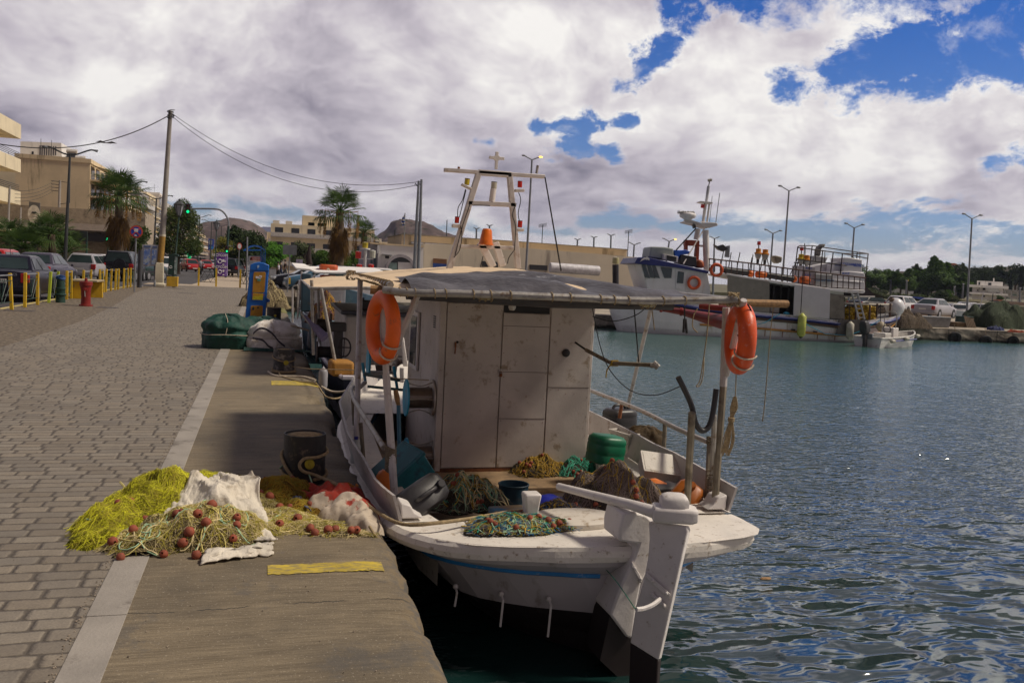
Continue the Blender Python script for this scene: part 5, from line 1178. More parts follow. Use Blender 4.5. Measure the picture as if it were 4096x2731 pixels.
text('ΠΩΛΕΙΤΑΙ',.075,bp,RTXT,at(1033,1178,Yq-.02),FB,w=True,bold=.02);text('ΟΙΚΟΠΕΔΟ 167 m²',.04,bp,RTXT,at(1032,1184.5,Yq-.02),FB,w=True);text('ΛΕΩΝΙΔΟΥ & ΚΥΠΡΟΥ 8',.034,bp,BTXT,at(1031,1190.5,Yq-.02),FB,w=True);text('ΤΗΛ. 694 21 64 500',.04,bp,BTXT,at(1030,1196,Yq-.02),FB,w=True)
MB().lathe([(0,0),(.026,0),(.026,.008),(0,.008)],at(1032,1230,Yq-.02),12,FB).build('keyhole',BTXT,bp,w=True);MB().lathe([(0,0),(.03,0),(.03,.008),(0,.008)],at(1013,1234,Yq-.02),12,FB,1,1.6).build('keyhole',BTXT,bp,w=True)
for a in((1025,1110,.07),(1028,1120,.05),(1034,1106,.04)):MB().box(-a[2],a[2],-.004,0,-.03,.03,Matrix.Rotation(.1,3,'Y'),at(a[0]+8,a[1],Yq-.02)).build('sticker',WTXT if a[0]!=1028 else M('green_sticker',(.1,.3,.2)),bp,w=True)
quad('lid_seam',[(998,1081),(998,1079.5),(1077,1083),(1077,1084.5)],BTXT,bp,Yq-.012,.01);quad('painted_mark',[(1030,1074),(1029,1062),(1036,1061),(1037,1067),(1033,1069),(1033,1074)],M('pale_blue_mark',(.4,.55,.7)),bp,Yq-.012,.01)
quad('valve',[(1066,1212),(1066,1192),(1080,1200),(1079,1206)],BLUEP,bp,Yq+.1,.15)
gs=T('road_sign','rectangular traffic sign seen from its grey back on a slim post','traffic sign',gr(1149,1168));Yg=gs.location.y
MB().tube([gr(1149,1168),at(1162,980,Yg)],.035,8).build('post',GRYM,gs,w=True);quad('panel',[(1131,1018),(1133,979),(1188,981),(1186,1020)],M('sign_back',(.14,.15,.17),.5),gs,Yg-.05,.02)
quad('yellow_box',[(1153,1135),(1155,1110),(1163,1111),(1162,1136)],YP,gs,Yg+.05,.1)
T2=T('plain_post','plain grey post left of the blue service pillar','post',gr(986,1162));MB().tube([gr(986,1162),at(989,948,T2.location.y)],.045,8).build('shaft',GRYM,T2,w=True)
rb=T('recycling_bin','purple textile recycling container with pitched top and white lettering','recycling bin',gr(883,1106));Yr=86.
quad('body',[(857,1102),(857,1017),(880,1009),(900,1012),(900,1106)],PURP,rb,Yr,1.3,.02);quad('side',[(900,1106),(900,1012),(909,1016),(908,1104)],M('lilac_side',(.2,.1,.4),.5,dirt=(.6,.6,.7),da=.7,dsc=2),rb,Yr+.02,1.2)
for v in(1021,1068):text('RECYCOM',.33,rb,WTXT,at(879,v,Yr-.02),FB,w=True,bold=.03,sx=.9)
for v,r in((1045,7.5),(1087,7)):
 mb=MB()
 for s_ in range(3):mb.tube([at(879+r*cos(a),v+r*sin(a),Yr-.02) for a in np.linspace(s_*2.1,s_*2.1+1.7,8)],.035,4)
 mb.build('recycling_mark',WTXT,rb,w=True)
 quad('pictogram',[(890,v-3),(888,v-6),(892,v-8),(897,v-8),(899,v-5),(897,v-4),(897,v+1),(891,v+1)],WTXT,rb,Yr-.02,.01);quad('pictogram',[(889,v+15),(890,v+11),(896,v+9),(898,v+14)],WTXT,rb,Yr-.02,.01)
quad('blank_patch',[(886,1048),(886,1043),(904,1043),(904,1048)],WTXT,rb,Yr-.025,.01);quad('pictogram',[(862,1040),(865,1031),(868,1040),(866,1040),(865,1035),(864,1040)],WTXT,rb,Yr-.02,.01)
def barrier(lab,ps):
 A=gr(*ps[0]);B=gr(*ps[-1]);b_=T('pedestrian_barrier',lab,'barrier',(A+B)/2,0,'yellow post barriers across the quay')
 for p in ps:g_=gr(*p);MB().box(-.05,.05,-.05,.05,0,1.12,None,g_).build('post',YP,b_,w=True,bev=.006)
 mb=MB()
 for z in(1.05,.88,.25):mb.tube([A+Vector((0,0,z)),B+Vector((0,0,z))],.018,5)
 for k in range(3):
  for s_ in(0,1):mb.tube([A.lerp(B,(k+s_)/3)+Vector((0,0,.88)),A.lerp(B,(k+1-s_)/3)+Vector((0,0,.25))],.012,4)
 mb.build('bars',BLK,b_,w=True)
barrier('barrier between two yellow posts in front of the purple bin',[(794,1143),(864,1146)]);barrier('barrier with one yellow post left of the blue pillar',[(960,1151),(1000,1153)])
ks=T('blue_shelter','blue metal telephone shelter with curved roof and posters','shelter',gr(1020,1122));Yk=74.
for u in(988,1044,1060):MB().box(-.06,.06,-.06,.06,0,1,None).v
for(u,v0,v1) in((986,1000,1118),(1044,985,1122),(1060,1000,1118),(1052,1000,1118)):quad('frame_post',[(u-2,v1),(u-1,v0),(u+2,v0),(u+1,v1)],BLUEP,ks,Yk+(.8 if u>1045 else 0),.1)
quad('roof',[(973,1000),(985,992),(1000,983),(1018,980),(1036,983),(1062,1000),(1062,1004),(1040,990),(1018,985),(1000,990),(984,1002)],BLUEP,ks,Yk-.2,1.5);quad('roof_fascia',[(973,1003),(973,999),(1044,998),(1044,1003)],BLUEP,ks,Yk-.25,.1)
quad('poster_panel',[(992,1110),(994,1024),(1042,1024),(1041,1112)],M('poster_blue_white',(.5,.58,.68),.5,var=.3,sc=2),ks,Yk+.1,.06);pq=quad('poster',[(997,1045),(999,1026),(1040,1026),(1040,1046)],M('poster_red_white',(.62,.55,.52)),ks,Yk+.05,.03)
text('ΜΕΤΑΦΟΡ',.16,ks,RTXT,at(1026,1031,Yk+.03),FB,w=True,bold=.03);text('ΜΕΤΑΚΟΜΙ',.16,ks,RTXT,at(1025,1039.5,Yk+.03),FB,w=True,bold=.03)
quad('truck_mark',[(999,1041),(1000,1033),(1004,1029),(1009,1029),(1009,1041)],BTXT,ks,Yk+.04,.01)
hp=gr(1040,1228);nh=T('fishing_net','tall beige heap of fishing net behind the blue service pillar','fishing net',(hp.x+.1,hp.y+.5,0))
H_=[blob(.15,0,.75,.8,.85,21.,.25,.6),blob(-.45,-.1,.5,.55,.42,22.,.3,.7),blob(.6,-.3,.35,.5,.5,23.)]
TN=netmat('tan_net',(.36,.28,.16),(.22,.165,.09));heap_mesh(H_,-1.2,1.1,-1,1,.05,50).build('netting',TN,nh,sm=180);strands(H_,-.9,1,-.8,.8,260,.005,.6,3.,.03,nmat=2,seed=31,dirn=.2).build('strand',[BF,M('dark_tan',(.2,.15,.08),.9)],nh,sm=180)['kind']='stuff'
for i,(u,v,sz,mt,lab) in enumerate(((1205,1235,.5,TN,'loose tan net bundle on the quay edge past the beige heap'),(1165,1250,.3,M('olive_cloth',(.16,.15,.06),.9),'small olive cloth on the quay edge'))):
 g_=gr(u,v);g_.x=.62;t=T('net_bundle',lab,'bundle',g_);H1=[blob(0,0,sz*.5,sz,sz*.5,40.+i)]
 heap_mesh(H1,-sz,sz,-sz*1.4,sz*1.4,.05,24).build('netting',mt,t,sm=180)
for u,v,a_,b_ in((80,1243,.35,.25),(430,1230,.3,.3),(715,1155,.3,.22),(750,1173,.4,.22)):
 g_=gr(u,v);tag(MB().box(g_.x-a_,g_.x+a_,g_.y-b_,g_.y+b_,-.01,.004).build('drain_cover',M('cast_iron',(.06,.05,.045),.7)),{80:'dark metal cover in the gravel strip near the left edge',430:'dark metal cover in the cobbles right of the hydrant',715:'small dark cover before the green cabinet',750:'dark cover in the cobbles, nearer than the one by the cabinet'}[u],'drain cover')
# lamps
LPM=M('lamp_post_dark',(.035,.038,.038),.5,var=.2)
def curly(lab,Y,u,vt,ub,span):
 p=at(u,vt,Y);b_=at(ub,1010,Y);l=T('street_lamp',lab,'street lamp',(b_.x,Y,-.03),0,'street lamps with curved double arms along the median')
 s_=span/2*Y/F;MB().tube([(b_.x,Y,-.03),p],[.11,.06],8).build('pole',LPM,l,w=True)
 for sg in(-1,1):
  MB().tube(smooth([p+Vector((0,0,-.05)),p+Vector((sg*s_*.25,0,.02)),p+Vector((sg*s_*.6,0,s_*.17)),p+Vector((sg*s_*.8,0,s_*.23)),p+Vector((sg*s_,0,s_*.18))],4),.045,6).build('arm',LPM,l,w=True)
  MB().loft([[p+Vector((sg*s_*x,y*k,s_*z)) for y,z in((-.12,.20),(.12,.20),(.12,.25),(-.12,.25))] for x,k in((.80,.4),(.9,1),(1.02,.5))]).build('lamp_head',GRYM,l,w=True)
for Y,u,vt,ub,sp,lb in((56,280,617,258,180,'tall street lamp with curved double arms before the blank beige wall'),(78,510,739,500,134,'curved double arm street lamp rising behind the left palm tree'),(93,626,793,613,112,'curved double arm street lamp just left of the utility pole'),(132,800,868,790,79,'curved double arm lamp right of the bushy green tree'),(150,847,889,840,72,'second curved arm lamp right of the bushy green tree'),(185,886,904,884,55,'third curved arm lamp beside the lantern near the hill'),(235,946,931,942,44,'small curved arm lamp left of the far lantern'),(285,967,943,965,36,'most distant curved arm lamp before the hill')):curly(lb,Y,u,vt,ub,sp)
def lantern(lab,Y,u,v,ub,vb,k=1.):
 p=at(u,v,Y);b_=at(ub,vb,Y);l=T('lantern',lab,'lantern',(b_.x,Y,0),0,'classic lanterns along the quay')
 MB().tube([(b_.x,Y,0),(b_.x,Y,.9),(b_.x,Y,.95),p],[.09*k,.09*k,.055*k,.04*k],8).build('pole',DKG,l,w=True)
 fr=MB();fr.lathe([(0,0),(.10*k,0),(.10*k,.04*k),(0,.05*k)],p,6);fr.lathe([(.30*k,.62*k),(.31*k,.66*k),(.16*k,.80*k),(.05*k,.86*k),(.07*k,.92*k),(0,.98*k)],p,6)
 for j in range(6):a=pi*j/3;fr.tube([p+Vector((.12*k*cos(a),.12*k*sin(a),.05*k)),p+Vector((.27*k*cos(a),.27*k*sin(a),.64*k))],.016*k,4)
 fr.build('lantern_frame',LPM,l,w=True);MB().lathe([(.09*k,.06*k),(.25*k,.62*k)],p,6).build('lantern_glass',M('lantern_glass',(.30,.32,.36),.15),l,w=True)
lantern('near classic lantern on a dark green pole behind the green cabinet',52,716,866,695,1140);lantern('classic lantern left of the traffic light mast',84,866,922,860,1085);lantern('small classic lantern right of the traffic light mast',112,935,951,930,1075)
TLB=M('signal_black',(.012,.018,.016),.5);
def head(par,Y,u,v,h,green=True):
 r=h*Y/F;c=at(u,v,Y);MB().box(-r*.24,r*.24,-.12,.12,-r/2,r/2,None,c).build('signal_head',TLB,par,w=True,bev=.02)
 for k,(cl,on) in enumerate((((.05,.005,.005),0),((.06,.04,.005),0),((.0,.35,.12),1))):
  MB().lathe([(0,0),(r*.14,0),(r*.14,.03),(0,.04)],c+Vector((0,-.12,r*(.30-.30*k))),12,FB).build('signal_lens',M('lens_%d'%k,cl,.3,em=((.0,.9,.3),1.2) if on else None),par,w=True)
tm=T('traffic_light','arched mast traffic light showing green over the road','traffic light',gr(905,1095));Yt=88.
tm.location=(at(903,1095,Yt).x,Yt,0)
MB().tube([(at(903,1095,Yt).x,Yt,0),at(914,905,Yt)],.11,8).build('mast',DKG,tm,w=True)
MB().tube(smooth([at(914,906,Yt),at(913,882,Yt),at(900,856,Yt),at(882,841,Yt),at(858,836,Yt),at(810,835,Yt),at(735,836,Yt)],4),.085,8).build('arched_arm',GRYM,tm,w=True)
head(tm,Yt,752,835,37);head(tm,Yt,908,997,26)
t2=T('traffic_light','traffic light showing green on a short post before the left palm','traffic light',(at(430,1060,80).x,80,0));MB().tube([(at(430,1060,80).x,80,0),at(431,965,80)],.07,8).build('mast',DKG,t2,w=True);head(t2,79.8,430,945,34)
t3=T('traffic_light','unlit traffic light seen from behind beside the street lamp','traffic light',(at(345,1040,85).x,85,0));MB().tube([(at(345,1040,85).x,85,0),at(347,940,85)],.09,8).build('mast',DKG,t3,w=True);MB().box(-.3,.3,-.12,.12,-.45,.45,None,at(335,945,85)).build('signal_head',TLB,t3,w=True,bev=.02)
sg=T('traffic_sign','round white and red no turn sign on a slim post before the dark tree','traffic sign',(at(955,1105,84).x,84,0));MB().tube([(at(953,1105,84).x,84,0),at(957,980,84)],.04,6).build('post',GRYM,sg,w=True)
MB().lathe([(0,0),(.32,0),(.32,.02),(0,.02)],at(958,985,83.9),20,FB,.7).build('disc',M('sign_red'),sg,w=True);MB().lathe([(0,0),(.23,0),(.23,.01),(0,.01)],at(958,985,83.87),20,FB,.7).build('face',WTXT,sg,w=True)
# cars
CG=M('car_glass',(.022,.035,.036),.12,0,.2,1.5,spec=.25);TYR=M('tyre',(.02,.02,.02),.8);RIMM=M('alloy_rim',(.42,.42,.44),.35,.6,.1);RLT=M('tail_light',(.35,.008,.008),.25,var=.1);HLT=M('head_light',(.55,.57,.6),.12,var=.1);PLT=M('number_plate',(.6,.58,.55),.5,var=.04);TRM=M('black_trim',(.02,.02,.022),.5)
def paint(nm,c,ro=.3):return M('car_paint_'+nm,c,ro,0.,.06,2,spec=.35)
SHP={'sedan':dict(L=4.7,W=.90,prof=[(-2.35,.36,.78,.80),(-2.3,.26,.93,.86),(-1.75,.22,1.0,.90),(-.9,.20,.99,.90),(.9,.20,.95,.90),(1.5,.21,.90,.89),(2.1,.24,.78,.85),(2.33,.32,.62,.76)],base=(-1.75,1.15),roof=(-.98,.28),H=1.45),'hatch':dict(L=4.0,W=.86,prof=[(-1.95,.36,.80,.76),(-1.92,.28,.96,.83),(-1.5,.22,.98,.86),(-.7,.20,.97,.86),(.8,.20,.95,.86),(1.3,.21,.92,.85),(1.8,.24,.80,.80),(2.0,.32,.62,.72)],base=(-1.88,1.15),roof=(-1.55,.30),H=1.50),'suv':dict(L=4.2,W=.90,prof=[(-2.05,.50,1.0,.86),(-2.0,.42,1.08,.90),(-1.5,.36,1.09,.90),(-.7,.34,1.08,.90),(.9,.34,1.06,.90),(1.4,.36,1.04,.89),(1.95,.42,.98,.87),(2.05,.5,.8,.82)],base=(-2.0,1.0),roof=(-1.85,.45),H=1.78)}
def car(lab,kind,pt,loc,rz=0.,k=1.06,group=None,plate=None,badge=None,spare=False,cat='car',name='parked_car',mast=False):
 s=SHP[kind];c=T(name,lab,cat,loc,rz,group);c.scale=(k,k,k);mb=MB();rings=[]
 for y,zb,zt,w_ in s['prof']:
  h=zt-zb;pts=[(w_*.88,zb),(w_*.99,zb+.10*h),(w_,zb+.35*h),(w_*1.0,zb+.62*h),(w_*.965,zb+.86*h),(w_*.88,zt-.012),(w_*.5,zt+.02)]
  rings.append([(x,y,z) for x,z in pts]+[(-x,y,z) for x,z in pts[::-1]])
 mb.loft(rings);mb.build('body',pt,c,sm=50)
 b0,b1=s['base'];r0,r1=s['roof'];W=s['W'];H=s['H'];zb=interp([(p[0],p[2]) for p in s['prof']],0)-.02
 def bz(y):return interp([(p[0],p[2]) for p in s['prof']],y)-.03
 wb,wr=W*.93,W*.64
 B={(sx,sy):Vector((sx*wb*(1 if sy==0 else .94),b0 if sy==0 else b1,bz(b0 if sy==0 else b1))) for sx in(-1,1) for sy in(0,1)}
 R_={(sx,sy):Vector((sx*wr,r0 if sy==0 else r1,H-.05)) for sx in(-1,1) for sy in(0,1)}
 mids=[B[1,0],B[1,1],B[-1,1],B[-1,0]];top=[R_[1,0],R_[1,1],R_[-1,1],R_[-1,0]]
 q=MB();
 def ringy(f,dz=0):return[m.lerp(t_,f)+Vector((0,0,dz)) for m,t_ in zip(mids,top)]
 ctr=Vector((0,(r0+r1)/2,H));q.loft([ringy(0),ringy(.55),ringy(1.),[ctr+(p-ctr)*.82+Vector((0,0,.04)) for p in top],[ctr+(p-ctr)*.4+Vector((0,0,.03)) for p in top]]);q.build('cabin',pt,c,sm=50,bev=.02)
 def win(name,a,b,c_,d_,n_out,ins=.07,lo=.12):
  def P_(s_,t_):return a.lerp(b,s_).lerp(d_.lerp(c_,s_),t_)+Vector(n_out)*.012
  P4=[P_(ins,lo),P_(1-ins,lo),P_(1-ins*1.1,.90),P_(ins*1.1,.90)]
  return MB().prism(P4,Vector(n_out)*.006).build(name,CG,c,bev=.0)
 win('rear_window',B[-1,0],B[1,0],R_[1,0],R_[-1,0],(0,-.8,.5));win('windscreen',B[1,1],B[-1,1],R_[-1,1],R_[1,1],(0,.8,.6))
 for sx in(-1,1):
  a,b,t0,t1=B[sx,0],B[sx,1],R_[sx,0],R_[sx,1]
  m0,m1=a.lerp(b,.5),t0.lerp(t1,.42)
  if sx>0:win('side_window',a.lerp(b,.10),m0,m1,t0,(sx*.9,0,.3),.05);win('side_window',m0,b.lerp(a,.10),t1,m1,(sx*.9,0,.3),.05)
  else:win('side_window',m0,a.lerp(b,.10),t0,m1,(sx*.9,0,.3),.05);win('side_window',b.lerp(a,.10),m0,m1,t1,(sx*.9,0,.3),.05)
  MB().box(-.05,.05,-.04,.04,-.05,.06,None,(sx*(W+.07),b1-.45,bz(b1)+.05)).build('mirror',pt,c,bev=.02)
  for wy in(-s['L']*.29,s['L']*.31):
   rw=.33 if kind=='suv' else .30
   RX=facing((sx,0,0));MB().lathe([(0,0),(rw+.07,0),(rw+.07,.008),(0,.008)],(sx*(W-.004),wy,rw+.02),24,RX).build('wheel_arch',TRM,c)
   wh=MB().lathe([(rw*.65,-.1),(rw,-.09),(rw,.02),(rw*.93,.04),(rw*.66,.045),(rw*.64,.03)],(sx*(W-.02),wy,rw),22,RX).build('wheel',TYR,c)
   rm=MB();rm.lathe([(0,.02),(rw*.2,.045),(rw*.3,.03),(rw*.64,.038),(rw*.64,.02)],(sx*(W-.02),wy,rw),20,RX)
   rm.build('rim',RIMM,wh)
  rz_=s['prof'][1][2]
  MB().box(-.12,.12,-.03,.10,-.16,.13,None,(sx*(W-.15),s['prof'][0][0]+.015,rz_-.16)).build('tail_light',RLT,c,bev=.02)
  MB().box(-.13,.13,-.12,.05,-.07,.07,None,(sx*(W-.24),s['prof'][-1][0]-.06,.66 if kind!='suv' else .86)).build('head_light',HLT,c,bev=.02)
 for sy,yy in((-1,s['prof'][0][0]),(1,s['prof'][-1][0])):
  MB().box(-W*.84,W*.84,-.05,.05,.30,.46,None,(0,yy+sy*.0,.05 if kind!='suv' else .18)).build('bumper',pt if kind!='suv' else TRM,c,bev=.03)
  MB().box(-.26,.26,-.01,.01,-.06,.06,None,(0,yy+sy*.045,.66 if sy<0 else .42)).build('number_plate',PLT,c)
 if plate:text(plate,.12,c,BTXT,(0,s['prof'][0][0]-.06,.66),FB,bold=.01)
 if badge:text(badge,.11,c,RIMM,(.48,s['prof'][0][0]-.01,.86),FB,bold=.01)
 if spare:MB().lathe([(0,0),(.34,0),(.36,.06),(.33,.16),(0,.18)],(.15,-2.08,.98),24,FB).build('spare_wheel',pt,c)
 if mast:MB().tube([(0,r0+.1,H-.02),(0,r0-.0,H+.22)],.008,5).build('aerial',TRM,c)
 return c
NAV=paint('navy',(.008,.007,.016));GREY=paint('purple_grey',(.055,.048,.07));SILV=paint('silver',(.34,.33,.36),.35);RED_=paint('red',(.34,.015,.015));WHC=paint('white',(.62,.60,.60));BLKC=paint('black',(.010,.010,.014));BLC=paint('steel_blue',(.06,.14,.22));DGC=paint('dark_green',(.015,.035,.03))
def rd_(u,v,Y):p=at(u,v,Y);return(p.x,Y,-.03)
car('dark navy saloon car seen from behind at the kerb behind the yellow railings','sedan',NAV,rd_(72,1180,33.3),0,1.04,plate='ZHE 2315',badge='C5',mast=True)
car('red hatchback cut by the left edge beyond the navy saloon','hatch',RED_,rd_(-5,1100,40),0,1.12)
car('purple grey saloon ahead of the navy car beside the fan palms','sedan',GREY,rd_(175,1100,46.5),-.05,1.10,mast=True)
car('silver hatchback seen from behind with a lit brake light','hatch',SILV,rd_(362,1100,60),-.12,1.10,name='driving_car')
car('dark jeep seen from behind with a spare wheel on its tailgate','suv',BLKC,rd_(497,1110,62),-.05,1.08,spare=True,name='driving_car')
car('dark green pickup partly hidden by the phone booth','suv',DGC,rd_(575,1110,66),-.3,1.0,name='driving_car')
car('white hatchback between the silver hatchback and the jeep','hatch',WHC,rd_(432,1080,82),0,1.1,name='driving_car');car('small pale car just left of the silver hatchback','hatch',SILV,rd_(318,1080,84),0,1.1,name='driving_car')
car('white car facing the camera behind the utility pole','hatch',WHC,rd_(653,1090,84),pi,1.15,name='driving_car')
for lab,kd,pt,u,Y,r in(('nearer red car facing the camera left of the motorcyclist','hatch',RED_,764,118,pi+.3),('silver car facing the camera left of the nearer red car','sedan',SILV,725,140,pi),('red car half hidden behind the motorcyclist','sedan',RED_,822,136,pi+.25),('small dark red car behind the silver one on the avenue','hatch',RED_,740,158,pi),('dark estate car parked behind the purple bin','suv',BLKC,928,93,-.15),('white van roof seen past the dark estate car','suv',WHC,957,100,-.1),('dark car far down the avenue behind the motorcyclist','sedan',NAV,792,175,pi),('red hatchback at the far end of the avenue','hatch',RED_,700,190,pi),('white car at the far end of the avenue by the tree','hatch',WHC,688,170,pi),('pale car at the far end of the avenue','sedan',SILV,850,190,pi)):car(lab,kd,pt,rd_(u,1080,Y),r,1.06,name='driving_car')
def pk(lab,kd,pt,u,Y,k=1.05):p=at(u,1140,Y);return car(lab,kd,pt,(p.x+2.2,Y,-.09),pi/2+.12,k)
pk('steel blue hatchback parked facing the quay behind the white boat canopy','hatch',BLC,1142,57.2,1.12);pk('black car parked just behind the steel blue hatchback','sedan',BLKC,1106,61.5,1.1);pk('white car nose below the white boat canopy','hatch',WHC,1192,53.5,1.05)
pk('silver estate car parked third in the harbour row','hatch',SILV,1168,66,1.15);pk('red car parked behind the silver estate car','sedan',RED_,1150,72,1.1);pk('white estate car with roof rails parked beyond the orange raft canister','hatch',WHC,1338,64,1.15);pk('purple grey car parked in the harbour row beyond the silver estate','sedan',GREY,1190,77,1.15)
SKIN=M('skin',(.38,.22,.15),.6)
def person(lab,loc,rz,h,shirt,legs,pose=0,seed=0,hair=(.02,.015,.01),helmet=False,sit=False,phase=.3,arm=0.):
 p=T('person',lab,'person',loc,rz);k=h/1.75
 J={}
 def V_(x,y,z):return(x*k,y*k,z*k)
 hipz=.93 if not sit else .80
 f=phase
 vs=[V_(0,0,hipz),V_(0,.0,hipz+.22),V_(0,.0,hipz+.45),V_(0,.01,hipz+.56),V_(0,.02,hipz+.66),V_(0,.03,hipz+.78)]
 rs=[.145,.125,.155,.07,.055,.09]
 ed=[(0,1),(1,2),(2,3),(3,4),(4,5)]
 for s_ in(-1,1):
  o=len(vs);ff=f*s_
  if sit:L_=[V_(.10*s_,.0,hipz-.03),V_(.17*s_,.38,hipz-.06),V_(.18*s_,.22,hipz-.48),V_(.18*s_,.36,hipz-.50)]
  else:L_=[V_(.09*s_,.0,hipz-.05),V_(.10*s_,ff*.5,hipz-.46),V_(.10*s_,ff*.9,.09),V_(.11*s_,ff*.9+.16,.04)]
  vs+=L_;rs+=[.10,.07,.045,.04];ed+=[(0,o),(o,o+1),(o+1,o+2),(o+2,o+3)]
  o=len(vs);aa=-ff if not sit else .55
  A_=[V_(.19*s_,0,hipz+.47),V_(.25*s_,aa*.2,hipz+.20),V_(.24*s_,aa*.55+arm,hipz+(.0 if not sit else .12)+arm*.6),V_(.235*s_,aa*.62+arm*1.2,hipz-(.08 if not sit else-.10)+arm*.7)]
  vs+=A_;rs+=[.065,.045,.035,.038];ed+=[(2,o),(o,o+1),(o+1,o+2),(o+2,o+3)]
 me=bpy.data.meshes.new('body');me.from_pydata(vs,ed,[]);ob=bpy.data.objects.new('body',me);COL.objects.link(ob);ob.parent=p
 me.materials.append(SKIN)
 sk=ob.modifiers.new('s','SKIN');sb=ob.modifiers.new('u','SUBSURF');sb.levels=sb.render_levels=1
 for i,r_ in enumerate(rs):me.skin_vertices[0].data[i].radius=(r_*k,r_*k*.85)
 me.skin_vertices[0].data[0].use_root=True
 sh=MB();t0,t1=hipz-.05,hipz+.5
 sh.lathe([(.17*k,t0*k),(.155*k,(t0+.2)*k),(.185*k,(t1-.08)*k),(.12*k,t1*k),(.06*k,(t1+.05)*k)],(0,0,0),14,None,1,.72)
 for s_ in(-1,1):sh.tube([V_(.16*s_,0,hipz+.49),V_(.25*s_,0,hipz+.26)],[.075*k,.065*k],8)
 sh.build('shirt',shirt,p,sm=60)
 lg=MB()
 for s_ in(-1,1):
  ff=f*s_
  P_=[V_(.09*s_,0,hipz+.02),V_(.10*s_,ff*.5,hipz-.46),V_(.10*s_,ff*.88,.14)] if not sit else[V_(.10*s_,0,hipz),V_(.17*s_,.38,hipz-.05),V_(.18*s_,.24,hipz-.44)]
  lg.tube(P_,[.12*k,.085*k,.07*k],8)
 lg.build('trousers',legs,p,sm=60)
 hd_=MB();hd_.ball(V_(0,.02,hipz+.83),(.095*k,.105*k,.115*k) if not helmet else(.14*k,.15*k,.15*k),12,8);hd_.build('helmet' if helmet else 'hair',M('hair_%.2f'%hair[0],hair,.5),p,sm=180)
 return p
CW_=M('white_shirt',(.60,.58,.66),.8);CB_=M('black_cloth',(.012,.012,.016),.85);CD_=M('dark_shirt',(.03,.022,.028),.85);CJ=M('denim',(.03,.045,.10),.85);CGs=M('grey_shorts',(.14,.15,.15),.85)
Yv=62.
def pp(u,Y):return(at(u,1100,Y).x,Y,0)
person('person in a white top and dark trousers walking left, nearest the tree',pp(1113,96),pi/2,1.7,CW_,CB_,phase=.22);person('person in a dark top walking between two others',pp(1123,98),pi/2,1.78,CD_,CJ,phase=.28,arm=.1);person('tall person in a black T-shirt and grey shorts walking right of the other two',pp(1140,95),pi/2+.3,1.92,CB_,CGs,phase=.25)
mr=pp(802,100);person('person in a white shirt and black helmet riding a scooter',(mr[0],mr[1],.05),0,1.75,CW_,CB_,helmet=True,sit=True)
sc_=T('scooter','dark scooter ridden away down the avenue','scooter',(mr[0],mr[1]+.15,-.03))
for y in(-.6,.75):MB().lathe([(.1,-.06),(.27,-.06),(.29,0),(.27,.06),(.1,.06)],(0,y,.28),18,facing((1,0,0))).build('wheel',TYR,sc_)
MB().loft([[(-.12,y,z0),(.12,y,z0),(.12,y,z1),(-.12,y,z1)] for y,z0,z1 in((-.85,.62,.72),(-.6,.45,.80),(-.1,.28,.76),(.2,.22,.35),(.45,.25,.4),(.6,.3,.95),(.72,.8,.98))]).build('body',M('scooter_dark',(.03,.01,.015),.35),sc_,bev=.02)
MB().tube([(-.32,.52,1.02),(0,.62,.98),(.32,.52,1.02)],.02,6).build('handlebar',TRM,sc_);MB().box(-.08,.08,-.9,-.86,.55,.68).build('number_plate',PLT,sc_)
fp=T('closed_parasol','closed dark brown parasol standing beyond the parked cars','parasol',(at(1240,1060,88).x,88,-.1));MB().tube([(fp.location.x,88,-.1),at(1240,1060,88)],.05,6).build('pole',GRYM,fp,w=True)
MB().tube([at(1238,1058,88),at(1234,1030,88),at(1238,990,88),at(1241,978,88)],[.30,.28,.12,.05],10).build('canopy',M('dark_brown_canvas',(.035,.02,.018),.85,bump=.5),fp,w=True)
nb=T('notice_board','small white and lilac notice board beyond the people','notice board',(at(1197,1060,85).x,85,-.1));MB().tube([(at(1197,1060,85).x-.02,85,-.1),at(1197,1040,85)],.04,6).build('post',GRYM,nb,w=True);quad('panel',[(1184,1056),(1185,1037),(1211,1038),(1210,1058)],M('lilac_panel',(.42,.36,.5),.6,var=.35,sc=1.5),nb,85,.05)
# trees
def leafmat(name,c0,c1,tr=.25):
 m=bpy.data.materials.new(name);m.use_nodes=True;n=NT(m.node_tree);bs=n.N['Principled BSDF']
 p=n.new('ShaderNodeTexCoord').outputs['Object']
 a=n.noise(p,.9,4,.7)
 c=n.mix(n.rmp(a,.35,.65),c0,c1);n.put(bs.inputs['Base Color'],c);bs.inputs['Roughness'].default_value=.7;bs.inputs['Specular IOR Level'].default_value=.2
 tl=n.new('ShaderNodeBsdfTranslucent');n.put(tl.inputs[0],c);mx=n.new('ShaderNodeMixShader');mx.inputs[0].default_value=tr
 n.L.new(bs.outputs[0],mx.inputs[1]);n.L.new(tl.outputs[0],mx.inputs[2]);n.L.new(mx.outputs[0],n.N['Material Output'].inputs[0])
 MATS[name]=m;return m
LPAL=leafmat('palm_leaf',(.035,.075,.018),(.085,.14,.03));LDRY=leafmat('dry_palm_leaf',(.10,.055,.02),(.20,.115,.035));LTAM=leafmat('tamarisk_leaf',(.03,.055,.012),(.09,.12,.025));LBRI=leafmat('bright_leaf',(.045,.14,.012),(.10,.26,.02));LDK=leafmat('dark_conifer',(.013,.028,.009),(.042,.068,.018));LOL=leafmat('olive_leaf',(.045,.06,.022),(.09,.11,.045));LMID=leafmat('mid_leaf',(.03,.075,.012),(.10,.18,.025));LYEL=leafmat('yellow_leaf',(.12,.14,.02),(.25,.22,.03))
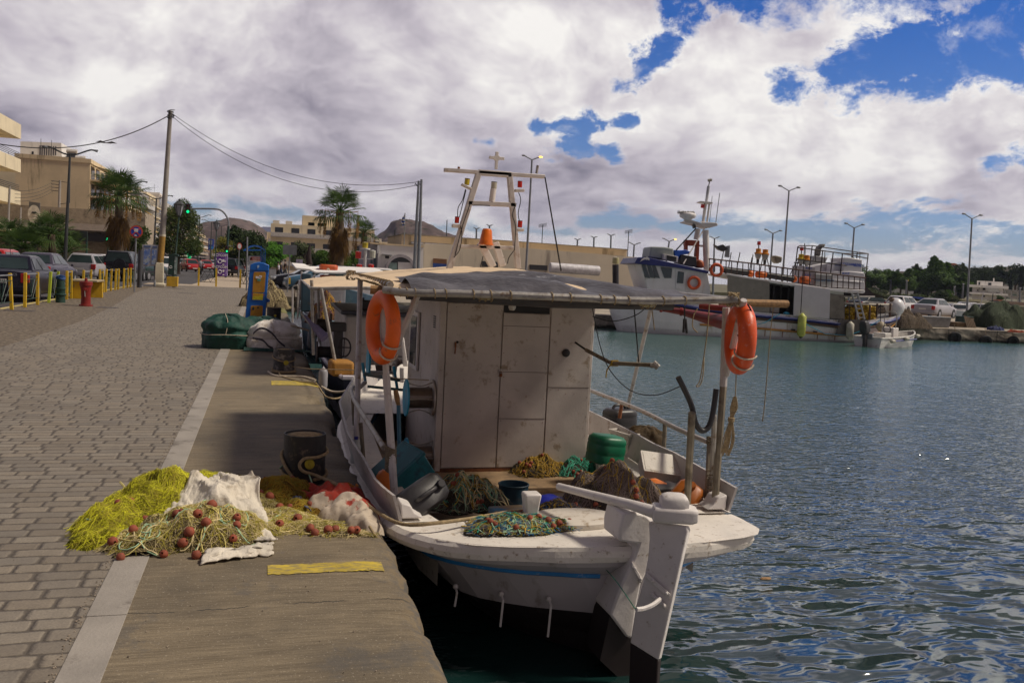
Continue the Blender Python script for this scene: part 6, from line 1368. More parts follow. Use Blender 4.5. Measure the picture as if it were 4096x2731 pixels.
BARK=M('bark',(.12,.085,.055),.9,var=.35,sc=5,bump=.8,bsc=18);SEED=M('palm_seed_stalk',(.28,.15,.03),.9,var=.3)
def leaves(mb,c,r,num,sz,rnd,thin=.35,squash=1.):
 c=Vector(c)
 for _ in range(num):
  u=Vector((rnd.gauss(0,1),rnd.gauss(0,1),rnd.gauss(0,1))).normalized()*(rnd.random()**.45)
  p=c+Vector((u.x*r[0],u.y*r[1],u.z*r[2]));a=Vector((rnd.uniform(-1,1),rnd.uniform(-1,1),rnd.uniform(-1,1)*squash)).normalized();b=a.orthogonal().normalized()
  s_=sz*rnd.uniform(.5,1.4);mb.add([p-a*s_,p+b*s_*thin,p+a*s_,p-b*s_*thin],[(0,1,2,3)])
def tree(name,lab,loc,H,clumps,mat,trunk=.15,num=120,sz=.25,group=None,seed=1,cat='tree',thin=.4):
 t=T(name,lab,cat,loc,0,group);rnd=random.Random(seed);mb=MB();tk=MB()
 tk.tube([(0,0,0),(.05*H*rnd.uniform(-1,1)*.3,0,H*.35),(0,0,H*.6)],[trunk,trunk*.7,trunk*.3],7)
 for(x,y,z,rx,rz) in clumps:
  leaves(mb,(x*H,y*H,z*H),(rx*H,rx*H,rz*H),num,sz,rnd,thin);tk.tube([(0,0,H*.25),(x*H*.5,y*H*.5,z*H*.75),(x*H,y*H,z*H)],[trunk*.5,trunk*.3,trunk*.1],5)
 tk.build('trunk',BARK,t);mb.build('crown',mat,t,sm=0);return t
def rclumps(n_,rnd,w_,z0,z1,r):return[(rnd.uniform(-w_,w_),rnd.uniform(-w_,w_),rnd.uniform(z0,z1),r*rnd.uniform(.6,1.2),r*rnd.uniform(.5,1.)) for _ in range(n_)]
def fan(mb,base,d_,L_,R_,rnd,droop=.3,nf=20):
 """one fan leaf: stalk then fingers"""
 d_=d_.normalized();side=d_.cross(Vector((0,0,1)));side=side.normalized() if side.length>.1 else Vector((1,0,0));up=side.cross(d_)
 tip=base+d_*L_-Vector((0,0,droop*L_*.4));mb.tube([base,base+d_*L_*.5,tip],[.035,.028,.015],4)
 ax_=(tip-base).normalized()
 for k in range(nf):
  a=lerp(-1.75,1.75,k/(nf-1));f=(ax_*cos(a)+side*sin(a)).normalized();l=R_*(.75+.3*cos(a*.8))*rnd.uniform(.85,1.08)
  e=tip+f*l*.62+up*.05;e2=tip+f*l-Vector((0,0,(.10+droop*.7)*l*rnd.uniform(.6,1.3)));w_=ax_.cross(f).cross(f).normalized()*0+f.cross(up).normalized()*.036*R_
  mb.add([tip,e+w_,e2,e-w_],[(0,1,2,3)])
def palm(lab,loc,H,k=1.,seed=1,skirt=True,tr=.28):
 t=T('palm_tree',lab,'palm tree',loc);rnd=random.Random(seed);g=MB();dmb=MB();tk=MB()
 tk.tube([(0,0,0),(.1,0,H*.3),(.0,0,H*.8)],[tr*1.5,tr*1.15,tr],12);tk.build('trunk',BARK,t)
 for i in range(int(30*k)):
  ph=i*2.399+rnd.uniform(-.2,.2);el=lerp(1.3,-.35,(i/(30*k))**.9);d_=Vector((cos(ph)*cos(el),sin(ph)*cos(el),sin(el)))
  fan(g,Vector((0,0,H*.80)),d_,rnd.uniform(.85,1.2)*k,rnd.uniform(.85,1.1)*k,rnd,.05 if el>.2 else .45)
 g.build('crown',LPAL,t,sm=0)
 if skirt:
  for i in range(int(34*k)):
   ph=i*2.399;el=rnd.uniform(-1.55,-1.2);d_=Vector((cos(ph)*cos(el),sin(ph)*cos(el),sin(el)))
   fan(dmb,Vector((0,0,H*.76-rnd.random()*H*.18)),d_,rnd.uniform(.5,1.0)*k,rnd.uniform(.7,.95)*k,rnd,.9,16)
  dmb.build('dry_skirt',LDRY,t,sm=0)
  sd_=MB()
  for i in range(9):
   ph=i*.7+.3;o=Vector((cos(ph)*1.25*k,sin(ph)*1.25*k,H*.80-.5));sd_.tube([(0,0,H*.78),o+Vector((0,0,.6)),o,o-Vector((0,0,.5))],.02,4,False);leaves(sd_,o-Vector((0,0,.75)),(.14,.14,.75),120,.07,rnd)
  sd_.build('seed_stalk',SEED,t,sm=0)
 return t
pL=at(471,1040,76);palm('tall fan palm on the median before the balconied beige building',(pL.x,76,0),7.9,1.3,2);pR=at(1352,1080,68);palm('fan palm with hanging dry skirt beyond the harbour cars',(pR.x,68,-.1),7.3,1.15,5)
pp3=at(1455,1000,84);palm('smaller fan palm half hidden left of the white arched building',(pp3.x,84,-.1),6.2,.8,8)
for i,(u,Y,H,s_) in enumerate(((35,60,2.6,1),(150,64,2.4,2),(205,58,3.2,3),(90,57,2.0,4),(262,60,1.9,6))):
 x=at(u,1000,Y).x;t=palm(['low fan palm on the median above the red car','low fan palm in front of the barber banner','bushy fan palm just left of the tall street lamp','small fan palm between the two left ones','small dark fan palm at the foot of the tall street lamp'][i],(x,Y,.1),H,.85,20+i,False,.2)
rnd=random.Random(3)
tree('tree','bushy green tamarisk tree between the utility pole and the traffic signal',(at(712,1040,95).x,95,0),7.6,[(0,0,.62,.22,.30),(-.14,0,.5,.16,.22),(.16,.05,.52,.17,.25),(.05,0,.85,.12,.16),(-.08,0,.75,.14,.16),(.2,0,.36,.12,.12),(-.2,0,.36,.12,.12),(.14,0,.74,.13,.14),(.02,0,.34,.2,.14)],LTAM,.25,1500,.16,seed=4,thin=.22)
tree('tree','dark shrubby tree beside the no parking sign behind the jeep',(at(512,1040,90).x,90,0),5.2,rclumps(7,rnd,.22,.3,.8,.2),LTAM,.2,420,.18,seed=6)
for i,(u,Y,H,mt,lab) in enumerate(((985,98,5.6,LDK,'dark oleander like tree behind the blue shelter'),(1075,105,5.0,LBRI,'bright green rounded pine right of the blue shelter'),(1040,108,5.4,LBRI,'bright green tree just behind the blue shelter'),(1110,112,4.3,LBRI,'lower bright green pine above the walking people'),(905,165,6.5,LYEL,'yellowish tree beside the traffic light mast'),(1320,92,4.2,LMID,'green shrub left of the harbour palm trunk'),(1395,90,4.0,LMID,'green shrub right of the harbour palm trunk'),(1215,120,5.,LOL,'olive green tree behind the grey sign'),(1275,110,3.6,LDK,'dark shrub right of the closed parasol'),(955,106,2.2,LDK,'dark low shrub beside the purple bin'),(930,100,1.6,LTAM,'low roadside shrub right of the purple bin'))):
 tree('tree' if H>2.5 else 'shrub',lab,(at(u,1040,Y).x,Y,-.1),H,rclumps(9,rnd,.26,.35,.82,.20),mt,.15,380,.15*H/4.5,seed=30+i,cat='tree' if H>2.5 else 'shrub')
struct('median',MB().box(-15.2,-12.6,40,75,-.03,.16).box(-14.6,-12.9,100,300,-.03,.16),M('median_kerb',(.55,.45,.12),.8,dirt=(.3,.27,.2),da=.6),bev=.02)
tag(MB().box(-15.,-12.8,40.2,74.8,.16,.22).box(-14.4,-13.1,100.2,299,.16,.22).build('median_grass',M('grass',(.07,.13,.02),.95,var=.4,sc=9,bump=1,bsc=30)),kind='structure')
mf=T('low_fence','low dark green iron fence on yellow kerb at the foot of the street lamp','fence',(-12.62,62,.16));mb=MB()
for k in range(44):mb.tube([(0,-12+k*.55,0),(0,-12+k*.55,.75)],.018,4)
mb.tube([(0,-12,.75),(0,11.8,.75)],.02,4);mb.build('bars',DKG,mf)
# hills
def hillmat(name,c0,c1,shr,sc,thr=.56):
 m=bpy.data.materials.new(name);m.use_nodes=True;n=NT(m.node_tree);bs=n.N['Principled BSDF'];p=n.new('ShaderNodeTexCoord').outputs['Object']
 c=n.mix(n.rmp(n.noise(p,.012,7,.7),.35,.65),c0,c1);c=n.mix(n.rmp(n.noise(n.v('MULTIPLY',p,(1,1,3)),.06,5,.75),.5,.62,0,.5),c,tuple(x*1.7 for x in c1))
 s_=n.m('MULTIPLY',n.rmp(n.vor(p,sc),.42,.30),n.rmp(n.noise(p,sc*.25,4,.6),thr-.06,thr+.03));c=n.mix(s_,c,shr)
 n.put(bs.inputs['Base Color'],c);bs.inputs['Roughness'].default_value=.95;bs.inputs['Specular IOR Level'].default_value=.1
 return m
def hill(name,lab,Y,prof,depth,mat,amp,base_v=1052,nx=150):
 P_=[at(u,v,Y) for u,v in prof];x0,x1=P_[0].x,P_[-1].x;tab=[(p.x,p.z) for p in P_];mb=MB()
 def fn(a,b):
  x=lerp(x0,x1,a);h=interp(tab,x);s_=lerp(-1,1,b);k=(1-abs(s_)**1.7);nz=mn.fractal(Vector((x/amp[1],s_*3,2)),1.,2.,6)
  return(x+s_*depth*.1,Y+s_*depth,-3+max(0,(h+3))*k+nz*amp[0]*(1-k*.75)*min(1,k*3)+amp[0]*.12*mn.fractal(Vector((x/amp[1]*6,s_*9,1)),.8,2.,4))
 mb.grid(fn,nx,48);o=tag(mb.build(name,mat,sm=180),kind='structure');return o
hb=hillmat('scrub_hill',(.070,.050,.045),(.125,.092,.082),(.028,.032,.015),.11,.50)
hill('hill','',900,[(640,1040),(720,985),(790,940),(850,908),(900,892),(950,884),(985,889),(1030,905),(1075,930),(1120,960),(1200,985),(1330,1030)],330,hb,(12,60))
hill('hill','',760,[(1380,1035),(1440,980),(1500,950),(1548,915),(1565,888),(1585,878),(1605,876),(1650,882),(1680,886),(1710,900),(1745,925),(1790,945),(1830,975),(1950,1040)],260,hb,(8,45))
hill('mountain','',3300,[(880,1030),(960,960),(1040,918),(1100,909),(1160,912),(1220,928),(1290,948),(1350,975),(1480,1040)],900,hillmat('far_mountain_haze_tint',(.045,.055,.10),(.10,.08,.11),(.02,.03,.05),.02,.5),(40,260))  # blue distance haze is mixed into the mountain's own colours
hill('hill','',620,[(3250,1130),(3430,1120),(3560,1093),(3700,1085),(3850,1078),(4000,1070),(4150,1068),(4400,1080),(4700,1110)],190,hillmat('wooded_hill',(.045,.04,.02),(.09,.07,.05),(.012,.024,.008),.16,.36),(6,60))
# buildings
BE=M('beige_render',(.66,.52,.33),.9,var=.10,sc=.35,dirt=(.20,.15,.09),da=.42,dsc=.9,streak=True);CRB=M('cream_render',(.74,.63,.43),.9,var=.08,sc=.4,dirt=(.35,.28,.18),da=.3,dsc=1,streak=True)
WHB=M('white_render',(.74,.71,.68),.9,var=.06,sc=.4,dirt=(.38,.35,.32),da=.35,dsc=.9,streak=True);GYB=M('grey_render',(.34,.32,.31),.9,var=.1,sc=.5);WNG=M('dark_window',(.025,.028,.032),.2,var=.4,sc=.3);AWN=M('awning_cream',(.55,.46,.30),.85,var=.1,sc=.6);AWY=M('awning_orange',(.60,.32,.02),.85);RAILM=M('balcony_rail',(.55,.52,.48),.6);SHP_=M('shop_dark',(.03,.028,.032),.6,var=.4,sc=.4);ROOFT=M('roof_tile',(.34,.11,.05),.85,var=.25,sc=2)
FX=-26.
def block(lab,y0,y1,H,floors,mat,x0=None,dep=14,fy=1.5,g=3.6,seed=0,shop=True,side=True,cant=1.2,awn=.4,pent=0,fx=FX,rail=RAILM,awm=AWN,name='apartment_building'):
 """street block: its face looks towards +X, its blank side towards the camera"""
 b=T(name,lab,'building',(fx,(y0+y1)/2,0));rnd=random.Random(seed);W_=y1-y0;hy=W_/2
 MB().box(-dep,0,-hy,hy,0,H).build('wall',mat,b);MB().box(-dep-.1,.12,-hy-.1,hy+.1,H,H+.5).build('parapet',mat,b)
 fh=(H-g)/floors;nb_=max(2,int(W_/3.2))
 if shop:
  MB().box(.0,.25,-hy+.3,hy-.3,.0,g-.9).build('shop_front',SHP_,b);MB().box(.0,.4,-hy+.2,hy-.2,g-.9,g-.1).build('shop_sign',rnd.choice([M('sign_white',(.6,.6,.6)),SHP_,M('sign_blue_dull',(.05,.12,.35)),M('sign_red_dull',(.4,.05,.04))]),b)
  MB().prism([(.42,-hy+.5,g-.7),(2.2,-hy+.5,g-1.5),(2.2,hy-.5,g-1.5),(.42,hy-.5,g-.7)],(0,0,.05)).build('awning',rnd.choice([AWN,M('awning_dark',(.10,.08,.07)),M('awning_white',(.6,.58,.55))]),b)
 for f in range(floors):
  z=g+f*fh
  MB().box(.02,cant,-hy+.1,hy-.1,z-.12,z+.08).build('balcony',mat,b)
  r_=MB()
  if rnd.random()<.5 and rail is RAILM:r_.box(cant-.06,cant,-hy+.1,hy-.1,z+.08,z+.95)
  else:
   for q in range(5):r_.tube([(cant-.05,-hy+.12,z+.25+q*.17),(cant-.05,hy-.12,z+.25+q*.17)],.025,4);
   for q in range(int(W_/1.2)):r_.tube([(cant-.05,-hy+.3+q*1.2,z),(cant-.05,-hy+.3+q*1.2,z+.98)],.03,4)
   for q in range(5):r_.tube([(.05,-hy+.12,z+.25+q*.17),(cant-.05,-hy+.12,z+.25+q*.17)],.025,4)
  r_.build('railing',rail,b)
  for k in range(nb_):
   yc=-hy+W_*(k+.5)/nb_;ww=W_/nb_*.30
   wf=MB().box(.0,.05,yc-ww-.08,yc+ww+.08,z+.1,z+fh*.80).build('window',M('window_frame_dull',(.40,.36,.3)),b);MB().box(.05,.07,yc-ww,yc+ww,z+.12,z+fh*.76).build('pane',WNG,wf)
   if rnd.random()<awn:MB().prism([(.1,yc-ww-.3,z+fh*.92),(cant+.5,yc-ww-.3,z+fh*.50),(cant+.5,yc+ww+.3,z+fh*.50),(.1,yc+ww+.3,z+fh*.92)],(0,0,.04)).build('awning',awm if rnd.random()<.8 else AWY,b)
 if side:
  for f in range(1,floors):
   if rnd.random()<.6:MB().box(-dep*.45,-dep*.45+.9,-hy-.03,-hy,g+f*fh+.9,g+f*fh+2.).build('window',WNG,b)
 if pent:MB().box(-dep*.8,-3,-hy+1,hy-1,H+.5,H+.5+pent).build('penthouse',WHB,b)
 rf=MB()
 for k in range(3):x,y=rnd.uniform(-dep+1,-1),rnd.uniform(-hy+.5,hy-.5);rf.tube([(x,y,H),(x,y,H+pent+rnd.uniform(1.5,3.4))],.03,4)
 rf.build('aerial',LPM,b)
 for k in range(2):
  x,y=rnd.uniform(-dep*.6,-1.5),rnd.uniform(-hy+1.5,hy-1.5);MB().tube([(x-.6,y,H+pent+1.5),(x+.6,y,H+pent+1.5)],.28,8).build('water_tank',RAILM,b);MB().prism([(x-.5,y-.9,H+pent+.6),(x+.5,y-.9,H+pent+.6),(x+.5,y,H+pent+1.4),(x-.5,y,H+pent+1.4)],(0,0,.06)).build('solar_panel',SHP_,b)
 return b
rbld=T('apartment_building','cream apartment building with rounded balconies at the left edge','building',(at(60,1000,92).x-6.3,92,0));xr=5.6
MB().box(-12,xr-2.2,-6,6,0,13.8).build('wall',CRB,rbld)
def rbal(z,h,mat,nm,r0=0.,solid=True):
 P_=[(-12,-6-1.6,0)]+[(xr-2.2+(1.9-r0)*sin(a),-4.2-(3.4-r0)*cos(a),0) for a in np.linspace(0,pi/2,9)]+[(xr-.3-r0,6,0),(-12,6,0)]
 return MB().prism([(x,y,z) for x,y,_ in P_],(0,0,h)).build(nm,mat,rbld,sm=30)
for z,h in((12.9,1.1),(9.6,1.0),(6.4,1.0),(3.7,.4)):rbal(z-.3,h+.3,CRB,'balcony')
for z in(10.5,7.3):
 mb=MB()
 for q in range(4):mb.tube([(-12,-7.4,z+.25+q*.16)]+[(xr-2.2+1.8*sin(a),-4.2-3.3*cos(a),z+.25+q*.16) for a in np.linspace(0,pi/2,9)]+[(xr-.45,6,z+.25+q*.16)],.03,4)
 mb.build('railing',LPM,rbld)
for z in(4.4,7.6,10.8):
 for x in(-9,-5.6,-2.2,1.2):wf=MB().box(x-1.1,x+1.1,-6.06,-6.0,z,z+2.1).build('window',M('brown_frame',(.10,.06,.035)),rbld);MB().box(x-1.,x+1.,-6.09,-6.06,z+.1,z+2.).build('pane',WNG,wf)
MB().box(-12,xr-1.8,-7.5,-6.01,3.2,4.3).build('shop_sign',M('sign_pale',(.50,.46,.44),.7,dirt=(.5,.1,.03),da=.5,dsc=.8),rbld);MB().prism([(-12,-7.6,3.3),(xr-1,-7.6,3.3),(xr-.5,-9.3,2.3),(-12,-9.3,2.3)],(0,0,.06)).build('awning',M('awning_taupe',(.16,.12,.09)),rbld)
lo=T('shop_building','low dark shop row with barber banner and grey oval sign','building',(at(160,1000,100).x,100,0));lx=lo.location.x
MB().box(-5,10,0,8,0,6.2).build('wall',M('taupe_render',(.36,.29,.21),.9,dirt=(.1,.08,.06),da=.5,dsc=1),lo)
MB().box(-5,10.2,-1.6,0,2.9,3.7).build('fascia',SHP_,lo);MB().prism([(-5,-.1,4.6),(9,-.1,4.6),(9,-2.2,3.9),(-5,-2.2,3.9)],(0,0,.08)).build('awning',M('awning_grey_brown',(.13,.10,.08)),lo)
quad('oval_sign_board',[(113,905),(116,806),(160,812),(157,905)],M('grey_board',(.13,.12,.11)),lo,97.2,.2);MB().lathe([(0,0),(.55,0),(.55,.03),(0,.03)],at(136,857,97.1),26,FB,1,1.65).build('oval',M('sign_oval',(.62,.56,.47)),lo,w=True)
mb=MB()
for s_ in(-1,1):mb.tube(smooth([at(136,852,97),at(136+s_*6,850,97),at(136+s_*10,855,97)],4),[.10]*4+[.08,.06,.04,.03,.02],5)
mb.build('moustache',BTXT,lo,w=True)
bb=T('banner','white barber shop banner with slanted red and blue stripes','banner',at(113,962,95.5));quad('cloth',[(77,968),(80,945),(152,956),(150,972)],M('banner_white',(.60,.58,.55)),bb,95.5,.05);text('BARBER  SHOP',.42,bb,BTXT,at(113,962,95.4),FB,w=True,bold=.04,sx=1.05)
for k in range(5):quad('stripe',[(86+k*12,953+k*1.4),(90+k*12,948+k*1.4),(95+k*12,949+k*1.4),(91+k*12,954+k*1.4)],RTXT if k%2 else BLT,bb,95.4,.02)
text('Kaplani',.62,lo,M('sign_gold',(.4,.28,.14)),at(108,928,98),FB,w=True,bold=.02);text('COFFEE',.42,lo,M('sign_gold'),at(152,937,98),FB,w=True)
BY=118.;bx=at(356,1000,BY).x;H1=EYE+(at(356,636,BY).z-EYE)
bg_=block('five storey beige building with a tall blank stained side wall',BY,BY+17,H1-.5,4,BE,dep=-(at(60,1000,BY).x-bx),g=4.6,seed=5,fx=bx,cant=2.6,awn=.7,side=False)
MB().box(-11.6,-10.9,-8.56,-8.5,8.9,10.1).box(-10.5,-9.8,-8.56,-8.5,8.9,10.1).build('window',WNG,bg_)
mb=MB();mb.box(-2.0,.9,-9.6,-8.5,3.0,5.2);mb.build('corner_shop_upper',WHB,bg_);MB().box(-13,.95,-9.7,-8.5,1.9,3.5).build('shop_fascia',M('slate_fascia',(.06,.06,.08),.5),bg_)
text('GALERIE',.75,bg_,M('purple_lettering',(.20,.03,.45),.5,em=((.3,.05,.7),.3)),at(318,921,BY-1.4),FB,w=True,bold=.03);text('STORE',.55,bg_,M('purple_lettering'),at(318,941,BY-1.4),FB,w=True,bold=.03)
for u0,v0,u1,v1,mt in((318,956,336,1014,M('poster_blue',(.15,.38,.62),.6,var=.6,sc=.6)),(349,960,361,1014,M('poster_violet',(.09,.04,.26),.6,var=.6,sc=.8))):
 quad('poster',[(u0,v1),(u0+2,v0),(u1,v0),(u1-1,v1)],mt,bg_,BY-1.5,.05)
quad('shop_window',[(262,1014),(264,962),(312,962),(311,1014)],SHP_,bg_,BY-1.3,.05)
bf=T('beach_flag','bright pink feather flag before the corner shop','flag',(at(309,1010,BY-3).x,BY-3,0));MB().tube([(bf.location.x,BY-3,0),at(300,960,BY-3)],.03,5).build('pole',GRYM,bf,w=True);quad('flag',[(296,985),(298,962),(303,961),(310,975),(312,1004),(309,1004)],M('pink_flag',(.60,.02,.12),.7),bf,BY-3.05,.02)
wb=T('apartment_building','white penthouse block with slatted screen rising behind the beige wall','building',(at(150,1000,140).x,140,0));Yw=140.
q=[at(u,v,Yw) for u,v in((70,1005),(82,566),(245,572),(262,1005))];MB().prism(q,(0,9,0)).build('wall',WHB,wb,w=True)
for k in range(8):quad('screen_slot',[(157+k*9,622),(158+k*9,583+k*.4),(162+k*9,583+k*.4),(161+k*9,622)],M('slot_dark',(.06,.055,.07)),wb,Yw-.06,.05)
quad('window',[(126,623),(127,606),(135,607),(134,623)],WNG,wb,Yw-.05,.04)
for i,(u,v0,v1,Y) in enumerate(((229,945,722,108),(372,1010,800,112),(26,1000,745,88),(76,960,830,90),(577,960,880,120))):
 b_=at(u,1000,Y);t=T('concrete_pole',['old concrete power pole with crossarms before the blank beige wall','slim pole before the beige balconies','concrete pole before the rounded balconies','short concrete pole left of the barber banner','slim concrete pole before the cream block'][i],'pole',(b_.x,Y,0));p=at(u+(v0-v1)*.05,v1,Y)
 MB().tube([(b_.x,Y,0),p],[.20 if i==0 else .12,.12 if i==0 else .09],8).build('shaft',CONC,t,w=True)
 if i==0:
  mb=MB()
  for k in range(4):mb.tube([p+Vector((-.9,0,-.1-.35*k)),p+Vector((.1,0,-.15-.35*k))],.035,4)
  mb.tube([p+Vector((0,0,-.1)),p+Vector((1.,0,-.2)),p+Vector((1.,0,-2.4)),p+Vector((0,0,-2.6))],.04,4);mb.build('crossarm',LPM,t,w=True)
  for k in range(4):tag(MB().tube(sag(p+Vector((-.6,0,-.1-.35*k)),at(60,762+k*14,92),.4,10),.02,4).build('power_line',BLK),['topmost','second','third','lowest'][k]+' of the four thin power lines crossing the beige wall','cable')
yy=BY+17.4
specs=[('cream apartment block with tan awnings right of the tall palm',12,13.4,4,CRB,.8,0,AWN),('white apartment block with a yellow awning near the phone booth',15,10.6,3,WHB,.5,2.2,AWY),('low white block with dark balcony rails behind the utility pole',17,10.2,3,WHB,.3,2.0,AWN),('cream apartment block hidden mostly by the bushy tree',16,13.,4,CRB,.5,0,AWN),('grey fronted block right of the bushy tree',14,14.6,4,GYB,.4,2.2,AWN),('cream block with stepped balconies by the double lamps',18,15.6,5,CRB,.7,0,AWN),('white block with blue framed shop balcony',16,16.8,5,WHB,.5,0,AWN),('pale block with hanging shop letters',20,14.8,4,CRB,.4,2,AWN),('cream block far along the avenue',24,15.2,4,BE,.5,0,AWN),('white block far along the avenue',30,14.4,4,WHB,.4,0,AWN),('last cream block before the hill',40,13.8,4,CRB,.4,0,AWN),('low tan block at the foot of the hill',60,11.5,3,BE,.3,0,AWN)]
for i,(lab,W_,H,fl,mt,aw,pe,am) in enumerate(specs):
 block(lab,yy,yy+W_-.3,H,fl,mt,seed=10+i,awn=aw,pent=pe,awm=am,cant=1.5,rail=LPM if i in(2,) else RAILM,fx=FX+(0,.6,-.5,0,.5,0,.8,-.3,.4,0,.6,0)[i]);yy+=W_+(0 if i!=3 else 4)
bs=T('shop_balcony','blue framed glazed shop balcony with blue sign on the white block','balcony',at(845,970,215));quad('frame',[(832,1000),(834,955),(855,957),(853,998)],M('blue_frame',(.01,.05,.35),.5),bs,214,1.5);quad('opening',[(836,978),(837,960),(850,961),(849,979)],M('pale_opening',(.3,.33,.4)),bs,213.9,.05);quad('sign_panel',[(838,995),(838,984),(853,985),(852,996)],M('cyan_sign',(.03,.25,.6),.5),bs,213.8,.05)
gc=T('pharmacy_cross','lit green pharmacy cross beside the bushy tree','sign',at(757,1014,150));c=at(757,1014,150);MB().box(-.8,.8,-.1,.1,-.28,.28,None,c).box(-.28,.28,-.11,.11,-.8,.8,None,c).build('cross',M('green_sign',(.0,.3,.08),.5,em=((0,.6,.2),.6)),gc,w=True)
vs_=T('vertical_sign','vertical white shop sign with black letters on a far block','sign',at(876,980,180));quad('board',[(871,1000),(874,963),(882,964),(879,1000)],M('sign_white'),vs_,180,.2)
for k,ch in enumerate('ΛΑΧΟΝ'[:4]):text(ch,.38*1.2,vs_,BTXT,at(877.2-.3*k,969+k*8,179.9),FB,w=True,bold=.03)
rnd=random.Random(12)
k_=0
for(u,Y,W_,H,lab) in((1290,230,26,11.5,'cream apartment block with balconies behind the grey traffic sign'),(1215,260,20,10,'pale block left of the closed parasol with roof heaters'),(1400,250,22,9,'cream block glimpsed through the harbour palm'),(1120,330,24,10,'small pale houses block at the hill foot behind the bright pines'),(1180,300,16,8.5,'sand coloured block behind the grey road sign'),(1010,420,30,11,'distant pale block at the foot of the left hill')):
 p=at(u,1040,Y);b=T('apartment_building',lab,'building',(p.x,Y,0));MB().box(-W_/2,W_/2,0,10,0,H).build('wall',CRB if k_%2==0 else BE,b);MB().box(-W_/5,W_/6,2,6,H,H+2.6).build('stair_tower',CRB,b)
 for f in range(3):
  z=1.2+f*H/3.2;MB().box(-W_/2,W_/2,-1.3,-.02,z-.2,z+.0).build('balcony',WHB,b);MB().box(-W_/2,W_/2,-1.35,-1.3,z,z+.9).build('railing',RAILM,b)
  for q in range(int(W_/4)):MB().box(-W_/2+1+q*4,-W_/2+3+q*4,-.04,-.0,z+.2,z+2.2).build('window',WNG,b)
 for j in range(6):x=rnd.uniform(-W_/2+1,W_/2-1);MB().box(x-.8,x+.8,2,3,H,H+.9).build('solar_heater',RAILM,b)
 k_+=1
AY=66.
ab=T('harbour_building','white harbour building with a wide arched window and narrow arched bays','building',at(1680,1080,AY));ab.location.z=-.1
def q2(name,pts,mat,Y,th,bev=0.):return quad(name,pts,mat,ab,Y,th,bev)
q2('wall',[(1508,1100),(1516,975),(1694,986),(1692,1110)],WHB,AY,9);q2('side_wall',[(1475,1098),(1482,972),(1514,974),(1508,1101)],M('side_shade_render',(.42,.42,.46),.9,dirt=(.3,.28,.25),da=.4),AY+.6,8)  # side wall: its shade is put into a darker, greyer colour
q2('parapet',[(1480,974),(1481,969),(1517,972),(1697,984),(1697,989),(1516,978)],BE,AY-.1,9.2)
for k in range(3):q2('arched_bay',[(1481+k*13,1085),(1483+k*13,1035),(1486+k*13,1022),(1490+k*13,1035),(1489+k*13,1085)],M('teal_grey_glass',(.07,.12,.15),.4),AY+.5,.1)
arc=[at(1601-61*cos(a),1080-61*sin(a)*1.02-0*cos(a),AY-.06) for a in np.linspace(.0,pi,22)];arc2=[at(1601-50*cos(a),1080-50*sin(a)*1.02,AY-.06) for a in np.linspace(.0,pi,22)]
mb=MB();mb.loft([[a,a+Vector((0,-.14,0)),b+Vector((0,-.14,0)),b] for a,b in zip(arc,arc2)]);mb.build('arch_moulding',M('grey_moulding',(.36,.33,.35)),ab,w=True)
MB().prism([at(1601-50*cos(a),1080-50*sin(a)*1.02,AY-.04) for a in np.linspace(0,pi,22)],(0,.03,0)).build('arched_window',WNG,ab,w=True)
q2('infill_wall',[(1592,1085),(1592,1048),(1653,1051),(1655,1090)],WHB,AY-.09,.04);q2('window',[(1556,1078),(1557,1050),(1588,1051),(1588,1080)],M('pale_green_glass',(.20,.29,.27),.3),AY-.09,.04);q2('vent_hood',[(1530,1018),(1531,1016),(1570,1020),(1570,1023)],GRYM,AY-.6,.6);q2('vent',[(1541,1033),(1541,1023),(1556,1024),(1556,1034)],SHP_,AY-.05,.04);q2('lettering_board',[(1508,1012),(1510,980),(1518,981),(1516,1013)],M('sign_white'),AY-.12,.1)
HYY=74.
hl=T('market_hall','long low cream harbour hall with a beige upper storey and ribbon windows','building',at(2100,1100,HYY));hl.location.z=-.1
quad('wall',[(1688,1115),(1692,975),(2000,984),(2560,1030),(2560,1150)],M('hall_render',(.68,.59,.45),.9,var=.08,sc=.3,dirt=(.3,.25,.2),da=.4,dsc=.8,streak=True),hl,HYY,10)
quad('upper_storey',[(1604,980),(1607,937),(1640,937),(2060,965),(2509,998),(2507,1032)],BE,hl,HYY+4,9);quad('coping',[(1604,939),(1604,936),(1640,936),(2060,964),(2511,997),(2511,1000),(2060,967)],M('coping',(.24,.2,.15)),hl,HYY+3.9,9.2)
for a,b in((1644,1695),(1698,1752),(1755,1805),(2060,2150),(2172,2240),(2246,2330),(2335,2420),(2425,2495)):
 va,vb=966+(a-1644)*.068,966+(b-1644)*.068;f_=quad('window',[(a,va+9),(a,va),(b,vb),(b,vb+9)],M('window_frame_grey',(.10,.10,.11)),hl,HYY+3.95,.04);quad('pane',[(a+1.5,va+8),(a+1.5,va+1.5),(b-1.5,vb+1.5),(b-1.5,vb+8)],M('pale_pane',(.48,.46,.48),.3),hl,HYY+3.9,.04)
quad('shutter',[(1732,1052),(1733,1033),(1787,1037),(1787,1056)],M('brown_shutter',(.20,.09,.04)),hl,HYY-.05,.04);quad('blue_door',[(1732,1075),(1732,1052),(1787,1056),(1787,1080)],M('blue_door',(.02,.06,.25)),hl,HYY-.05,.04)
quad('vent_grille',[(1928,1065),(1929,1044),(1992,1048),(1992,1070)],SHP_,hl,HYY-.05,.04);quad('ledge',[(2118,1078),(2118,1058),(2190,1062),(2190,1082)],SHP_,hl,HYY-.05,.04)
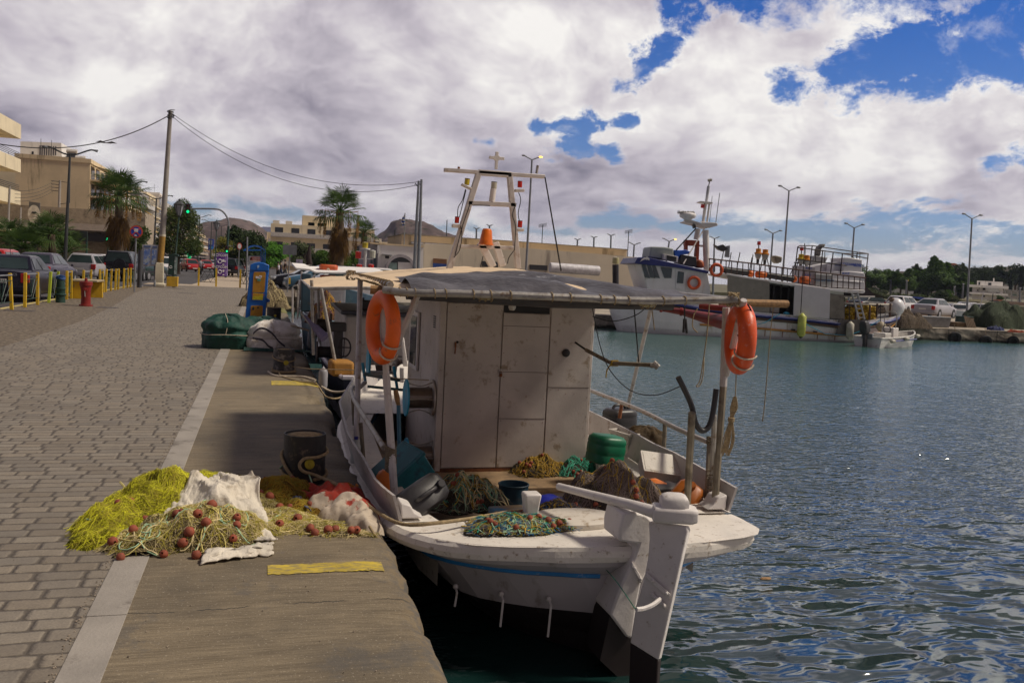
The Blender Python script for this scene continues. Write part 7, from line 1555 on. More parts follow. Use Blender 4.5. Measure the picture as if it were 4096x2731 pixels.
dn=T('duct','fat white insulated pipe lying before the cream hall','pipe',at(2300,1100,70));MB().tube([at(2200,1070,70),at(2320,1078,70),at(2395,1084,70)],.42,16).build('pipe',M('white_lagging',(.62,.6,.62),.4),dn,w=True)
fl=T('flagpole','Greek flag hanging furled on a pole before the right hill','flag',(at(1618,1040,72).x,72,-.1));MB().tube([(at(1616,1040,72).x,72,-.1),at(1620,852,72)],.04,6).build('pole',GRYM,fl,w=True)
mb=MB();mb.grid(lambda a,b:at(1619-a*14*(.5+.5*sin(b*3)),860+b*38+a*6,72)+Vector((0,.12*sin(a*9+b*4),0)),8,9)
FLM=bpy.data.materials.new('flag_stripes');FLM.use_nodes=True;n=NT(FLM.node_tree);z_=n.sep(n.new('ShaderNodeTexCoord').outputs['Object'])[2];n.put(n.N['Principled BSDF'].inputs['Base Color'],n.mix(n.m('GREATER_THAN',n.m('FRACT',n.m('MULTIPLY',z_,3.6)),.5),(.02,.07,.32),(.6,.6,.62)))
mb.build('flag',FLM,fl,w=True,sm=180)
# double head lamps of the harbour
def dlamp(lab,u0,v0,u1,v1,Y,span,lit=False,z0=-.1,col=GRYM):
 p=at(u1,v1,Y);b_=at(u0,v0,Y);l=T('street_lamp',lab,'street lamp',(b_.x,Y,z0),0,'double headed harbour lamps');s_=span/2*Y/F
 k=Y/60;sl_=(b_.x-p.x)/(b_.z-p.z) if abs(b_.z-p.z)>.01 else 0
 MB().tube([(b_.x+sl_*(z0-b_.z),Y,z0),p],[.09*max(1,k),.06*max(1,k)],8).build('pole',col,l,w=True)
 for sg in(-1,1):
  MB().tube([p,p+Vector((sg*s_*.75,0,s_*.32))],.04*max(1,k),5).build('arm',col,l,w=True);on=lit and sg>0
  MB().ball(p+Vector((sg*s_*.9,0,s_*.36)),(s_*.22,.12,s_*.09),8,5).build('lamp_head',M('lit_lamp',(.6,.35,.05),.4,em=((1.,.55,.08),3.)) if on else GRYM,l,w=True,sm=60)
for a in(('tall harbour lamp with one amber lit head right of the boat mast',2105,1068,2128,640,54,82,True),('tall double lamp behind the trawler wheelhouse rail',3134,1062,3156,764,62,105),('tall double lamp standing on the dock right of the trawler',3868,1230,3888,875,62,112),('double lamp behind the cage on the trawler',3408,1030,3417,912,80,102),('double lamp left of the tall one behind the trawler',3084,1040,3092,934,82,84),('lamp with a lit amber head left of the trawler mast',2672,1000,2677,966,100,62,True),('double lamp right of the trawler mast',2855,1060,2858,955,90,48),('lamp above the right end of the hall',2535,1010,2537,980,95,56),('lamp above the hall near its right end',2443,990,2444,943,110,36),('small lamp above the middle of the hall',2375,985,2376,951,120,30),('small lamp above the hall left of the dish pole',2309,980,2310,960,130,30),('faint lamp behind the mast leg of the near boat',1905,960,1906,916,110,26),('small lamp above the amber beacon',1957,950,1958,904,105,28),('lamp far beyond the marina below the villa',3815,1200,3818,1148,160,16),('lamp beyond the marina left of the tall dock pole',3850,1190,3853,1137,170,16),('small lamp at the far right before the unfinished house',4078,1200,4080,1153,150,20),('slim lamp before the olive trees on the right',3562,1180,3564,1122,190,14),('lit lamp before the olive trees on the right',3624,1180,3627,1124,175,16,True)):dlamp(*a)
for i,(u,v0,v1,Y) in enumerate(((2512,1010,925,100),(2168,980,900,100),(1785,1000,880,90),(1577,975,922,90))):
 b_=at(u,v0,Y);t=T('aerial_pole',['pole with a rooftop aerial at the right end of the hall','slim aerial pole behind the tall amber lit lamp','thin lattice aerial behind the boat mast','slim dark pole above the white arched building'][i],'aerial',(b_.x,Y,b_.z-3));MB().tube([(b_.x,Y,b_.z-3),at(u+3,v1,Y)],.05,5).build('pole',LPM,t,w=True)
 if i<2:
  mb=MB();p=at(u+3,v1,Y)
  for k in range(4):mb.tube([p+Vector((-.5,0,-.1*k)),p+Vector((.5,0,.25-.12*k))],.025,4)
  mb.build('aerial',LPM,t,w=True)
for u,v,Y in((425,572,60),):
 c=at(u,v,Y);t=T('gull','single dark gull gliding above the white penthouse block','bird',c);MB().loft([[c+Vector((x,y*k,z)) for y,z in((-.1,0),(.0,.03),(.1,0),(0,-.03))] for x,k in((-.3,.1),(-.12,.9),(.12,1),(.3,.3))]).build('body',M('gull_grey',(.12,.11,.12),.8),t,w=True)
 for s_ in(-1,1):MB().add([c+Vector((0,-.08,0)),c+Vector((s_*.32,-.02,.12)),c+Vector((s_*.62,.06,.02)),c+Vector((s_*.3,.1,.09)),c+Vector((0,.1,0))],[(0,1,2,3,4)]).build('wing',M('gull_grey'),t,w=True,solid=.01)
# generic small hull, stern at the origin, bow towards +Y
def small_hull(par,L,B,zs,zm,zb,tw,mh,mr,band=None,floor=True,N=26,fl=.72):
 def hb(u):return B/2*(tw+(1-tw)*min(1,u/.35)**.7)*(1-max(0,(u-.45)/.55)**2.3) if u<1 else 0
 def sh(u):return zs*(1-u)**2+2*zm*u*(1-u)+zb*u*u
 mb=MB();rr=MB();inn=MB();bd=MB()
 for s_ in(-1,1):
  def P_(u,t):h=hb(u);z=lerp(sh(u),-.5,t);return(s_*h*(1-(1-fl)*t**1.2),u*L+(.0 if t<.3 else-.12*L*u*(t-.3)),z)
  for i in range(N):
   for j in range(6):
    q=[P_(i/N,j/6),P_((i+1)/N,j/6),P_((i+1)/N,(j+1)/6),P_(i/N,(j+1)/6)];mb.c=1 if(band and j>=3) else 0;mb.add(q if s_<0 else q[::-1],[(0,1,2,3)])
  rr.tube([(s_*hb(i/N),i/N*L,sh(i/N)+.01) for i in range(N+1)],.035,6)
  def Q_(u,t):h=max(0,hb(u)-.05-.10*t);return(s_*h,min(u*L+.05,L-.1),lerp(sh(u)+.01,.05,t))
  for i in range(N-2):q=[Q_(i/N,0),Q_((i+1)/N,0),Q_((i+1)/N,1),Q_(i/N,1)];inn.add(q if s_>0 else q[::-1],[(0,1,2,3)])
 h0=hb(0);mb.c=0;mb.grid(lambda a,b:((2*a-1)*h0*(1-(1-fl)*b**1.2),0,lerp(zs,-.5,b)),6,4);rr.tube([(-h0,0,zs+.01),(h0,0,zs+.01)],.035,6)
 inn.grid(lambda a,b:((2*a-1)*(max(0,hb(b*.93)-.15)),b*.93*L+.05,.05),6,N);inn.grid(lambda a,b:((2*a-1)*(h0-.05),.04,lerp(zs,.05,b)),4,2)
 mb.build('hull',[mh,band or mh],par,sm=50);rr.build('gunwale',mr,par);inn.build('inner_hull',mr,par,sm=50)
 return hb,sh
NVH=M('navy_hull',(.010,.014,.035),.5,var=.2,dirt=(.05,.05,.06),da=.4);GHH=M('grey_hull_paint',(.30,.29,.31),.5,var=.1,dirt=(.15,.12,.1),da=.4);LBH=M('pale_blue_hull',(.22,.30,.33),.5,dirt=(.12,.12,.1),da=.4)
def canopy(par,x0,x1,y0,y1,z,rise,mat,sagk=.02,rail=GALV):
 def f(a,b):x=lerp(x0,x1,a);y=lerp(y0,y1,b);e=sin(a*pi);return(x,y+.10*(-1 if b<.5 else 1)*e*abs(2*b-1),z+rise*(sin(a*pi)**.8)*min(1,.35+b)+sagk*mn.noise(Vector((x*2.5,y*1.7,z))))
 MB().grid(f,24,20).build('canopy',mat,par,sm=180);mb=MB();mb.tube([f(k/16,0) for k in range(17)],.025,6);mb.tube([f(0,k/8) for k in range(9)],.022,6);mb.tube([f(1,k/8) for k in range(9)],.022,6);mb.build('canopy_rail',rail,par)
# second boat
B2=T('fishing_boat','navy and white fishing boat with cream canopy moored just ahead of the nearest boat','fishing boat',(2.28,12.5,WZ));B2.rotation_euler=(0,0,radians(-1))
zt=at(1305,1512,12.5).z-WZ
small_hull(B2,8.,2.7,zt,zt-.02,zt+.55,.86,NVH,M('lilac_white_rail',(.46,.43,.47),.5,dirt=(.25,.2,.17),da=.4))
def L2(u,v,Y):return at(u,v,Y)-Vector((2.28,12.5,WZ))
def b2(name,pts,r,mat,n_=8):return MB().tube(pts,r,n_).build(name,mat,B2,sm=60)
MB().box(.9-2.28+.35,1.1,1.8,4.6,.15,1.62).build('cabin',M('worn_white_board',(.52,.49,.45),.6,var=.1,dirt=(.25,.2,.15),da=.45,dsc=5),B2,bev=.05)
MB().box(-1.1,1.2,1.7,4.7,1.62,1.69).build('cabin_roof',M('dark_blue_grey',(.05,.055,.075),.4),B2,bev=.02)
for x_ in(-.56,.40):MB().box(x_,x_+.06,1.74,1.79,.15,1.6).build('cabin_seam',M('navy_trim',(.015,.02,.05)),B2)
MB().box(-.5,.38,1.77,1.80,.95,.96).build('seam',BLK,B2)
b2('exhaust',[L2(1440,1240,14.6),L2(1442,1190,14.6)],.03,BLK);mb=MB();mb.box(-.75,-.55,2.0,2.3,1.69,1.85);mb.box(-.45,-.2,2.0,2.3,1.69,1.80);mb.build('roof_gear',BLKP,B2,bev=.02)
canopy(B2,at(1245,1130,13.).x-2.28,1.5,.5,7.2,at(1330,1153,13.).z-WZ-.02,.16,CREAM)
mb=MB()
for u0,v0,u1,v1,Y in((1243,1120,1250,1420,13.3),(1283,1155,1345,1480,12.9),(1258,1145,1262,1430,16.5)):b2('canopy_post',[L2(u0,v0,Y),L2(u1,v1,Y)],.025,GALV)
for cu,cv,hh in((1290,1302,.115),(1292,1408,.10)):
 c=L2(cu,cv,14.);RX=facing((1,0,0));MB().lathe([(0,0),(hh*.9,0),(hh*.9,.2),(0,.2)],c+Vector((-.10,0,0)),16,RX).build('winch_drum',BLK,B2)
 for off in(-.13,.09):MB().lathe([(0,0),(hh*1.7,0),(hh*1.7,.02),(0,.02)],c+Vector((off,0,0)),20,RX).build('winch_flange',M('dark_brown_steel',(.05,.035,.03),.6,.2),B2)
MB().box(-.07,.07,-.07,.07,0,.62,None,L2(1345,1450,13.6)).build('winch_column',BLKP,B2,bev=.01);MB().box(-.13,.13,-.1,.1,0,.14,None,L2(1345,1325,13.6)).build('winch_head',BLKP,B2,bev=.02)
mb=MB();c=L2(1372,1390,13.4)
mb.tube([c+Vector((.10*cos(a),.02*sin(a),.14*sin(a))) for a in np.linspace(0,2*pi,20)],.013,6)
for k in range(4):mb.tube([c,c+Vector((.10*cos(k*1.57),0,.14*sin(k*1.57)))],.01,5)
mb.build('hand_wheel',BLK,B2)
oar=T('rolled_parasol','faded purple rolled parasol and poles tied slanting across the second boat posts','parasol',at(1260,1310,13.2));MB().tube([at(1220,1262,13.4),at(1250,1300,13.3),at(1262,1310,13.3),at(1300,1352,13.2)],[.02,.035,.055,.075],10).build('canopy',M('faded_purple',(.17,.15,.25),.8,dirt=(.1,.08,.1),da=.5),oar,w=True);MB().tube([at(1205,1255,13.4),at(1250,1310,13.3)],.014,6).build('pole',GALV,oar,w=True)
fd=T('fender','grey cylindrical fender hanging between the quay and the second boat','fender',at(1290,1560,12.3));c=at(1291,1556,12.3);MB().lathe([(0,0),(.05,.01),(.062,.05),(.062,.24),(.045,.28),(.015,.30),(0,.33)],c,14).build('body',M('grey_fender',(.30,.29,.31),.5,dirt=(.15,.12,.1),da=.4),fd,w=True,sm=60);MB().tube([c+Vector((0,0,.32)),at(1293,1470,12.3)],.006,5).build('rope',ROPE,fd,w=True)
tag(MB().box(-.16,.16,-.2,.2,0,.22,Rz(.1),at(1362,1500,12.85)).build('ochre_cover',M('ochre_canvas',(.36,.17,.03),.8,var=.2,bump=.5),bev=.04),'ochre canvas covered box on the second boat','box')
deck_net('grey brown net heap behind the ochre box on the second boat',Vector((1.95,13.6,at(1430,1480,13.2).z-.05)),.32,.26,.18,9.1,GN,[GF,GF2],200,[GF2],15,4,.02)
line('thick pale mooring rope looping from the quay to the second boat stern',((1285,1545,12.0),(1330,1566,11.9),(1385,1562,11.6),(1440,1530,11.9),(1465,1500,12.2)),.014,ROPW,cat='rope')
tag(MB().tube(smooth([at(1165,1302,15.),at(1195,1310,15.6),at(1235,1322,16.)],5),.018,6).build('mooring_rope',ROPW),'white mooring rope stretching from the quay edge to the second boat bow','rope')
# third boat with white flat canopy and raft canister
B3=T('fishing_boat','pale blue boat with white flat canopy and orange raft canister, third along the quay','fishing boat',(2.55,21.5,WZ))
zt=at(1300,1288,21.5).z-WZ
small_hull(B3,9.5,3.1,zt,zt,zt+.6,.8,LBH,M('pale_blue_rail',(.18,.27,.32),.5,dirt=(.3,.3,.28),da=.4),band=M('teal_bottom',(.02,.06,.07),.6))
def L3(u,v,Y):return at(u,v,Y)-Vector((2.55,21.5,WZ))
q=L3(1312,1300,23.5);MB().box(L3(1238,1200,23.5).x,L3(1382,1200,23.5).x,2.0,5.,.2,L3(1300,1150,23.5).z).build('cabin',WHB,B3,bev=.03);MB().box(L3(1258,1200,23.).x,L3(1372,1200,23.).x,1.93,1.97,L3(1258,1232,23.5).z,L3(1258,1168,23.5).z).build('panel',WHT,B3,bev=.02)
for u,v in((1245,1180),(1246,1215),(1244,1235)):MB().box(-.04,.04,-.02,.02,-.09,.09,None,L3(u+5,v,23.45)).build('porthole',BLK,B3)
MB().box(-.12,.12,-.15,.15,0,.95,None,L3(1222,1245,22.5)).build('winch_housing',M('petrol_blue',(.03,.07,.10),.6,dirt=(.1,.08,.06),da=.5),B3,bev=.03)
mb=MB()
for k in range(6):mb.tube([L3(1178,1190+k*9,23),L3(1208,1192+k*9,23)],.02,5)
for u in(1175,1206):mb.lathe([(0,0),(.16,0),(.16,.02),(0,.02)],L3(u,1180,23),18,facing((1,0,0)));mb.lathe([(0,0),(.16,0),(.16,.02),(0,.02)],L3(u,1250,23),18,facing((1,0,0)))
mb.build('net_roller',M('rusty_steel',(.12,.09,.07),.7,.3,.3),B3)
for u0,v0,u1,v1,Y in((1207,1085,1190,1275,22.5),(1170,1150,1170,1290,22.),(1258,1105,1248,1260,24)):MB().tube([L3(u0,v0,Y),L3(u1,v1,Y)],.022,6).build('post',PW,B3)
MB().tube(smooth([L3(1170,1170,22.),L3(1172,1148,22),L3(1182,1143,22),L3(1192,1150,22),L3(1190,1230,22)],4),.018,6).build('hoop_rail',GALV,B3)
mb=MB();zc=L3(1300,1098,24).z
mb.loft([[L3(u,v,Y)+Vector((0,0,dz)) for dz in(0,.05)]+[L3(u,v,Y)+Vector((0,3.5,.05+.12)),L3(u,v,Y)+Vector((0,3.5,.1))] for u,v,Y in((1182,1078,23),(1240,1083,23),(1262,1094,23),(1350,1096,23),(1440,1095,23),(1560,1100,23))]);mb.build('canopy',WHB,B3,bev=.01)
MB().tube([L3(1262,1098,23),L3(1215,1140,23),L3(1200,1190,23)],.02,6).build('brace',PW,B3)
deck_net('purple and yellow net heap on the third boat deck',at(1310,1275,22.)-Vector((0,0,.1)),.55,.45,.62,10.2,netmat('purple_net',(.16,.07,.10),(.26,.15,.03)),[M('purple_strand',(.24,.11,.16),.8,var=.3),OF],420,[M('purple_strand'),OF,YROPE],60,0,.02,.006)
rf=T('raft_canister','weathered orange life raft lying on the white canopy of the third boat','life raft',at(1322,1088,24));mb=MB()
mb.loft([[at(u,v,24.2+dy) for u,v,dy in q] for q in(((1275,1058,0),(1278,1083,0),(1278,1083,.9),(1275,1058,.9)),((1283,1056,-.15),(1288,1088,-.15),(1288,1088,1.05),(1283,1056,1.05)),((1345,1060,-.15),(1345,1090,-.15),(1345,1090,1.05),(1345,1060,1.05)),((1354,1063,0),(1350,1082,0),(1350,1082,.9),(1354,1063,.9)))]);mb.build('shell',M('weathered_orange',(.52,.09,.02),.55,var=.2,sc=2,dirt=(.5,.35,.28),da=.45,dsc=4),rf,w=True,bev=.05)
MB().tube(smooth([at(1308,1086,23.9),at(1310,1076,23.9),at(1316,1076,23.9),at(1316,1087,23.9)],4),.02,5).build('handle',ROPW,rf,w=True)
rf2=T('orange_box','orange box seen below the white canopy of the third boat','box',at(1312,1107,25));MB().prism([at(1283,1110,25),at(1284,1100,25),at(1344,1101,25),at(1343,1109,25)],(0,.5,0)).build('shell',M('weathered_orange'),rf2,w=True,bev=.02)
B4=T('fishing_boat','fourth boat with blue rimmed white roof and signal mast with red lamps','fishing boat',(3.4,33.0,WZ));small_hull(B4,8.5,3.1,.8,.8,1.3,.8,GHH,WHT)
def L4(u,v,Y):return at(u,v,Y)-B4.location
MB().box(L4(1430,1100,35).x,L4(1560,1100,35).x,2,5,.3,L4(1430,1100,35).z).build('cabin',WHB,B4);MB().box(L4(1420,1100,35).x,L4(1580,1100,35).x,1.7,5.2,L4(1430,1099,35).z,L4(1430,1092,35).z).build('cabin_roof',M('sky_blue_trim',(.10,.32,.5),.5),B4)
MB().tube([L4(1458,1095,35),L4(1462,1000,35)],.07,8).build('mast',WHT,B4);MB().tube([L4(1436,1034,35),L4(1492,1036,35)],.025,6).build('mast_arm',WHT,B4);MB().lathe([(0,0),(.2,0),(.2,.05),(0,.06)],L4(1461,998,35),12).build('mast_top',WHT,B4)
for u,v,m_,h in((1433,1034,MRED,.3),(1437,1082,MRED,.26),(1483,1082,MRED,.26),(1460,996,MYEL,.28),(1490,1032,M('clear_lens'),.32)):MB().lathe([(0,0),(.11,0),(.12,h*.9),(0,h)],L4(u,v,35),10).build('signal_lamp',m_,B4)
# the trawler
A_,Bq=Vector((15.8,36.86,0)),Vector((27.4,34.5,0));td=(Bq-A_).normalized();tn=Vector((-td.y,td.x,0))
if tn.y<0:tn=-tn
def tp(u,v,off=0.):
 d_=ray(u,v);o=A_+tn*off;t=(o-Vector((0,0,EYE))).dot(tn)/d_.dot(tn);return Vector((0,0,EYE))+d_*t
TR=T('trawler','large white fishing trawler with blue roofed wheelhouse and caged upper deck moored at the dock','trawler',(A_.x,A_.y,WZ))
TW=M('trawler_white',(.74,.72,.72),.5,var=.07,sc=1.2,dirt=(.38,.30,.20),da=.34,dsc=2.2,streak=True);TNV=M('trawler_navy',(.015,.025,.16),.45,var=.15);TBR=M('brown_strake',(.10,.06,.04),.7);TOR=M('orange_strake',(.42,.19,.03),.6,dirt=(.2,.1,.04),da=.4);WGL=M('wheelhouse_glass',(.03,.055,.07),.1,0,.2)
def tq(name,pts,mat,off,th,bev=0.,par=None,sm=35):return MB().prism([tp(u,v,off) for u,v in pts],tn*th).build(name,mat,par or TR,w=True,bev=bev,sm=sm)
def tt(name,pts,r,mat,off=0.,n_=6,par=None):return MB().tube([tp(*(p if len(p)==3 else(*p,off))) for p in pts],r,n_).build(name,mat,par or TR,w=True,sm=60)
ST=[(2422,1140,1250,1334,2.0),(2432,1143,1252,1334,1.55),(2470,1150,1262,1336,1.05),(2540,1166,1272,1338,.55),(2640,1190,1284,1343,.2),(2800,1220,1298,1352,0),(3010,1246,1311,1364,0),(3200,1263,1328,1372,0),(3350,1280,1341,1378,0),(3480,1281,1340,1382,.35),(3560,1271,1318,1378,.8),(3598,1259,1290,1345,1.3),(3606,1256,1285,1325,2.0)]
bow_u={0:(0,22,52),1:(0,20,46),2:(0,10,22),11:(0,-16,-60),12:(0,-22,-84),10:(0,-5,-22)}
mb=MB();rings=[]
for i,(u,a,b,c,off) in enumerate(ST):
 d0,d1,d2=bow_u.get(i,(0,0,0));near=[tp(u+d0,a,off),tp(u+(d0+d1)/2,(a+b)/2,off+.04),tp(u+d1,b,off+.05),tp(u+(d1+d2)/2,(b+c)/2,off+.12),tp(u+d2,c,min(2,off+.3))]
 k_=near[-1];near.append(k_+Vector((0,0,-.7))+tn*min(2-off,.6)*.6)
 def mir(p):s_=(p-A_).dot(tn);return p+tn*(2*(2.0-s_))
 rings.append(near+[mir(p) for p in near[::-1]])
for r0,r1 in zip(rings,rings[1:]):
 n_=len(r0)
 for j in range(n_):
  k_=(j+1)%n_;mb.c=1 if j in(4,5,6) else(2 if j==n_-1 else 0);mb.add([r0[j],r1[j],r1[k_],r0[k_]],[(0,1,2,3)])
mb.build('hull',[TW,M('bottom_black',(.02,.02,.02),.7),M('deck_grey',(.16,.15,.14),.8)],TR,w=True,sm=50)
def strake(name,dv0,dv1,mat,i0=0,i1=13,ref=1,r=.045):
 P_=[]
 for i in range(i0,i1):
  u,a,b,c,off=ST[i];d0,d1,d2=bow_u.get(i,(0,0,0));t_=dv0/(b-a) if ref==1 else None
  P_.append(tp(u+(d1*dv0/(b-a) if ref==1 else d1),(a+dv0) if ref==1 else b+dv0,off-.02))
 return MB().tube(P_,r,6).build(name,mat,TR,w=True)
strake('navy_strake',15,0,TNV,r=.075);strake('brown_strake',27,0,TBR,r=.065);strake('orange_strake',0,0,TOR,5,13,ref=2,r=.05)
tq('trawl_plate',[(3356,1278),(3474,1280),(3452,1339),(3346,1339)],M('dull_steel_plate',(.13,.12,.11),.5,.3,.3),-.06,.05)
for u,v in((3174,1320),(3262,1328),(3352,1336)):tq('scupper',[(u-8,v-5),(u+8,v-3),(u+6,v+6),(u-10,v+4)],BLK,-.04,.04)
for k in range(5):tq('rust_streak',[(3060+k*70,1318+k*4),(3063+k*70,1318+k*4),(3060+k*70,1345+k*4),(3058+k*70,1345+k*4)],RUST,-.02,.03)
tq('wheelhouse',[(2560,1052),(2590,1150),(2600,1185),(2845,1230),(2842,1160),(2830,1085)],TW,.45,3.0,.03)
tq('wheelhouse_roof',[(2538,1053),(2552,1029),(2590,1029),(2835,1083),(2834,1094),(2710,1070),(2556,1056)],TNV,.25,3.4,.02)
for k,(a,b) in enumerate(((2567,2582),(2589,2603),(2608,2622))):tq('front_window',[(a,1058+k*1),(b,1060+k*1),(b+18,1113),(a+13,1110)],WGL,.40,.06,.005)
tq('side_window',[(2643,1068),(2689,1073),(2686,1112),(2658,1112)],WGL,.40,.06,.01);tq('door',[(2703,1074),(2748,1084),(2740,1160),(2704,1155)],TW,.41,.05,.01);tq('door_window',[(2713,1085),(2737,1089),(2733,1134),(2708,1132)],WGL,.37,.05,.01);tq('side_window',[(2755,1150),(2760,1110),(2800,1118),(2800,1150)],TW,.42,.03)
tq('dolphin_emblem',[(2561,1047),(2568,1036),(2578,1030),(2586,1030),(2588,1024),(2592,1030),(2598,1034),(2598,1042),(2590,1038),(2586,1040),(2584,1037),(2572,1040)],WHT,.20,.05)
tq('roof_box',[(2597,1028),(2603,992),(2607,986),(2660,988),(2694,994),(2697,1042)],M('roof_box_grey',(.28,.31,.30),.6,var=.1,bump=.2),.8,1.6,.05)
tq('blue_tarpaulin',[(2696,1000),(2718,1001),(2745,999),(2760,1006),(2758,1016),(2722,1020),(2715,1038),(2702,1036)],M('bright_blue_tarp',(.01,.09,.50),.5,var=.25,bump=.6),.9,1.2,.03)
q=tq('air_conditioner',[(2656,1016),(2713,1026),(2711,1050),(2654,1038)],WHT,.5,.4,.01);tq('grille',[(2668,1021),(2706,1028),(2704,1046),(2667,1039)],BLKP,.46,.05)
tq('black_box',[(2727,1018),(2786,1028),(2786,1068),(2722,1056)],BLKP,.7,1.2,.02);tq('orange_barrel',[(2792,1037),(2818,1042),(2820,1074),(2790,1070)],M('faded_orange',(.42,.10,.03),.6),.8,.8,.12)
for pts in([(2742,1012),(2742,960),(2752,960),(2752,1010)],[(2783,1018),(2790,962),(2799,964),(2796,1040),(2784,1038)],[(2740,982),(2742,959),(2798,962),(2797,984)]):tq('orange_gantry',pts,M('gantry_orange',(.36,.07,.03),.6,dirt=(.15,.06,.04),da=.5),1.6,.35,.02)
tt('mast',[(2827,1085),(2822,920)],.15,WHT,1.8,10);tt('mast_strut',[(2784,958),(2792,915)],.13,WHT,2.4,8)
tq('mast_platform',[(2745,887),(2750,881),(2800,892),(2871,893),(2871,903),(2838,912),(2815,905),(2790,898)],WHT,1.4,1.2,.02)
tt('platform_rail',[(2800,888),(2830,890),(2866,893)],.02,WHT,1.4,4);tq('loudhailer',[(2774,896),(2784,895),(2786,912),(2777,914)],BLKP,1.3,.3,.03)
tt('upper_mast',[(2812,892),(2822,814)],.075,WHT,1.8,8);tt('upper_mast',[(2828,890),(2838,810)],.055,WHT,1.8,6)
tq('upper_platform',[(2800,809),(2802,804),(2850,808),(2852,815),(2826,813)],WHT,1.5,.6,.01);tt('top_mast',[(2826,806),(2834,745)],.075,M('banded_mast',(.42,.42,.44),.5,var=.6,sc=3),1.8,8);tt('top_mast',[(2834,745),(2840,722)],.03,GALV,1.8,6)
tt('masthead',[(2832,722),(2847,720)],.07,GALV,1.8,8);tt('whip_aerial',[(2863,893),(2879,772)],.02,GRYM,1.8,4);tt('whip_aerial',[(2838,892),(2849,785)],.015,GRYM,1.8,4);tt('masthead_lamp',[(2810,832),(2812,818)],.10,MRED,1.8,8)
tq('radar_scanner',[(2715,848),(2716,845),(2776,845),(2782,853),(2716,854)],WHT,1.3,.3,.03);tt('radar_stem',[(2750,858),(2750,852)],.08,WHT,1.5,8);MB().lathe([(0,0),(.15,0),(.2,.06),(.36,.14),(.40,.25),(.36,.33),(.12,.40),(0,.42)],tp(2750,882,1.5),16).build('radar_dome',TW,TR,w=True,sm=60)
tq('radar_bracket',[(2738,882),(2765,880),(2800,890),(2790,897)],WHT,1.4,.3)
text('FURUNO',.17,TR,BTXT,tp(2744,849.5,1.28),facing(-tn),w=True,sx=1.2)
tt('stay',[(2783,915,1.5),(2705,1000,.8)],.035,BLKP);tt('stay',[(2817,915,1.5),(2733,1056,.6)],.03,PW);tt('cross_tube',[(2795,983),(2830,985)],.05,WHT,1.8)
tq('upper_deck',[(2905,1098),(2908,1092),(3000,1108),(3321,1153),(3460,1160),(3460,1170),(3452,1174),(3321,1167),(3000,1118)],TW,.0,3.7,.02)
def rline(u):return interp([(2835,1035),(3000,1053),(3180,1078),(3463,1112)],u)
def dline(u):return interp([(2835,1085),(3000,1108),(3321,1153),(3463,1161)],u)
mb=MB();mb.tube([tp(u,rline(u),.05) for u in range(2835,3464,30)]+[tp(3463,1112,.05)],.035,5);mb.tube([tp(u,(rline(u)*.5+dline(u)*.5),.05) for u in range(2835,3464,30)],.018,4);mb.tube([tp(3463,1112,.05),tp(3463,1112,3.6)],.03,5);mb.build('deck_rail',M('rusty_rail',(.10,.06,.05),.8,.2,.4),TR,w=True)
for k in range(29):u=2838+k*22.3;MB().tube([tp(u,rline(u),.05),tp(u-1.5,dline(u),.05)],.024,5).build('rail_post',M('rusty_rail'),TR,w=True)
tq('side_tarpaulin',[(2912,1102),(3078,1126),(3078,1250),(2914,1236)],M('putty_canvas',(.24,.22,.19),.85,var=.1,bump=.2,dirt=(.15,.13,.11),da=.3),-.02,.06)
tq('side_tarpaulin',[(3179,1140),(3321,1158),(3318,1275),(3174,1263)],M('white_canvas',(.56,.54,.56),.8,var=.05,bump=.4,bsc=3),-.06,.05)
tq('side_panel',[(3321,1176),(3376,1179),(3379,1276),(3321,1272)],M('grey_board2',(.20,.18,.15),.85,dirt=(.1,.08,.06),da=.5),-.02,.05);tq('header_board',[(3321,1162),(3375,1168),(3375,1180),(3321,1174)],M('greenish_board',(.40,.41,.36),.7),-.01,.05)
tq('deckhouse_dark_backing',[(2912,1118),(3380,1170),(3380,1278),(2912,1236)],BLKP,2.2,.1)  # black sheet stands in for the shade inside the deckhouse
for u in(3090,3120,3150,3172):tt('inner_post',[(u+8,1140),(u,1255)],.05,BLKP,.8)
tq('inner_barrel',[(3080,1225),(3098,1226),(3120,1228),(3118,1255),(3080,1250)],GALV,.4,.4,.05);tq('blue_bag',[(3135,1256),(3145,1246),(3158,1250),(3160,1258)],LBLU,.1,.2,.03)
tq('awning',[(3375,1183),(3385,1160),(3459,1146),(3500,1186),(3499,1190)],M('black_awning',(.04,.03,.035),.8),.4,2.8);tt('awning_edge',[(3373,1186),(3499,1187)],.03,WHT,.35)
tq('shade_sail',[(3458,1140),(3462,1146),(3490,1170),(3552,1192),(3500,1190),(3470,1165)],M('olive_black_sail',(.035,.033,.025),.85),1.5,.04)
lt=[]
for a,b in(((3407,1170),(3436,1277)),((3430,1168),(3459,1277))):MB().tube([tp(*a,-.15),tp(*b,-.1)],.05,5).build('ladder_rail',M('aluminium',(.5,.5,.5),.4,.5),TR,w=True)
for k in range(6):t_=k/6+.1;MB().tube([tp(lerp(3407,3436,t_),lerp(1170,1277,t_),-.12),tp(lerp(3430,3459,t_),lerp(1168,1277,t_),-.12)],.03,5).build('ladder_rung',M('aluminium'),TR,w=True)
CGM=M('cage_pipe',(.06,.045,.04),.7,.3,.3)
def cage(pts,r=.028,nm='cage_bar'):return MB().tube([tp(*p) for p in pts],r,5).build(nm,CGM,TR,w=True)
cage([(3191,988,.1),(3198,983,.8),(3249,983,3.4)]);cage([(3191,990,.1),(3370,1014,.1),(3473,1015,3.4)]);cage([(3249,983,3.4),(3310,992,3.4),(3473,1015,3.4)]);cage([(3187,1037,.1),(3366,1060,.1),(3468,1072,3.0)]);cage([(3370,1014,.1),(3471,1034,3.0)])
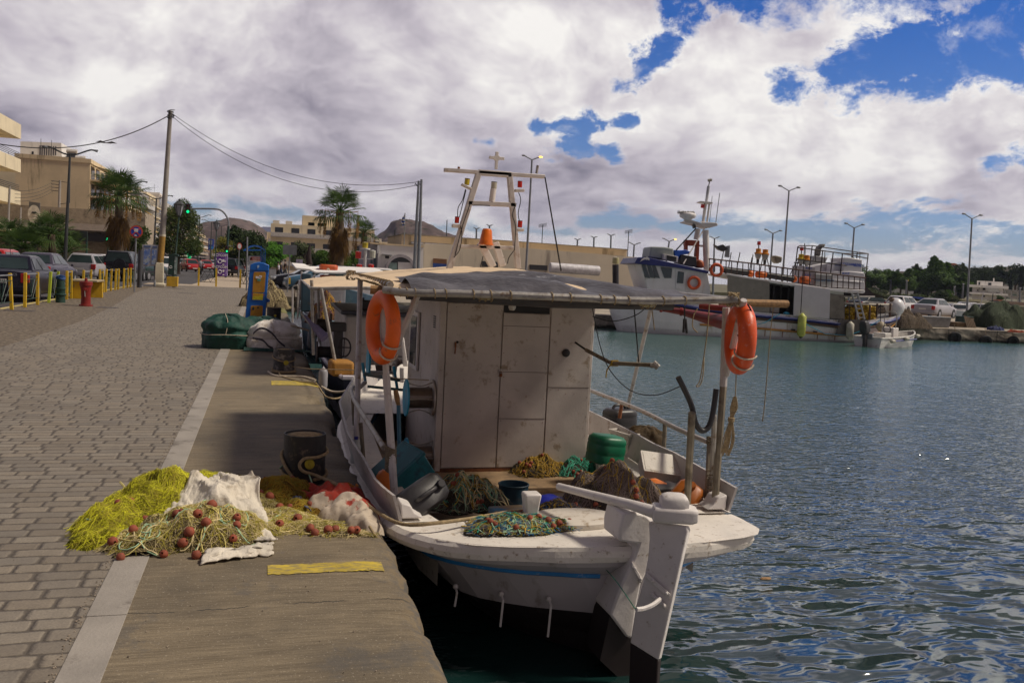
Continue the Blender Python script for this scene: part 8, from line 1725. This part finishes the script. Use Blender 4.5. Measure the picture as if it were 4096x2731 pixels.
for a,b,o in(((3191,988),(3180,1080),.1),((3249,984),(3236,1085),.4),((3291,1000),(3282,1092),.1),((3333,1010),(3322,1096),.1),((3370,1014),(3361,1102),.1),((3429,1011),(3420,1108),1.5),((3473,1015),(3462,1112),3.)):cage([(*a,o),(*b,o)])
for u,v,o in((3222,986,1.5),(3264,1000,.1),(3300,1002,1.5),(3413,1010,3.2),(3440,1012,3.2)):cage([(u,v,o),(u-2,v+46,o)],.02)
WB=M('wrapped_foam',(.62,.61,.63),.35,var=.05,bump=.5,bsc=4)
def fbx(lab,pts,off,th,txt=None,col=BLT,mt=None):
 c=tp(*pts[0],off);t=T('foam_boxes',lab,'foam boxes',c,0,'white foam boxes on the trawler upper deck');MB().prism([tp(u,v,off) for u,v in pts],tn*th).build('boxes',mt or WB,t,w=True,bev=.03)
 for s_,u,v,sz in(txt or[]):text(s_,sz,t,col,tp(u,v,off-.03),facing(-tn),w=True,bold=.02,sx=1.1)
fbx('pale foam boxes at the left end of the stack beside the orange floats',[(3212,1062),(3214,1064),(3262,1068),(3256,1140),(3208,1132)],.5,1.3,[('KOZ',3236,1072,.13),('KOZ',3232,1100,.13)],mt=M('pale_foam2',(.42,.40,.43),.6))
fbx('foam boxes with pale blue print at the foot of the stack',[(3262,1095),(3331,1098),(3330,1150),(3258,1142)],.35,1.2,[('KOZAMANI',3287,1121,.13),('KOZA',3320,1123,.13)],M('pale_blue_print',(.05,.25,.5)),M('pale_foam3',(.42,.42,.42),.5))
fbx('white sheet draped box in the middle of the stack behind the rail',[(3240,1066),(3310,1052),(3330,1054),(3330,1096),(3262,1092)],1.8,1.0)
fbx('white box with blue print standing upright behind the highest boxes',[(3336,1048),(3372,1049),(3370,1090),(3333,1087)],.9,.8,[('KOZ',3353,1060,.13)])
fbx('highest wrapped boxes with blue print at the right end of the stack',[(3374,1031),(3395,1030),(3449,1038),(3448,1090),(3372,1084)],.6,1.4,[('KOZAMANI',3402,1058,.17),('KOZA',3437,1063,.17)])
fbx('wide wrapped boxes below the highest ones',[(3312,1086),(3400,1085),(3455,1090),(3460,1098),(3459,1126),(3330,1116)],.5,1.6,[('KOZ',3384,1094,.15)])
fbx('lowest wrapped boxes at the right end against the rail',[(3330,1116),(3459,1126),(3460,1158),(3328,1148)],.35,1.8)
tq('exhaust_funnel',[(3270,1024),(3272,1000),(3278,988),(3292,976),(3306,975),(3300,988),(3288,993),(3284,1026)],M('sooty_grey',(.15,.14,.13),.7),2.6,.5,.08);tq('grey_tank',[(3246,1060),(3254,1034),(3262,1022),(3292,1027),(3312,1030),(3302,1052),(3280,1062)],M('tank_grey',(.26,.26,.26),.6,dirt=(.1,.1,.1),da=.4),2.5,.9,.04)
def worklamp(lab,u,v,col,w_,beacon=False):
 c=tp(u,v,1.0);t=T('work_lamp',lab,'work lamp',c,0,'caged work lamps on the trawler');r=w_/2*c.length/F
 MB().lathe([(0,-.02),(r*1.05,-.02),(r*1.05,.04),(r*.75,.06),(r*.75,.22),(0,.24)],c,14).build('shade',col,t,w=True);MB().lathe([(r*.95,-.02),(r*.8,-.16),(r*.4,-.28),(0,-.30)],c,14).build('glass',M('lamp_bowl',(.30,.30,.28),.2),t,w=True,sm=60);MB().lathe([(0,-.5),(r*.35,-.48),(r*.45,-.28),(0,-.26)],c,10).build('socket',BLKP,t,w=True)
 if beacon:MB().tube([c+Vector((0,0,.2)),c+Vector((0,0,.42))],.03,5).build('stem',GRYM,t,w=True);MB().lathe([(0,.40),(.09,.40),(.08,.56),(0,.58)],c,10).build('beacon',MRED,t,w=True)
OY=M('lamp_orange',(.60,.22,.02),.5);worklamp('orange work lamp with a red beacon, leftmost on the trawler deck',3033,1014,OY,26,True);worklamp('orange work lamp beside the leftmost one',3061,1017,OY,28);worklamp('yellow work lamp with a red beacon at the left end of the cage',3204,1036,M('lamp_yellow',(.55,.38,.02),.5),26,True);worklamp('orange work lamp inside the left end of the cage',3227,1040,OY,26)
mb=MB()
for u0,v0,u1,v1 in((3008,1030,2998,1085),(3012,1018,3004,1085),(3018,1012,3060,1016),(3054,1018,3040,1085),(3066,1022,3080,1090),(3188,1040,3160,1100),(3192,1045,3180,1100),(3176,1050,3240,1058),(2895,1000,2880,1080),(2925,1010,2912,1085),(2960,1010,2945,1085)):mb.tube([tp(u0,v0,1.),tp(u1,v1,1.)],.025,4)
mb.build('lamp_frame',CGM,TR,w=True);tq('tilted_solar_panel',[(2858,978),(2872,985),(2893,978),(2913,996),(2895,1006),(2875,998)],BLKP,1.,.3);tq('steel_plate',[(2905,984),(2920,982),(2918,1030),(2900,1028)],GRYM,1.4,.1);tq('covered_lamp',[(3098,1024),(3104,1022),(3130,1028),(3128,1048),(3110,1055),(3099,1045)],M('khaki_cover',(.25,.22,.16),.85,bump=.5),1.,.5,.05)
for u,v,w_ in((3044,1098,44),(3218,1120,42),(3002,1095,22),(3178,1116,14)):MB().tube([tp(u-w_/2,v-2,.4),tp(u-w_/2+4,v-1.6,.4),tp(u+w_/2-4,v+1.6,.4),tp(u+w_/2,v+2,.4)],[.10,.16,.16,.10],12).build('orange_float',M('float_orange',(.66,.13,.01),.4,var=.15),TR,w=True,sm=60)
tt('black_hose',[(3066,1100),(3130,1110),(3172,1116)],.14,BLKP,.4,10);tt('black_hose',[(2890,1078),(2940,1086),(2992,1092)],.14,BLKP,.4,10)
for u,v,o,rr_ in((2866,1080,-.02,.26),(2776,1131,.3,.26)):
 c=tp(u,v,o);t=T('life_ring','orange life ring on the trawler '+('upper deck rail' if u==2866 else 'wheelhouse side'),'life ring',c);Q=facing(-tn);mb=MB();mb.tube([c+Q@Vector((rr_*cos(a),rr_*sin(a),0)) for a in np.linspace(0,2*pi,30)],.07,8);mb.build('ring',M('ring_orange',(.62,.09,.02),.5),t,w=True,sm=60)
def fender(lab,u,v0,v1,wpx,mat,round_=False):
 a,b=tp(u,v1,-.25),tp(u,v0,-.25);t=T('fender',lab,'fender',a,0,'fenders along the trawler side');L_=(b-a).length;r=wpx/2*a.length/F
 pr=[(0,0),(r*.25,.03),(r*.5,L_*.06),(r,L_*.14),(r*1.02,L_*.5),(r,L_*.86),(r*.5,L_*.94),(r*.2,L_),(0,L_)] if not round_ else[(0,0),(r*.6,L_*.1),(r,L_*.4),(r,L_*.6),(r*.6,L_*.9),(r*.15,L_),(0,L_)]
 MB().lathe(pr,a,16).build('body',mat,t,w=True,sm=60);MB().lathe([(0,0),(r*.3,.03),(r*.55,L_*.075),(0,L_*.08)],a+Vector((0,0,-.02)),12).build('end_cap',BLK if mat is YF_ else mat,t,w=True);MB().tube([b,b+Vector((0,.1,.8 if u!=3203 else 3.2))],.02,5).build('rope',BLK,t,w=True)
YF_=M('yellow_fender',(.46,.50,.10),.5,var=.2,sc=3,dirt=(.3,.25,.12),da=.5);WF_=M('dirty_white_fender',(.44,.42,.35),.55,dirt=(.25,.2,.12),da=.5)
fender('yellow green cylindrical fender hanging at the middle of the trawler',3203,1252,1352,31,YF_);fender('off-white cylindrical fender hanging on the steel plate of the trawler',3397,1285,1359,27,WF_);fender('round rust stained fender under the trawler stern',3522,1285,1326,36,M('rusty_ball',(.42,.36,.24),.6,dirt=(.25,.13,.05),da=.7),True)
tt('mooring_line',[(3014,1300),(3060,1290),(3120,1255)],.018,LBLU,-.1);tt('mooring_line',[(3222,1295),(3300,1335),(3390,1342),(3440,1325),(3520,1280)],.018,LBLU,-.15)
bl_=T('balloon_buoy','big white balloon buoy on the stern rail of the trawler','buoy',tp(3580,1228,1.5));rb_=33*bl_.location.length/F;MB().ball(bl_.location,(rb_,rb_,rb_*1.04),24,16).build('balloon',M('white_balloon',(.66,.66,.68),.35,var=.04),bl_,w=True,sm=180);MB().tube([bl_.location+Vector((-rb_*.6,-.1,rb_*.75)),bl_.location+Vector((-rb_*.85,-.1,rb_*.9))],.12,8).build('neck',M('neck_brown',(.15,.1,.07)),bl_,w=True)
mb=MB();mb.tube([tp(3376,1212,.3),tp(3490,1217,.5),tp(3603,1219,1.6)],.05,6);mb.build('stern_rail',M('pale_rail',(.5,.45,.38),.6),TR,w=True)
for u,o in((3376,.3),(3425,.35),(3480,.5),(3509,.6),(3562,1.1),(3592,1.5)):tt('stern_post',[(u,1214),(u-3,1280 if u<3500 else 1268)],.05,M('rusty_rail'),o)
YB=M('yellow_float',(.48,.31,.015),.55,var=.25,sc=6);nf=T('net_floats','pile of yellow net floats behind the ladder on the trawler stern','net floats',tp(3440,1278,.9));mb=MB();rnd=random.Random(2)
for k in range(620):
 u=rnd.uniform(3380,3500);top=1215+abs(u-3440)*.25+6*rnd.random()+(10 if 3405<u<3425 else 0);v=rnd.uniform(top,1277);mb.ball(tp(u,v,rnd.uniform(.7,1.2)),.085,7,5)
for i in range(0,1):pass
o=mb.build('floats',YB,nf,w=True,sm=180);o['kind']='stuff'
DN=T('motor_boat','small white open motor boat with black outboard moored by the trawler stern','motor boat',gr(3470,1388,WZ));
p0,p1=gr(3468,1387,WZ),gr(3640,1380,WZ);dl=(p1-p0);DN.location=p0;DN.rotation_euler=(0,0,atan2(-dl.x,dl.y));LD=dl.length*1.06
small_hull(DN,LD,1.4,.42,.40,.66,.9,M('motorboat_white',(.62,.60,.58),.4,var=.06,dirt=(.3,.25,.2),da=.3),M('motorboat_rail',(.56,.54,.50),.5))
mb=MB();mb.prism([(.70,LD*.30,.22),(.70,LD*.85,.36),(.45,LD*.95,.5),(.70,LD*.85,.30),(.72,LD*.28,.15)],(.02,0,0));
mb=MB();mb.tube([(.735,LD*(.15+k*.08),.28+.012*k) for k in range(8)],.035,4);mb.build('blue_stripe',TNV,DN)
om=MB();om.loft([[(x*s_,y*s_+oy,z) for x,y in((-.16,-.22),(.16,-.22),(.18,.2),(-.18,.2))] for s_,oy,z in((.6,-.30,.55),(1.,-.32,.7),(1.05,-.38,.95),(.7,-.45,1.15))]);om.build('outboard_cowl',BLKP,DN,bev=.05)
MB().loft([[(x,y+oy,z) for x,y in((-.07,-.12),(.07,-.12),(.07,.1),(-.07,.1))] for oy,z in((-.22,-.3),(-.22,.2),(-.28,.6))]).build('outboard_leg',BLKP,DN,bev=.02);MB().box(-.25,.25,-.05,.1,.35,.6,None,(0,-.05,0)).build('transom_bracket',GRYM,DN,bev=.02)
MB().box(-.3,.3,LD*.22,LD*.36,.1,.62).build('seat',M('motorboat_rail'),DN,bev=.04);MB().box(-.28,.28,LD*.40,LD*.52,.1,.85).build('console',WHT,DN,bev=.04)
MB().tube([(.0+.17*cos(a),LD*.385-.05*sin(a),.78+.17*sin(a)) for a in np.linspace(0,2*pi,18)],.02,5).build('steering_wheel',BLK,DN);MB().tube(smooth([(-.25,LD*.45,.8),(-.25,LD*.45,1.5),(.25,LD*.45,1.5),(.25,LD*.45,.8)],3),.02,5).build('console_rail',GALV,DN)
for k in range(3):MB().lathe([(0,0),(.08,.02),(.09,.25),(.06,.33),(0,.35)],(.78-.12*(k==2),LD*(.2+.3*k),.30+.1*k),10,Euler((radians(90),0,0)).to_matrix()).build('fender',WF_,DN,sm=60)
# things on the far dock
DZ=-.1
def dk(u,v):return gr(u,v,DZ)
def dheap(lab,u,v,rx,ry,h,mt,seed,cat='fishing net',name='fishing_net',strand=None):
 p=dk(u,v);p.y+=ry;t=T(name,lab,cat,p);H1=[blob(0,0,rx,ry,h,seed,.3,.42),blob(rx*.5,0,rx*.55,ry*.7,h*.7,seed+1,.3,.7)]
 heap_mesh(H1,-rx*1.5,rx*1.5,-ry*1.5,ry*1.5,.06,36).build('netting',mt,t,sm=180)
 if strand:strands(H1,-rx,rx,-ry,ry,160,.007,.8,3.,.04,nmat=1,seed=int(seed),dirn=.3).build('strand',strand,t,sm=180)['kind']='stuff'
 return t
TNB=M('tan_brown_strand',(.22,.17,.12),.9)
dheap('brown grey net mound behind the motor boat on the dock, upper one',3618,1290,1.1,.9,.95,netmat('dock_net',(.17,.13,.10),(.10,.075,.055)),51.,strand=TNB);dheap('lower brown net folds spilling towards the dock edge behind the motor boat',3655,1312,1.35,.6,.7,netmat('dock_net2',(.21,.16,.12),(.13,.10,.07)),53.,strand=TNB)
dheap('large green net covered heap at the right end of the dock',4075,1318,1.9,1.5,1.35,netmat('green_net',(.11,.15,.09),(.07,.085,.06)),55.,strand=M('green_grey_strand',(.13,.16,.1),.9));dheap('small yellow brown net by the grey tub',3750,1308,.4,.3,.3,netmat('ochre_net',(.22,.16,.06),(.14,.1,.04)),57.)
dheap('small blue cloth heap at the foot of the green heap',3995,1322,.45,.25,.22,M('navy_cloth',(.02,.03,.10),.85),59.,'cloth','blue_cloth');dheap('red orange net scrap at the dock edge by the green heap',4070,1328,.5,.2,.1,netmat('red_net',(.45,.08,.03),(.3,.05,.03)),61.)
def dbox(name,lab,cat,u0,u1,v0,v1,mat,dep=.9,z_=0,taper=0.):
 a,b=dk(u0,v1),dk(u1,v1);Y=(a.y+b.y)/2;t=T(name,lab,cat,((a.x+b.x)/2,Y,DZ));h=at(u0,v0,Y).z-DZ;w_=abs(b.x-a.x)/2
 MB().loft([[(-w_*(1-taper),-dep/2*(1-taper),0),(w_*(1-taper),-dep/2*(1-taper),0),(w_*(1-taper),dep/2*(1-taper),0),(-w_*(1-taper),dep/2*(1-taper),0)],[(-w_,-dep/2,h),(w_,-dep/2,h),(w_,dep/2,h),(-w_,dep/2,h)]]).build('body',mat,t,bev=.02)
 MB().box(-w_-.03,w_+.03,-dep/2-.03,dep/2+.03,h,h+.06).build('rim',mat,t,bev=.01);return t
dbox('tub','grey plastic fish tub behind the net mounds on the dock','tub',3678,3748,1267,1306,M('grey_tub',(.20,.20,.20),.6,dirt=(.1,.09,.08),da=.4),1.2,taper=.08)
dbox('crate','low dark wooden crate on the dock right of the grey tub','crate',3762,3805,1288,1303,M('dark_planks',(.10,.06,.04),.85),.9);dbox('wheelie_bin','dark green bin standing behind the leaning pallets','bin',3843,3864,1268,1306,DKG,.7);dbox('crate','small brown box left of the dark green bin','crate',3818,3842,1292,1307,M('carton',(.16,.11,.06),.85),.6)
pl_=T('pallets','weathered wooden pallet leaning against the tall dock lamp','pallet',dk(3875,1310))
for k in range(6):MB().prism([at(3857+k*6.5+j[0],j[1],pl_.location.y-.1*0) for j in((0,1262+k*3),(4,1262+k*3),(16,1311),(12,1311))],(0,.04,0)).build('plank',M('grey_plank',(.24,.19,.14),.85),pl_,w=True)
for v in(1270,1288,1303):MB().prism([at(3857+(v-1262)*.25,v,pl_.location.y+.06),at(3895+(v-1262)*.22,v+3,pl_.location.y+.06),at(3895+(v-1262)*.22,v+7,pl_.location.y+.06),at(3857+(v-1262)*.25,v+4,pl_.location.y+.06)],(0,.06,0)).build('crosspiece',M('grey_plank'),pl_,w=True)
for i,(u,v) in enumerate(((3820,1352),(3943,1366),(4052,1368))):
 c=gr(u,1390,WZ);Y=38.3;c=at(u,v,Y);t=T('tyre',['black tyre fender under the crates on the dock wall','middle black tyre fender on the dock wall','rightmost black tyre fender on the dock wall'][i],'tyre',c,0,'tyre fenders on the dock wall');MB().lathe([(.17,-.09),(.30,-.10),(.34,-.05),(.34,.05),(.30,.10),(.17,.09),(.16,0)],c,22,facing((-.3,-1,0))).build('tyre',TYR,t,w=True);MB().tube([c+Vector((0,0,.3)),c+Vector((0,.15,.75))],.02,4).build('rope',ROPE,t,w=True)
c=dk(3690,1262);car('silver saloon parked on the far dock behind the nets','sedan',SILV,(at(3665,1255,60).x,58,-.1),radians(-62),1.05);car('white car partly hidden by the balloon buoy on the far dock','hatch',WHC,(at(3612,1250,64).x,64,-.1),radians(-62),1.05)
car('dark car glimpsed behind the trawler stern','sedan',BLKC,(at(3490,1240,66).x,66,-.1),radians(-80),1.0)
MBW=M('yacht_white',(.64,.63,.63),.4,var=.05)
def mboat(lab,u,v,Y,L_,rz,cab=True,col=MBW,can=None):
 p=at(u,v,Y);t=T('motor_boat',lab,'motor boat',(p.x,Y,WZ),rz,'small boats in the marina beyond the dock');small_hull(t,L_,L_*.34,.9,.85,1.2,.85,col,MBW,N=12)
 if cab:MB().loft([[(-.8,L_*.3,.9),(.8,L_*.3,.9),(.7,L_*.7,.95),(-.7,L_*.7,.95)],[(-.7,L_*.32,1.7),(.7,L_*.32,1.7),(.55,L_*.6,1.7),(-.55,L_*.6,1.7)]]).build('cabin',MBW,t,bev=.05);MB().box(-.74,.74,L_*.36,L_*.6,1.2,1.55).build('cabin_window',WGL,t)
 if can:MB().loft([[(-.9,.2,1.5),(.9,.2,1.5),(.9,.2,1.58),(-.9,.2,1.58)],[(-.9,L_*.55,2.1),(.9,L_*.55,2.1),(.9,L_*.55,2.18),(-.9,L_*.55,2.18)]]).build('canopy',can,t)
 return t
for a in(('white marina boat beside the tall dock lamp',3835,1262,78,6,1.3),('white cabin boat left of the tall dock lamp',3845,1255,92,7,1.0),('boat under a slanted blue cover right of the silver saloon',3785,1262,72,6,1.4,False,MBW,M('blue_cover',(.02,.06,.40),.6)),('white boat before the low yellow house',3960,1262,100,7,1.2),('white boat with a raised mast right of the pallets',3925,1285,74,6.5,1.5),('white cabin boat nearest the green heap',4010,1275,88,7,1.3),('boat with grey canvas behind the green heap',4060,1262,96,7,1.5,False,MBW,M('awning_grey_brown')),('wooden sided boat under the blue cover',3775,1286,66,6,1.5,True,M('varnish',(.25,.12,.04),.4)),('white inflatable boat behind the silver saloon',3730,1245,84,6,1.4,False)):mboat(*a)
for u0,v0,u1,v1,Y,lab in((3908,1270,3935,1165,76,'white raked mast of a marina boat'),(3958,1290,3972,1175,80,'dark slim mast right of the white raked mast')):t=T('boat_mast',lab,'mast',at(u0,v0,Y));MB().tube([at(u0,v0+12,Y),at(u1,v1,Y)],.05,5).build('spar',WHT if u0<3940 else LPM,t,w=True)
struct('far_shore',MB().add([(70,131,WZ-.2),(900,131,WZ-.2),(900,131,.4),(70,131,.4)],[(0,1,2,3)]).add([(70,131,.4),(900,131,.4),(900,500,2.),(40,500,2.)],[(0,1,2,3)]),M('shore_ground',(.13,.12,.07),.95,var=.4,sc=.1),sm=0)
def house(lab,pts_wall,Y,mat,dep=9,floors=(),wins=(),cat='building',name='house',roof=None,extra=()):
 c=at(*pts_wall[0],Y);t=T(name,lab,cat,(c.x,Y,c.z));
 dr=ray(pts_wall[0][0]+60,1200);dr=Vector((dr.x,dr.y,0)).normalized()
 def hq(n_,pts,m_,yo,th):return MB().prism([at(u,v,Y)+dr*yo for u,v in pts],dr*th).build(n_,m_,t,w=True)
 hq('wall',pts_wall,mat,0,dep)
 for pts in floors:hq('balcony',pts,mat,-1.5,1.6)
 for pts in wins:hq('window',pts,WNG,-.06,.05)
 if roof:hq('roof',roof,ROOFT,-.6,dep+1)
 for n_,pts,m_,yo,th in extra:hq(n_,pts,m_,yo,th)
 return t
def R4(a,b,c,d_):return[(a,d_),(a,b),(c,b),(c,d_)]
house('white three storey house with long balconies and grey awnings on the right',[(3888,1196),(3890,1142),(3908,1140),(3908,1122),(4012,1128),(4010,1200)],170,WHB,14,[[(3878,1148),(3878,1138),(4034,1145),(4034,1156)],[(3878,1175),(3878,1168),(4032,1176),(4032,1183)]],[R4(3914,1128,3921,1140),R4(3953,1131,3966,1141),R4(3931,1152,3942,1160),R4(3908,1158,3913,1164),R4(3930,1180,3940,1188),R4(3985,1164,4000,1172)],extra=(('awning',[(3943,1152),(3968,1153),(3976,1168),(3951,1167)],M('pale_grey_awning',(.42,.42,.40)),-2.2,.1),('awning',[(3968,1153),(3993,1154),(4000,1170),(3976,1168)],M('pale_grey_awning'),-2.2,.1),('chimney',R4(3973,1112,3978,1130),WHB,2,1)))
house('unfinished concrete frame building right of the white house',[(4016,1162),(4016,1158),(4090,1162),(4090,1166)],172,GYB,12,[],[],extra=tuple(('slab',[(4016,v+2),(4016,v),(4088,v+4),(4088,v+6)],GYB,0,10) for v in(1182,1202))+tuple(('column',R4(u,1160,u+3,1206),GYB,o,.6) for u in(4020,4045,4068,4082) for o in(0,8)))
house('low pale yellow house with flat roof before the white house',[(3835,1225),(3835,1200),(3930,1206),(3930,1232)],150,M('pale_yellow_render',(.50,.46,.28),.9),8,[[(3808,1197),(3808,1193),(3925,1198),(3925,1203)]],[R4(3896,1210,3908,1220),R4(3850,1208,3860,1218)])
house('house with orange tiled roof and white wall at the right',[(3976,1258),(3976,1222),(4110,1228),(4110,1266)],142,WHB,8,[],[R4(4028,1208,4036,1218)],roof=[(3965,1206),(3975,1198),(4010,1199),(4020,1210)],extra=(('upper_wall',[(4000,1222),(4000,1204),(4110,1210),(4110,1228)],M('brown_render',(.22,.15,.11)),.5,6),))
house('villa with orange roof standing on the hilltop among trees',[(3783,1075),(3783,1060),(3838,1062),(3838,1078)],300,M('pink_grey_render',(.30,.25,.26)),12,[],[R4(3800,1064,3806,1070),R4(3815,1064,3822,1070)],roof=[(3796,1060),(3800,1052),(3820,1053),(3836,1060)])
house('long pale shed among olive trees behind the trawler stern',[(3522,1170),(3524,1151),(3600,1158),(3655,1165),(3653,1176)],200,M('pale_shed',(.40,.40,.42)),8)
rnd=random.Random(77)
KT={}
def kind(nm,lab,mt,H,cl,num,sz,tr=.3,seed=3):KT[nm]=(tree('tree',lab,(0,-500,0),H,cl,mt,tr,num,sz,'trees on the right shore',seed),H)
kind('broad','broad',LMID,10,rclumps(12,rnd,.24,.35,.85,.19),260,.42);kind('tall','tall',LMID,14,[(0,0,.85,.13,.14),(.07,0,.7,.17,.16),(-.1,0,.6,.19,.18),(.12,0,.48,.2,.16),(-.05,0,.4,.22,.16),(0,0,.98,.07,.09)],520,.42)
kind('cyp','cypress',LDK,11,[(0,0,z,.10*(1-abs(z-.4)),.14) for z in(.15,.3,.45,.6,.75,.9)],300,.35);kind('olive','olive',LOL,5,rclumps(9,rnd,.4,.4,.8,.28),240,.26);kind('dark','dark',LDK,9,rclumps(11,rnd,.28,.4,.9,.2),260,.4)
base_obj=[v_[0] for v_ in KT.values()]
rows=[(3478,1180,1058,190,'broad'),(3520,1185,1075,200,'broad'),(3560,1185,1078,195,'broad'),(3600,1185,1072,190,'broad'),(3628,1188,1080,185,'tall'),(3655,1190,1060,205,'cyp'),(3672,1190,1072,205,'cyp'),(3690,1190,1078,206,'cyp'),(3706,1190,1070,210,'cyp'),(3724,1200,1034,188,'tall'),(3748,1205,1052,184,'tall'),(3775,1205,1058,186,'tall'),(3800,1205,1085,180,'broad'),(3818,1195,1062,210,'dark'),(3838,1195,1056,215,'cyp'),(3852,1195,1070,212,'cyp'),(3848,1205,1100,178,'tall'),(3880,1180,1085,215,'dark'),(3905,1150,1070,230,'dark'),(3930,1150,1066,240,'dark'),(3960,1150,1080,232,'dark'),(3985,1150,1062,240,'dark'),(4010,1160,1070,236,'dark'),(4040,1165,1085,230,'cyp'),(4060,1165,1060,250,'dark'),(4080,1170,1066,232,'cyp'),(4100,1175,1072,240,'dark'),(3500,1205,1150,165,'olive'),(3540,1225,1172,150,'olive'),(3575,1226,1175,148,'olive'),(3612,1228,1168,152,'olive'),(3650,1230,1170,150,'olive'),(3680,1232,1178,145,'olive'),(3710,1232,1180,146,'broad'),(3742,1234,1160,155,'dark'),(3775,1234,1158,155,'broad'),(3805,1234,1180,150,'olive'),(3870,1245,1215,140,'olive'),(3925,1250,1222,138,'dark'),(4000,1210,1180,160,'broad'),(4090,1250,1225,140,'olive'),(3400,1180,1040,170,'tall'),(3440,1190,1100,190,'broad'),(3655,1085,1065,320,'dark'),(3590,1090,1075,330,'dark'),(3720,1085,1060,320,'dark')]
words={'broad':'broad mid green tree','tall':'tall leafy green tree','cyp':'slim dark cypress','olive':'low grey green olive tree','dark':'dark spreading pine'}
refs=[(3400,'rising behind the trawler deck boxes'),(3500,'behind the trawler shade sail'),(3580,'above the balloon buoy'),(3640,'above the net mounds'),(3700,'above the silver saloon'),(3760,'left of the hilltop villa'),(3830,'below or beside the hilltop villa'),(3890,'just right of the tall dock lamp'),(3960,'behind the white three storey house'),(4040,'above the unfinished frame'),(4200,'at the right edge of the photo')]
cnt={}
rows2=[]
for r_ in rows:
 rf_=next(t_ for a_,t_ in refs if r_[0]<=a_);key=(r_[4],rf_);cnt.setdefault(key,[]).append(r_)
order=['leftmost','second from left','third from left','fourth from left']
for key,L_ in cnt.items():
 L_.sort()
 for i,(u,vb,vt,Y,kd) in enumerate(L_):
  src,H=KT[kd];p=at(u,vb,Y);hh=at(u,vt,Y).z-p.z;s_=hh/H
  if src in base_obj and src.location.y==-500:o=src
  else:o=dup(src)
  o.location=(p.x,Y,p.z);o.scale=(s_*rnd.uniform(1.15,1.6),s_*rnd.uniform(1.15,1.6),s_);o.rotation_euler=(0,0,rnd.uniform(0,6.28))
  o['label']=words[kd]+' '+key[1]+('' if len(L_)==1 else(', nearer one' if len(L_)==2 and Y==min(q[3] for q in L_) else ', farther one' if len(L_)==2 else ', '+order[i]))
# the air
hz_=MB().box(-1500,4800,-60,4800,-4,260).build('haze',M('haze_air'),None,sm=0);hz_['kind']='stuff'
hm=MATS['haze_air'];n=NT(hm.node_tree);n.N.clear();pv=n.new('ShaderNodeVolumePrincipled');pv.inputs['Color'].default_value=(.62,.70,.95,1);pv.inputs['Density'].default_value=.00012;pv.inputs['Anisotropy'].default_value=.2
n.L.new(pv.outputs[0],n.new('ShaderNodeOutputMaterial').inputs['Volume'])
